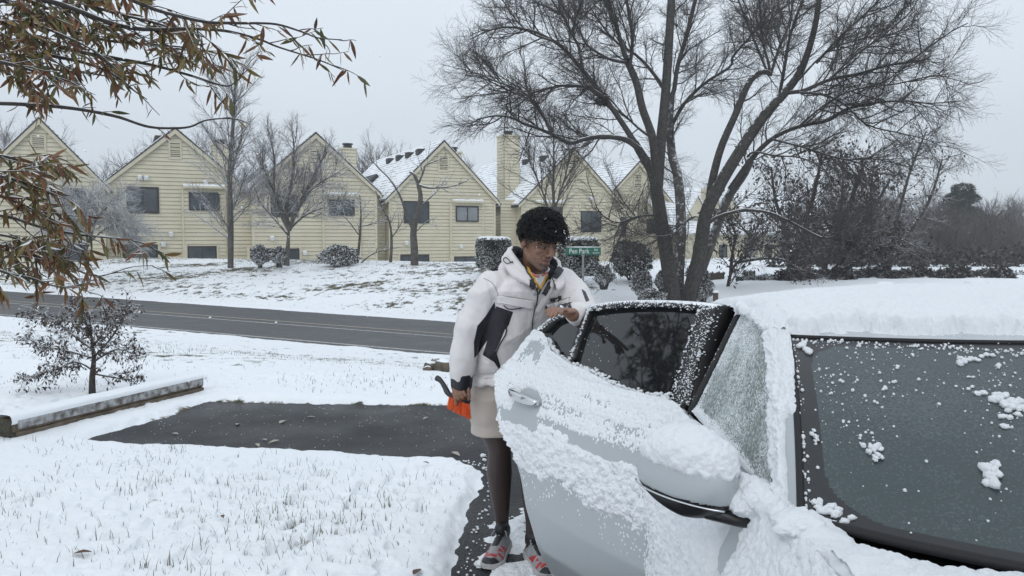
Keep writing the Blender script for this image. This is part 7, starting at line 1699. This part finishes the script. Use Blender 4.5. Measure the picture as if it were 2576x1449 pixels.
seam('cord', [(1267, 655), (1272, 648), (1279, 652), (1285, 660), (1292, 662)], .0022, M_blk, .005); seam('cord', [(1268, 656), (1275, 663), (1285, 662), (1291, 658)], .0022, M_blk, .006)
seam('shoulder_seam', [(1216, 700), (1238, 712), (1252, 738), (1252, 760)], .0014, M_jgrey, .0); seam('chest_seam', [(1252, 744), (1290, 747), (1343, 757)], .0014, M_jgrey, .006)
seam('chest_seam', [(1376, 762), (1400, 757), (1436, 750)], .0014, M_jgrey, .004); seam('front_edge', [(1347, 768), (1340, 800), (1338, 830)], .0022, M_blk, .003)
q = MB(); chain(q, inn, [.022]*20, 12); fm_ = fuse(q, .004, 2); Vc = coords(fm_); Nc = normals(fm_); setco(fm_, Vc+Nc*(.008*(fbm(Vc[:, 0]*22, Vc[:, 1]*22, Vc[:, 2]*22, 19)-.5))[:, None]); pl('fleece_collar', fm_, None, M_fle, jk)
# black cuff
q = MB(); chain(q, [pp(1162, 938, 3.67), pp(1161, 970, 3.68)], [.0545, .050], 26); cm = fuse(q, .004, 2); Vc = coords(cm); Nc = normals(cm); setco(cm, Vc+Nc*(.003*(fbm(Vc[:, 0]*40, Vc[:, 1]*40, Vc[:, 2]*25, 9)-.5))[:, None]); pl('cuff', cm, None, M_jb)
# ---- shorts
Sx = MB(); loft(Sx, [(pel+up*.08, lB*.165, fB*.125), (pel-up*.02, lB*.170, fB*.13), (pel-up*.10, lB*.172, fB*.125)], 34)
shb = pp(1240, 1090, 3.83)
loft(Sx, [(hipR+up*.02, lB*.095, fB*.115), (hipR*.5+shb*.5, lB*.098, fB*.110), (shb+up*.05, lB*.100, fB*.105), (shb, lB*.104, fB*.108)], 30)
shl = hipL*.3+knL*.7; shl[2] = shb[2]; loft(Sx, [(hipL+up*.02, lB*.095, fB*.115), (hipL*.5+shl*.5, lB*.098, fB*.108), (shl, lB*.104, fB*.108)], 30)
sm_ = fuse(Sx, .006, 3); Vs = coords(sm_); Ns = normals(sm_); a1 = (Vs-pel)@lB; w = .010*(ridged(a1*7, Vs[:, 2]*2.2, 3, 211)-.7)+.002*(fbm(a1*30, Vs[:, 2]*30, Vs[:, 1]*30, 212)-.5); setco(sm_, Vs+Ns*w[:, None]); sm_.name = 'shorts'
sh = pl('shorts', sm_, None, mat('beige_twill', (.50, .445, .395), (.56, .50, .445), 5, .85, bump=.2, bscale=200))
# ---- shoes
M_mesh = mat('silver_mesh', (.20, .205, .21), (.36, .37, .38), 260, .5, detail=2); M_red = mat('red_overlay', (.42, .035, .035), rough=.5); M_sole = mat('grey_white_sole', (.50, .50, .50), (.38, .38, .38), 20, .7); M_lace = mat('grey_lace', (.33, .35, .38), rough=.8); M_so = mat('black_overlay', (.015, .015, .017), rough=.5)
def shoe(heel, toe, label, ank, mir=1):
    heel, toe = np.array(heel), np.array(toe); fx = unit((toe-heel)*[1, 1, 0]); sy = np.array([-fx[1], fx[0], 0])*mir; L_ = .305; r = bpy.data.objects.new('shoe', None); COL.objects.link(r); r.parent = person; r['label'] = label; o_ = heel
    def W(x, y, z): return o_+fx*x*L_+sy*y+up*z
    xs = [0, .06, .18, .32, .45, .58, .70, .80, .90, .97, 1.0]; hw = [.018, .034, .040, .038, .040, .046, .051, .051, .044, .028, .012]; ht = [.060, .088, .100, .104, .094, .080, .068, .062, .055, .044, .032]; off = [0, 0, 0, 0, .002, .004, .006, .006, .003, 0, -.002]
    k = 26; V_ = []
    for i, x in enumerate(xs):
        for j in range(k):
            t = 2*math.pi*j/k; c_, s_ = math.cos(t), math.sin(t); yy_ = hw[i]*np.sign(c_)*abs(c_)**.75; zz = .022+(ht[i]-.022)*(.5+.5*s_) if s_ > 0 else .022+.0*s_; z0_ = .022+(ht[i]-.022)*max(0, s_)**.85
            V_.append(W(x, off[i]+yy_*(1-.42*max(0, s_)**2), z0_))
    F = [tuple(int(q) for q in f) for f in gridfaces(len(xs), k, True)]+[tuple(range(k-1, -1, -1)), tuple(range((len(xs)-1)*k, len(xs)*k))]
    q = MB().add(V_, F); me = fuse(q, .004, 3); fc = (fcent(me)-o_); fn = fnorm(me); x = fc@fx/L_; y = np.abs(fc@sy); z = fc[:, 2]; mi = np.zeros(len(x), np.int32)
    mi[(np.abs(x-.48-.35*(z-.04)/.06) < .10) & (y > .022) & (z < .085)] = 1; mi[(np.abs(x-.76) < .035) & (z < .058)] = 1; mi[(x > .88) & (z < .052)] = 2; mi[(x < .14) & (z > .03)] = 2; mi[(x > .10) & (x < .62) & (y < .018) & (fn[:, 2] > .5)] = 2; mi[(np.abs(x-.60) < .02) & (y > .015)] = 3; mi[(np.abs(x-.30) < .05) & (z < .07)] = 3; mi[(np.abs(x-.84) < .03) & (y < .03) & (z > .045)] = 1
    for m_ in (M_mesh, M_red, M_so, M_lace): me.materials.append(m_)
    me.polygons.foreach_set('material_index', mi); me.name = 'upper'; me.transform(Matrix.Translation(-Vector(PO))); link('upper', me, None, r, True)
    sl = MB(); V_ = []; ks = 40; oh = []
    out = [(x, hw[i]+.006) for i, x in enumerate(xs)]
    per = [(x*1.02-.01, off[i]+w_) for i, (x, w_) in enumerate(out)]+[(x*1.02-.01, off[len(xs)-1-i]-w_) for i, (x, w_) in enumerate(out[::-1])]
    n = len(per)
    for lv, (zf, gr_) in enumerate([(lambda x: .0+.022*max(0, x-.78)**1.2*2, .92), (lambda x: .008+.02*max(0, x-.8), 1.0), (lambda x: .028+.012*(x < .2)+.004*max(0, x-.8)*4, .97)]):
        for (x, y) in per: V_.append(W(x, y*gr_, zf(x)))
    F = [(l*n+i, l*n+(i+1) % n, (l+1)*n+(i+1) % n, (l+1)*n+i) for l in (0, 1) for i in range(n)]+[tuple(range(n-1, -1, -1)), tuple(range(2*n, 3*n))]
    sl.add(V_, F); so_ = pmb('sole', sl, M_sole, r, False); md = so_.modifiers.new('b', 'BEVEL'); md.width = .003; md.segments = 2
    q = MB()
    for i in range(6):
        xx = .30+i*.062; zz = .108-.012*i-.0008*i*i; ww = .024; s_ = 1 if i % 2 else -1
        q.tube([Vector(W(xx, -ww, zz-.014)), Vector(W(xx+.012, 0, zz+.004)), Vector(W(xx+.02*s_, ww, zz-.014))], .0030, 6); q.tube([Vector(W(xx+.02, -ww, zz-.016)), Vector(W(xx, 0, zz+.002)), Vector(W(xx-.01, ww, zz-.013))], .0026, 6)
    q.tube([Vector(W(.30, 0, .112)), Vector(W(.33, .03, .118)), Vector(W(.40, .042, .10))], .0026, 6); q.tube([Vector(W(.30, 0, .112)), Vector(W(.34, -.03, .116)), Vector(W(.42, -.036, .098))], .0026, 6)
    pmb('laces', q, M_lace, r); 
    q = MB(); chain(q, [W(.10, 0, .085), W(.17, 0, .108), W(.26, 0, .118)], [.034, .040, .034], 16); pmb('ankle_collar', q, M_so, r)
    q = MB(); q.tube([Vector(W(.30, 0, .10)), Vector(W(.26, 0, .135))], [.020, .018], 10, squash=.35); pmb('tongue', q, M_so, r)
a = G(1279, 1385); t = G(1232, 1428); shoe((anR[0]+.015, anR[1]+.02, 0), (t.x, t.y, 0), 'running shoe left of the other, toe pointing to the viewer', anR)
t = G(1392, 1470); shoe((anL[0]-.012, anL[1]+.05, 0), (t.x, t.y, 0), 'running shoe half hidden by the open door', anL, 1)
# ---- snow brush
Bx0, Bx1 = pp(1097, 950, 3.70), pp(1178, 1010, 3.64)
brush = empty('snow_brush', Bx0, 0, 'black handled snow brush with bright orange bristles held in the lowered hand', 'snow brush')
def bl(mb, name, m, parent=None, smooth=True): mb.v = [tuple(np.array(p)-np.array(Bx0)) for p in mb.v]; return mb.build(name, m, parent or brush, smooth)
M_bh = mat('black_plastic', (.018, .019, .021), (.03, .031, .033), 20, .4); M_or = mat('orange_bristle', (.85, .12, .015), rough=.6, island=[(.85, .13, .02), (.95, .20, .05), (.75, .08, .01), (.90, .28, .12)])
hp = resample([pp(1097, 950, 3.71), pp(1108, 957, 3.70), pp(1118, 972, 3.69), pp(1128, 990, 3.675), pp(1145, 1000, 3.665), pp(1178, 1012, 3.65)], 22)
q = MB(); q.tube([Vector(p) for p in hp], [.012, .014, .014, .013, .012, .011, .011, .0115, .012, .012, .013, .0135, .013, .012, .0125, .013, .013, .013, .013, .013, .012, .011], 12); bl(q, 'handle', M_bh)
q = MB(); A_, C_ = pp(1130, 992, 3.668), pp(1182, 1012, 3.648); q.tube([Vector(A_), Vector(C_)], .0135, 10, squash=.8); bl(q, 'brush_head', M_bh)
rg = np.random.default_rng(8); tb = Tubes(); dn = unit(pp(1155, 1045, 3.64)-pp(1157, 1005, 3.66))
for i in range(620):
    f = rg.uniform(.0, 1.); s0 = A_*(1-f)+C_*f+np.array([0, rg.uniform(-.010, .010), -.006]); L_ = .058+.012*f; d = unit(dn+np.array([(f-.5)*.12, rg.normal(0, .08), 0])+rg.normal(0, .045, 3)); tb.add(np.array([s0, s0+d*L_*.5, s0+d*L_+rg.normal(0, .002, 3)])-np.array(Bx0), [.0013, .0012, .0009], 3)
tb.build('bristles', M_or, brush)
# ---- trodden snow round the feet and crumbs beside the lawn edge
nx = 260; gx, gy = np.meshgrid(np.linspace(-.28, .62, nx), np.linspace(3.1, 4.9, 420)); cX, cY_ = (gx-.0), gy
cov = fbm(gx*9, gy*9, seed=301)+.30*np.exp(-(((gx-.06)/.13)**2+((gy-4.05)/.5)**2))+.22*np.exp(-(((gx-.02)/.2)**2+((gy-3.5)/.22)**2))-.32*ss(.16, .34, np.hypot((gx-.06)/.9, (gy-3.9)/1.9))
th = (cov-.62)*.06+.004*(vn(gx*90, gy*90, seed=302)-.5); th = np.minimum(th, .012+.006*vn(gx*50, gy*50, seed=303))
Sg = np.stack([gx, gy, .003+th], -1); F = gridfaces(420, nx); keep = (th.ravel()[F] > -.001).any(1); F = F[keep]; us, iv = np.unique(F, return_inverse=True)
o = link('trodden_snow', npmesh('trodden_snow', Sg.reshape(-1, 3)[us], iv.reshape(-1, 4)), M_cars, None, True); tag(o, kind='structure')
VV, FF, n0 = [], [], 0; rg = np.random.default_rng(12)
for i in range(420):
    if i < 90: e = rg.integers(9, 13); e2 = e+1; f = rg.uniform(); p = np.array(PAD[e])*(1-f)+np.array(PAD[e2 % len(PAD)])*f+np.array([abs(rg.normal(0, .05))+.04, 0])
    else: p = np.array([rg.uniform(-3.4, -.1), rg.uniform(5.6, 7.3)])
    r = rg.uniform(.002, .0065) if i < 90 else rg.uniform(.001, .0030); V_, F_ = blob((p[0], p[1], r*.6), (r*1.3, r*1.3, r), i, 2, .5); VV.append(V_); FF.append(F_+n0); n0 += len(V_)
for (u, v, r) in [(1210, 1425, .022), (1216, 1150, .016), (1219, 1160, .012), (1217, 1180, .010)]:
    p = G(u, v); V_, F_ = blob((p.x, p.y, r*.6), (r*1.3, r, r), int(u), 3, .5); VV.append(V_); FF.append(F_+n0); n0 += len(V_)
o = link('snow_crumbs', npmesh('snow_crumbs', np.concatenate(VV), np.concatenate(FF), 3), M_cars); tag(o, 'crumbs of snow scattered on the wet asphalt', 'snow', kind='stuff')
# ------------------------------------------------------------------ snowy air
hz = MB().box(-160, 160, -30, 170, -2.7, 26).build('haze', None)
m = bpy.data.materials.new('snowy_air'); m.use_nodes = True; nt = m.node_tree; nt.nodes.remove(nt.nodes['Principled BSDF'])
pv_ = nt.nodes.new('ShaderNodeVolumePrincipled'); pv_.inputs['Density'].default_value = .0020; pv_.inputs['Color'].default_value = (.92, .95, 1, 1); pv_.inputs['Anisotropy'].default_value = .2
nt.links.new(pv_.outputs[0], nt.nodes['Material Output'].inputs['Volume']); hz.data.materials.append(m)
tag(hz, 'pale snowy air softening the far trees', 'haze', kind='stuff')
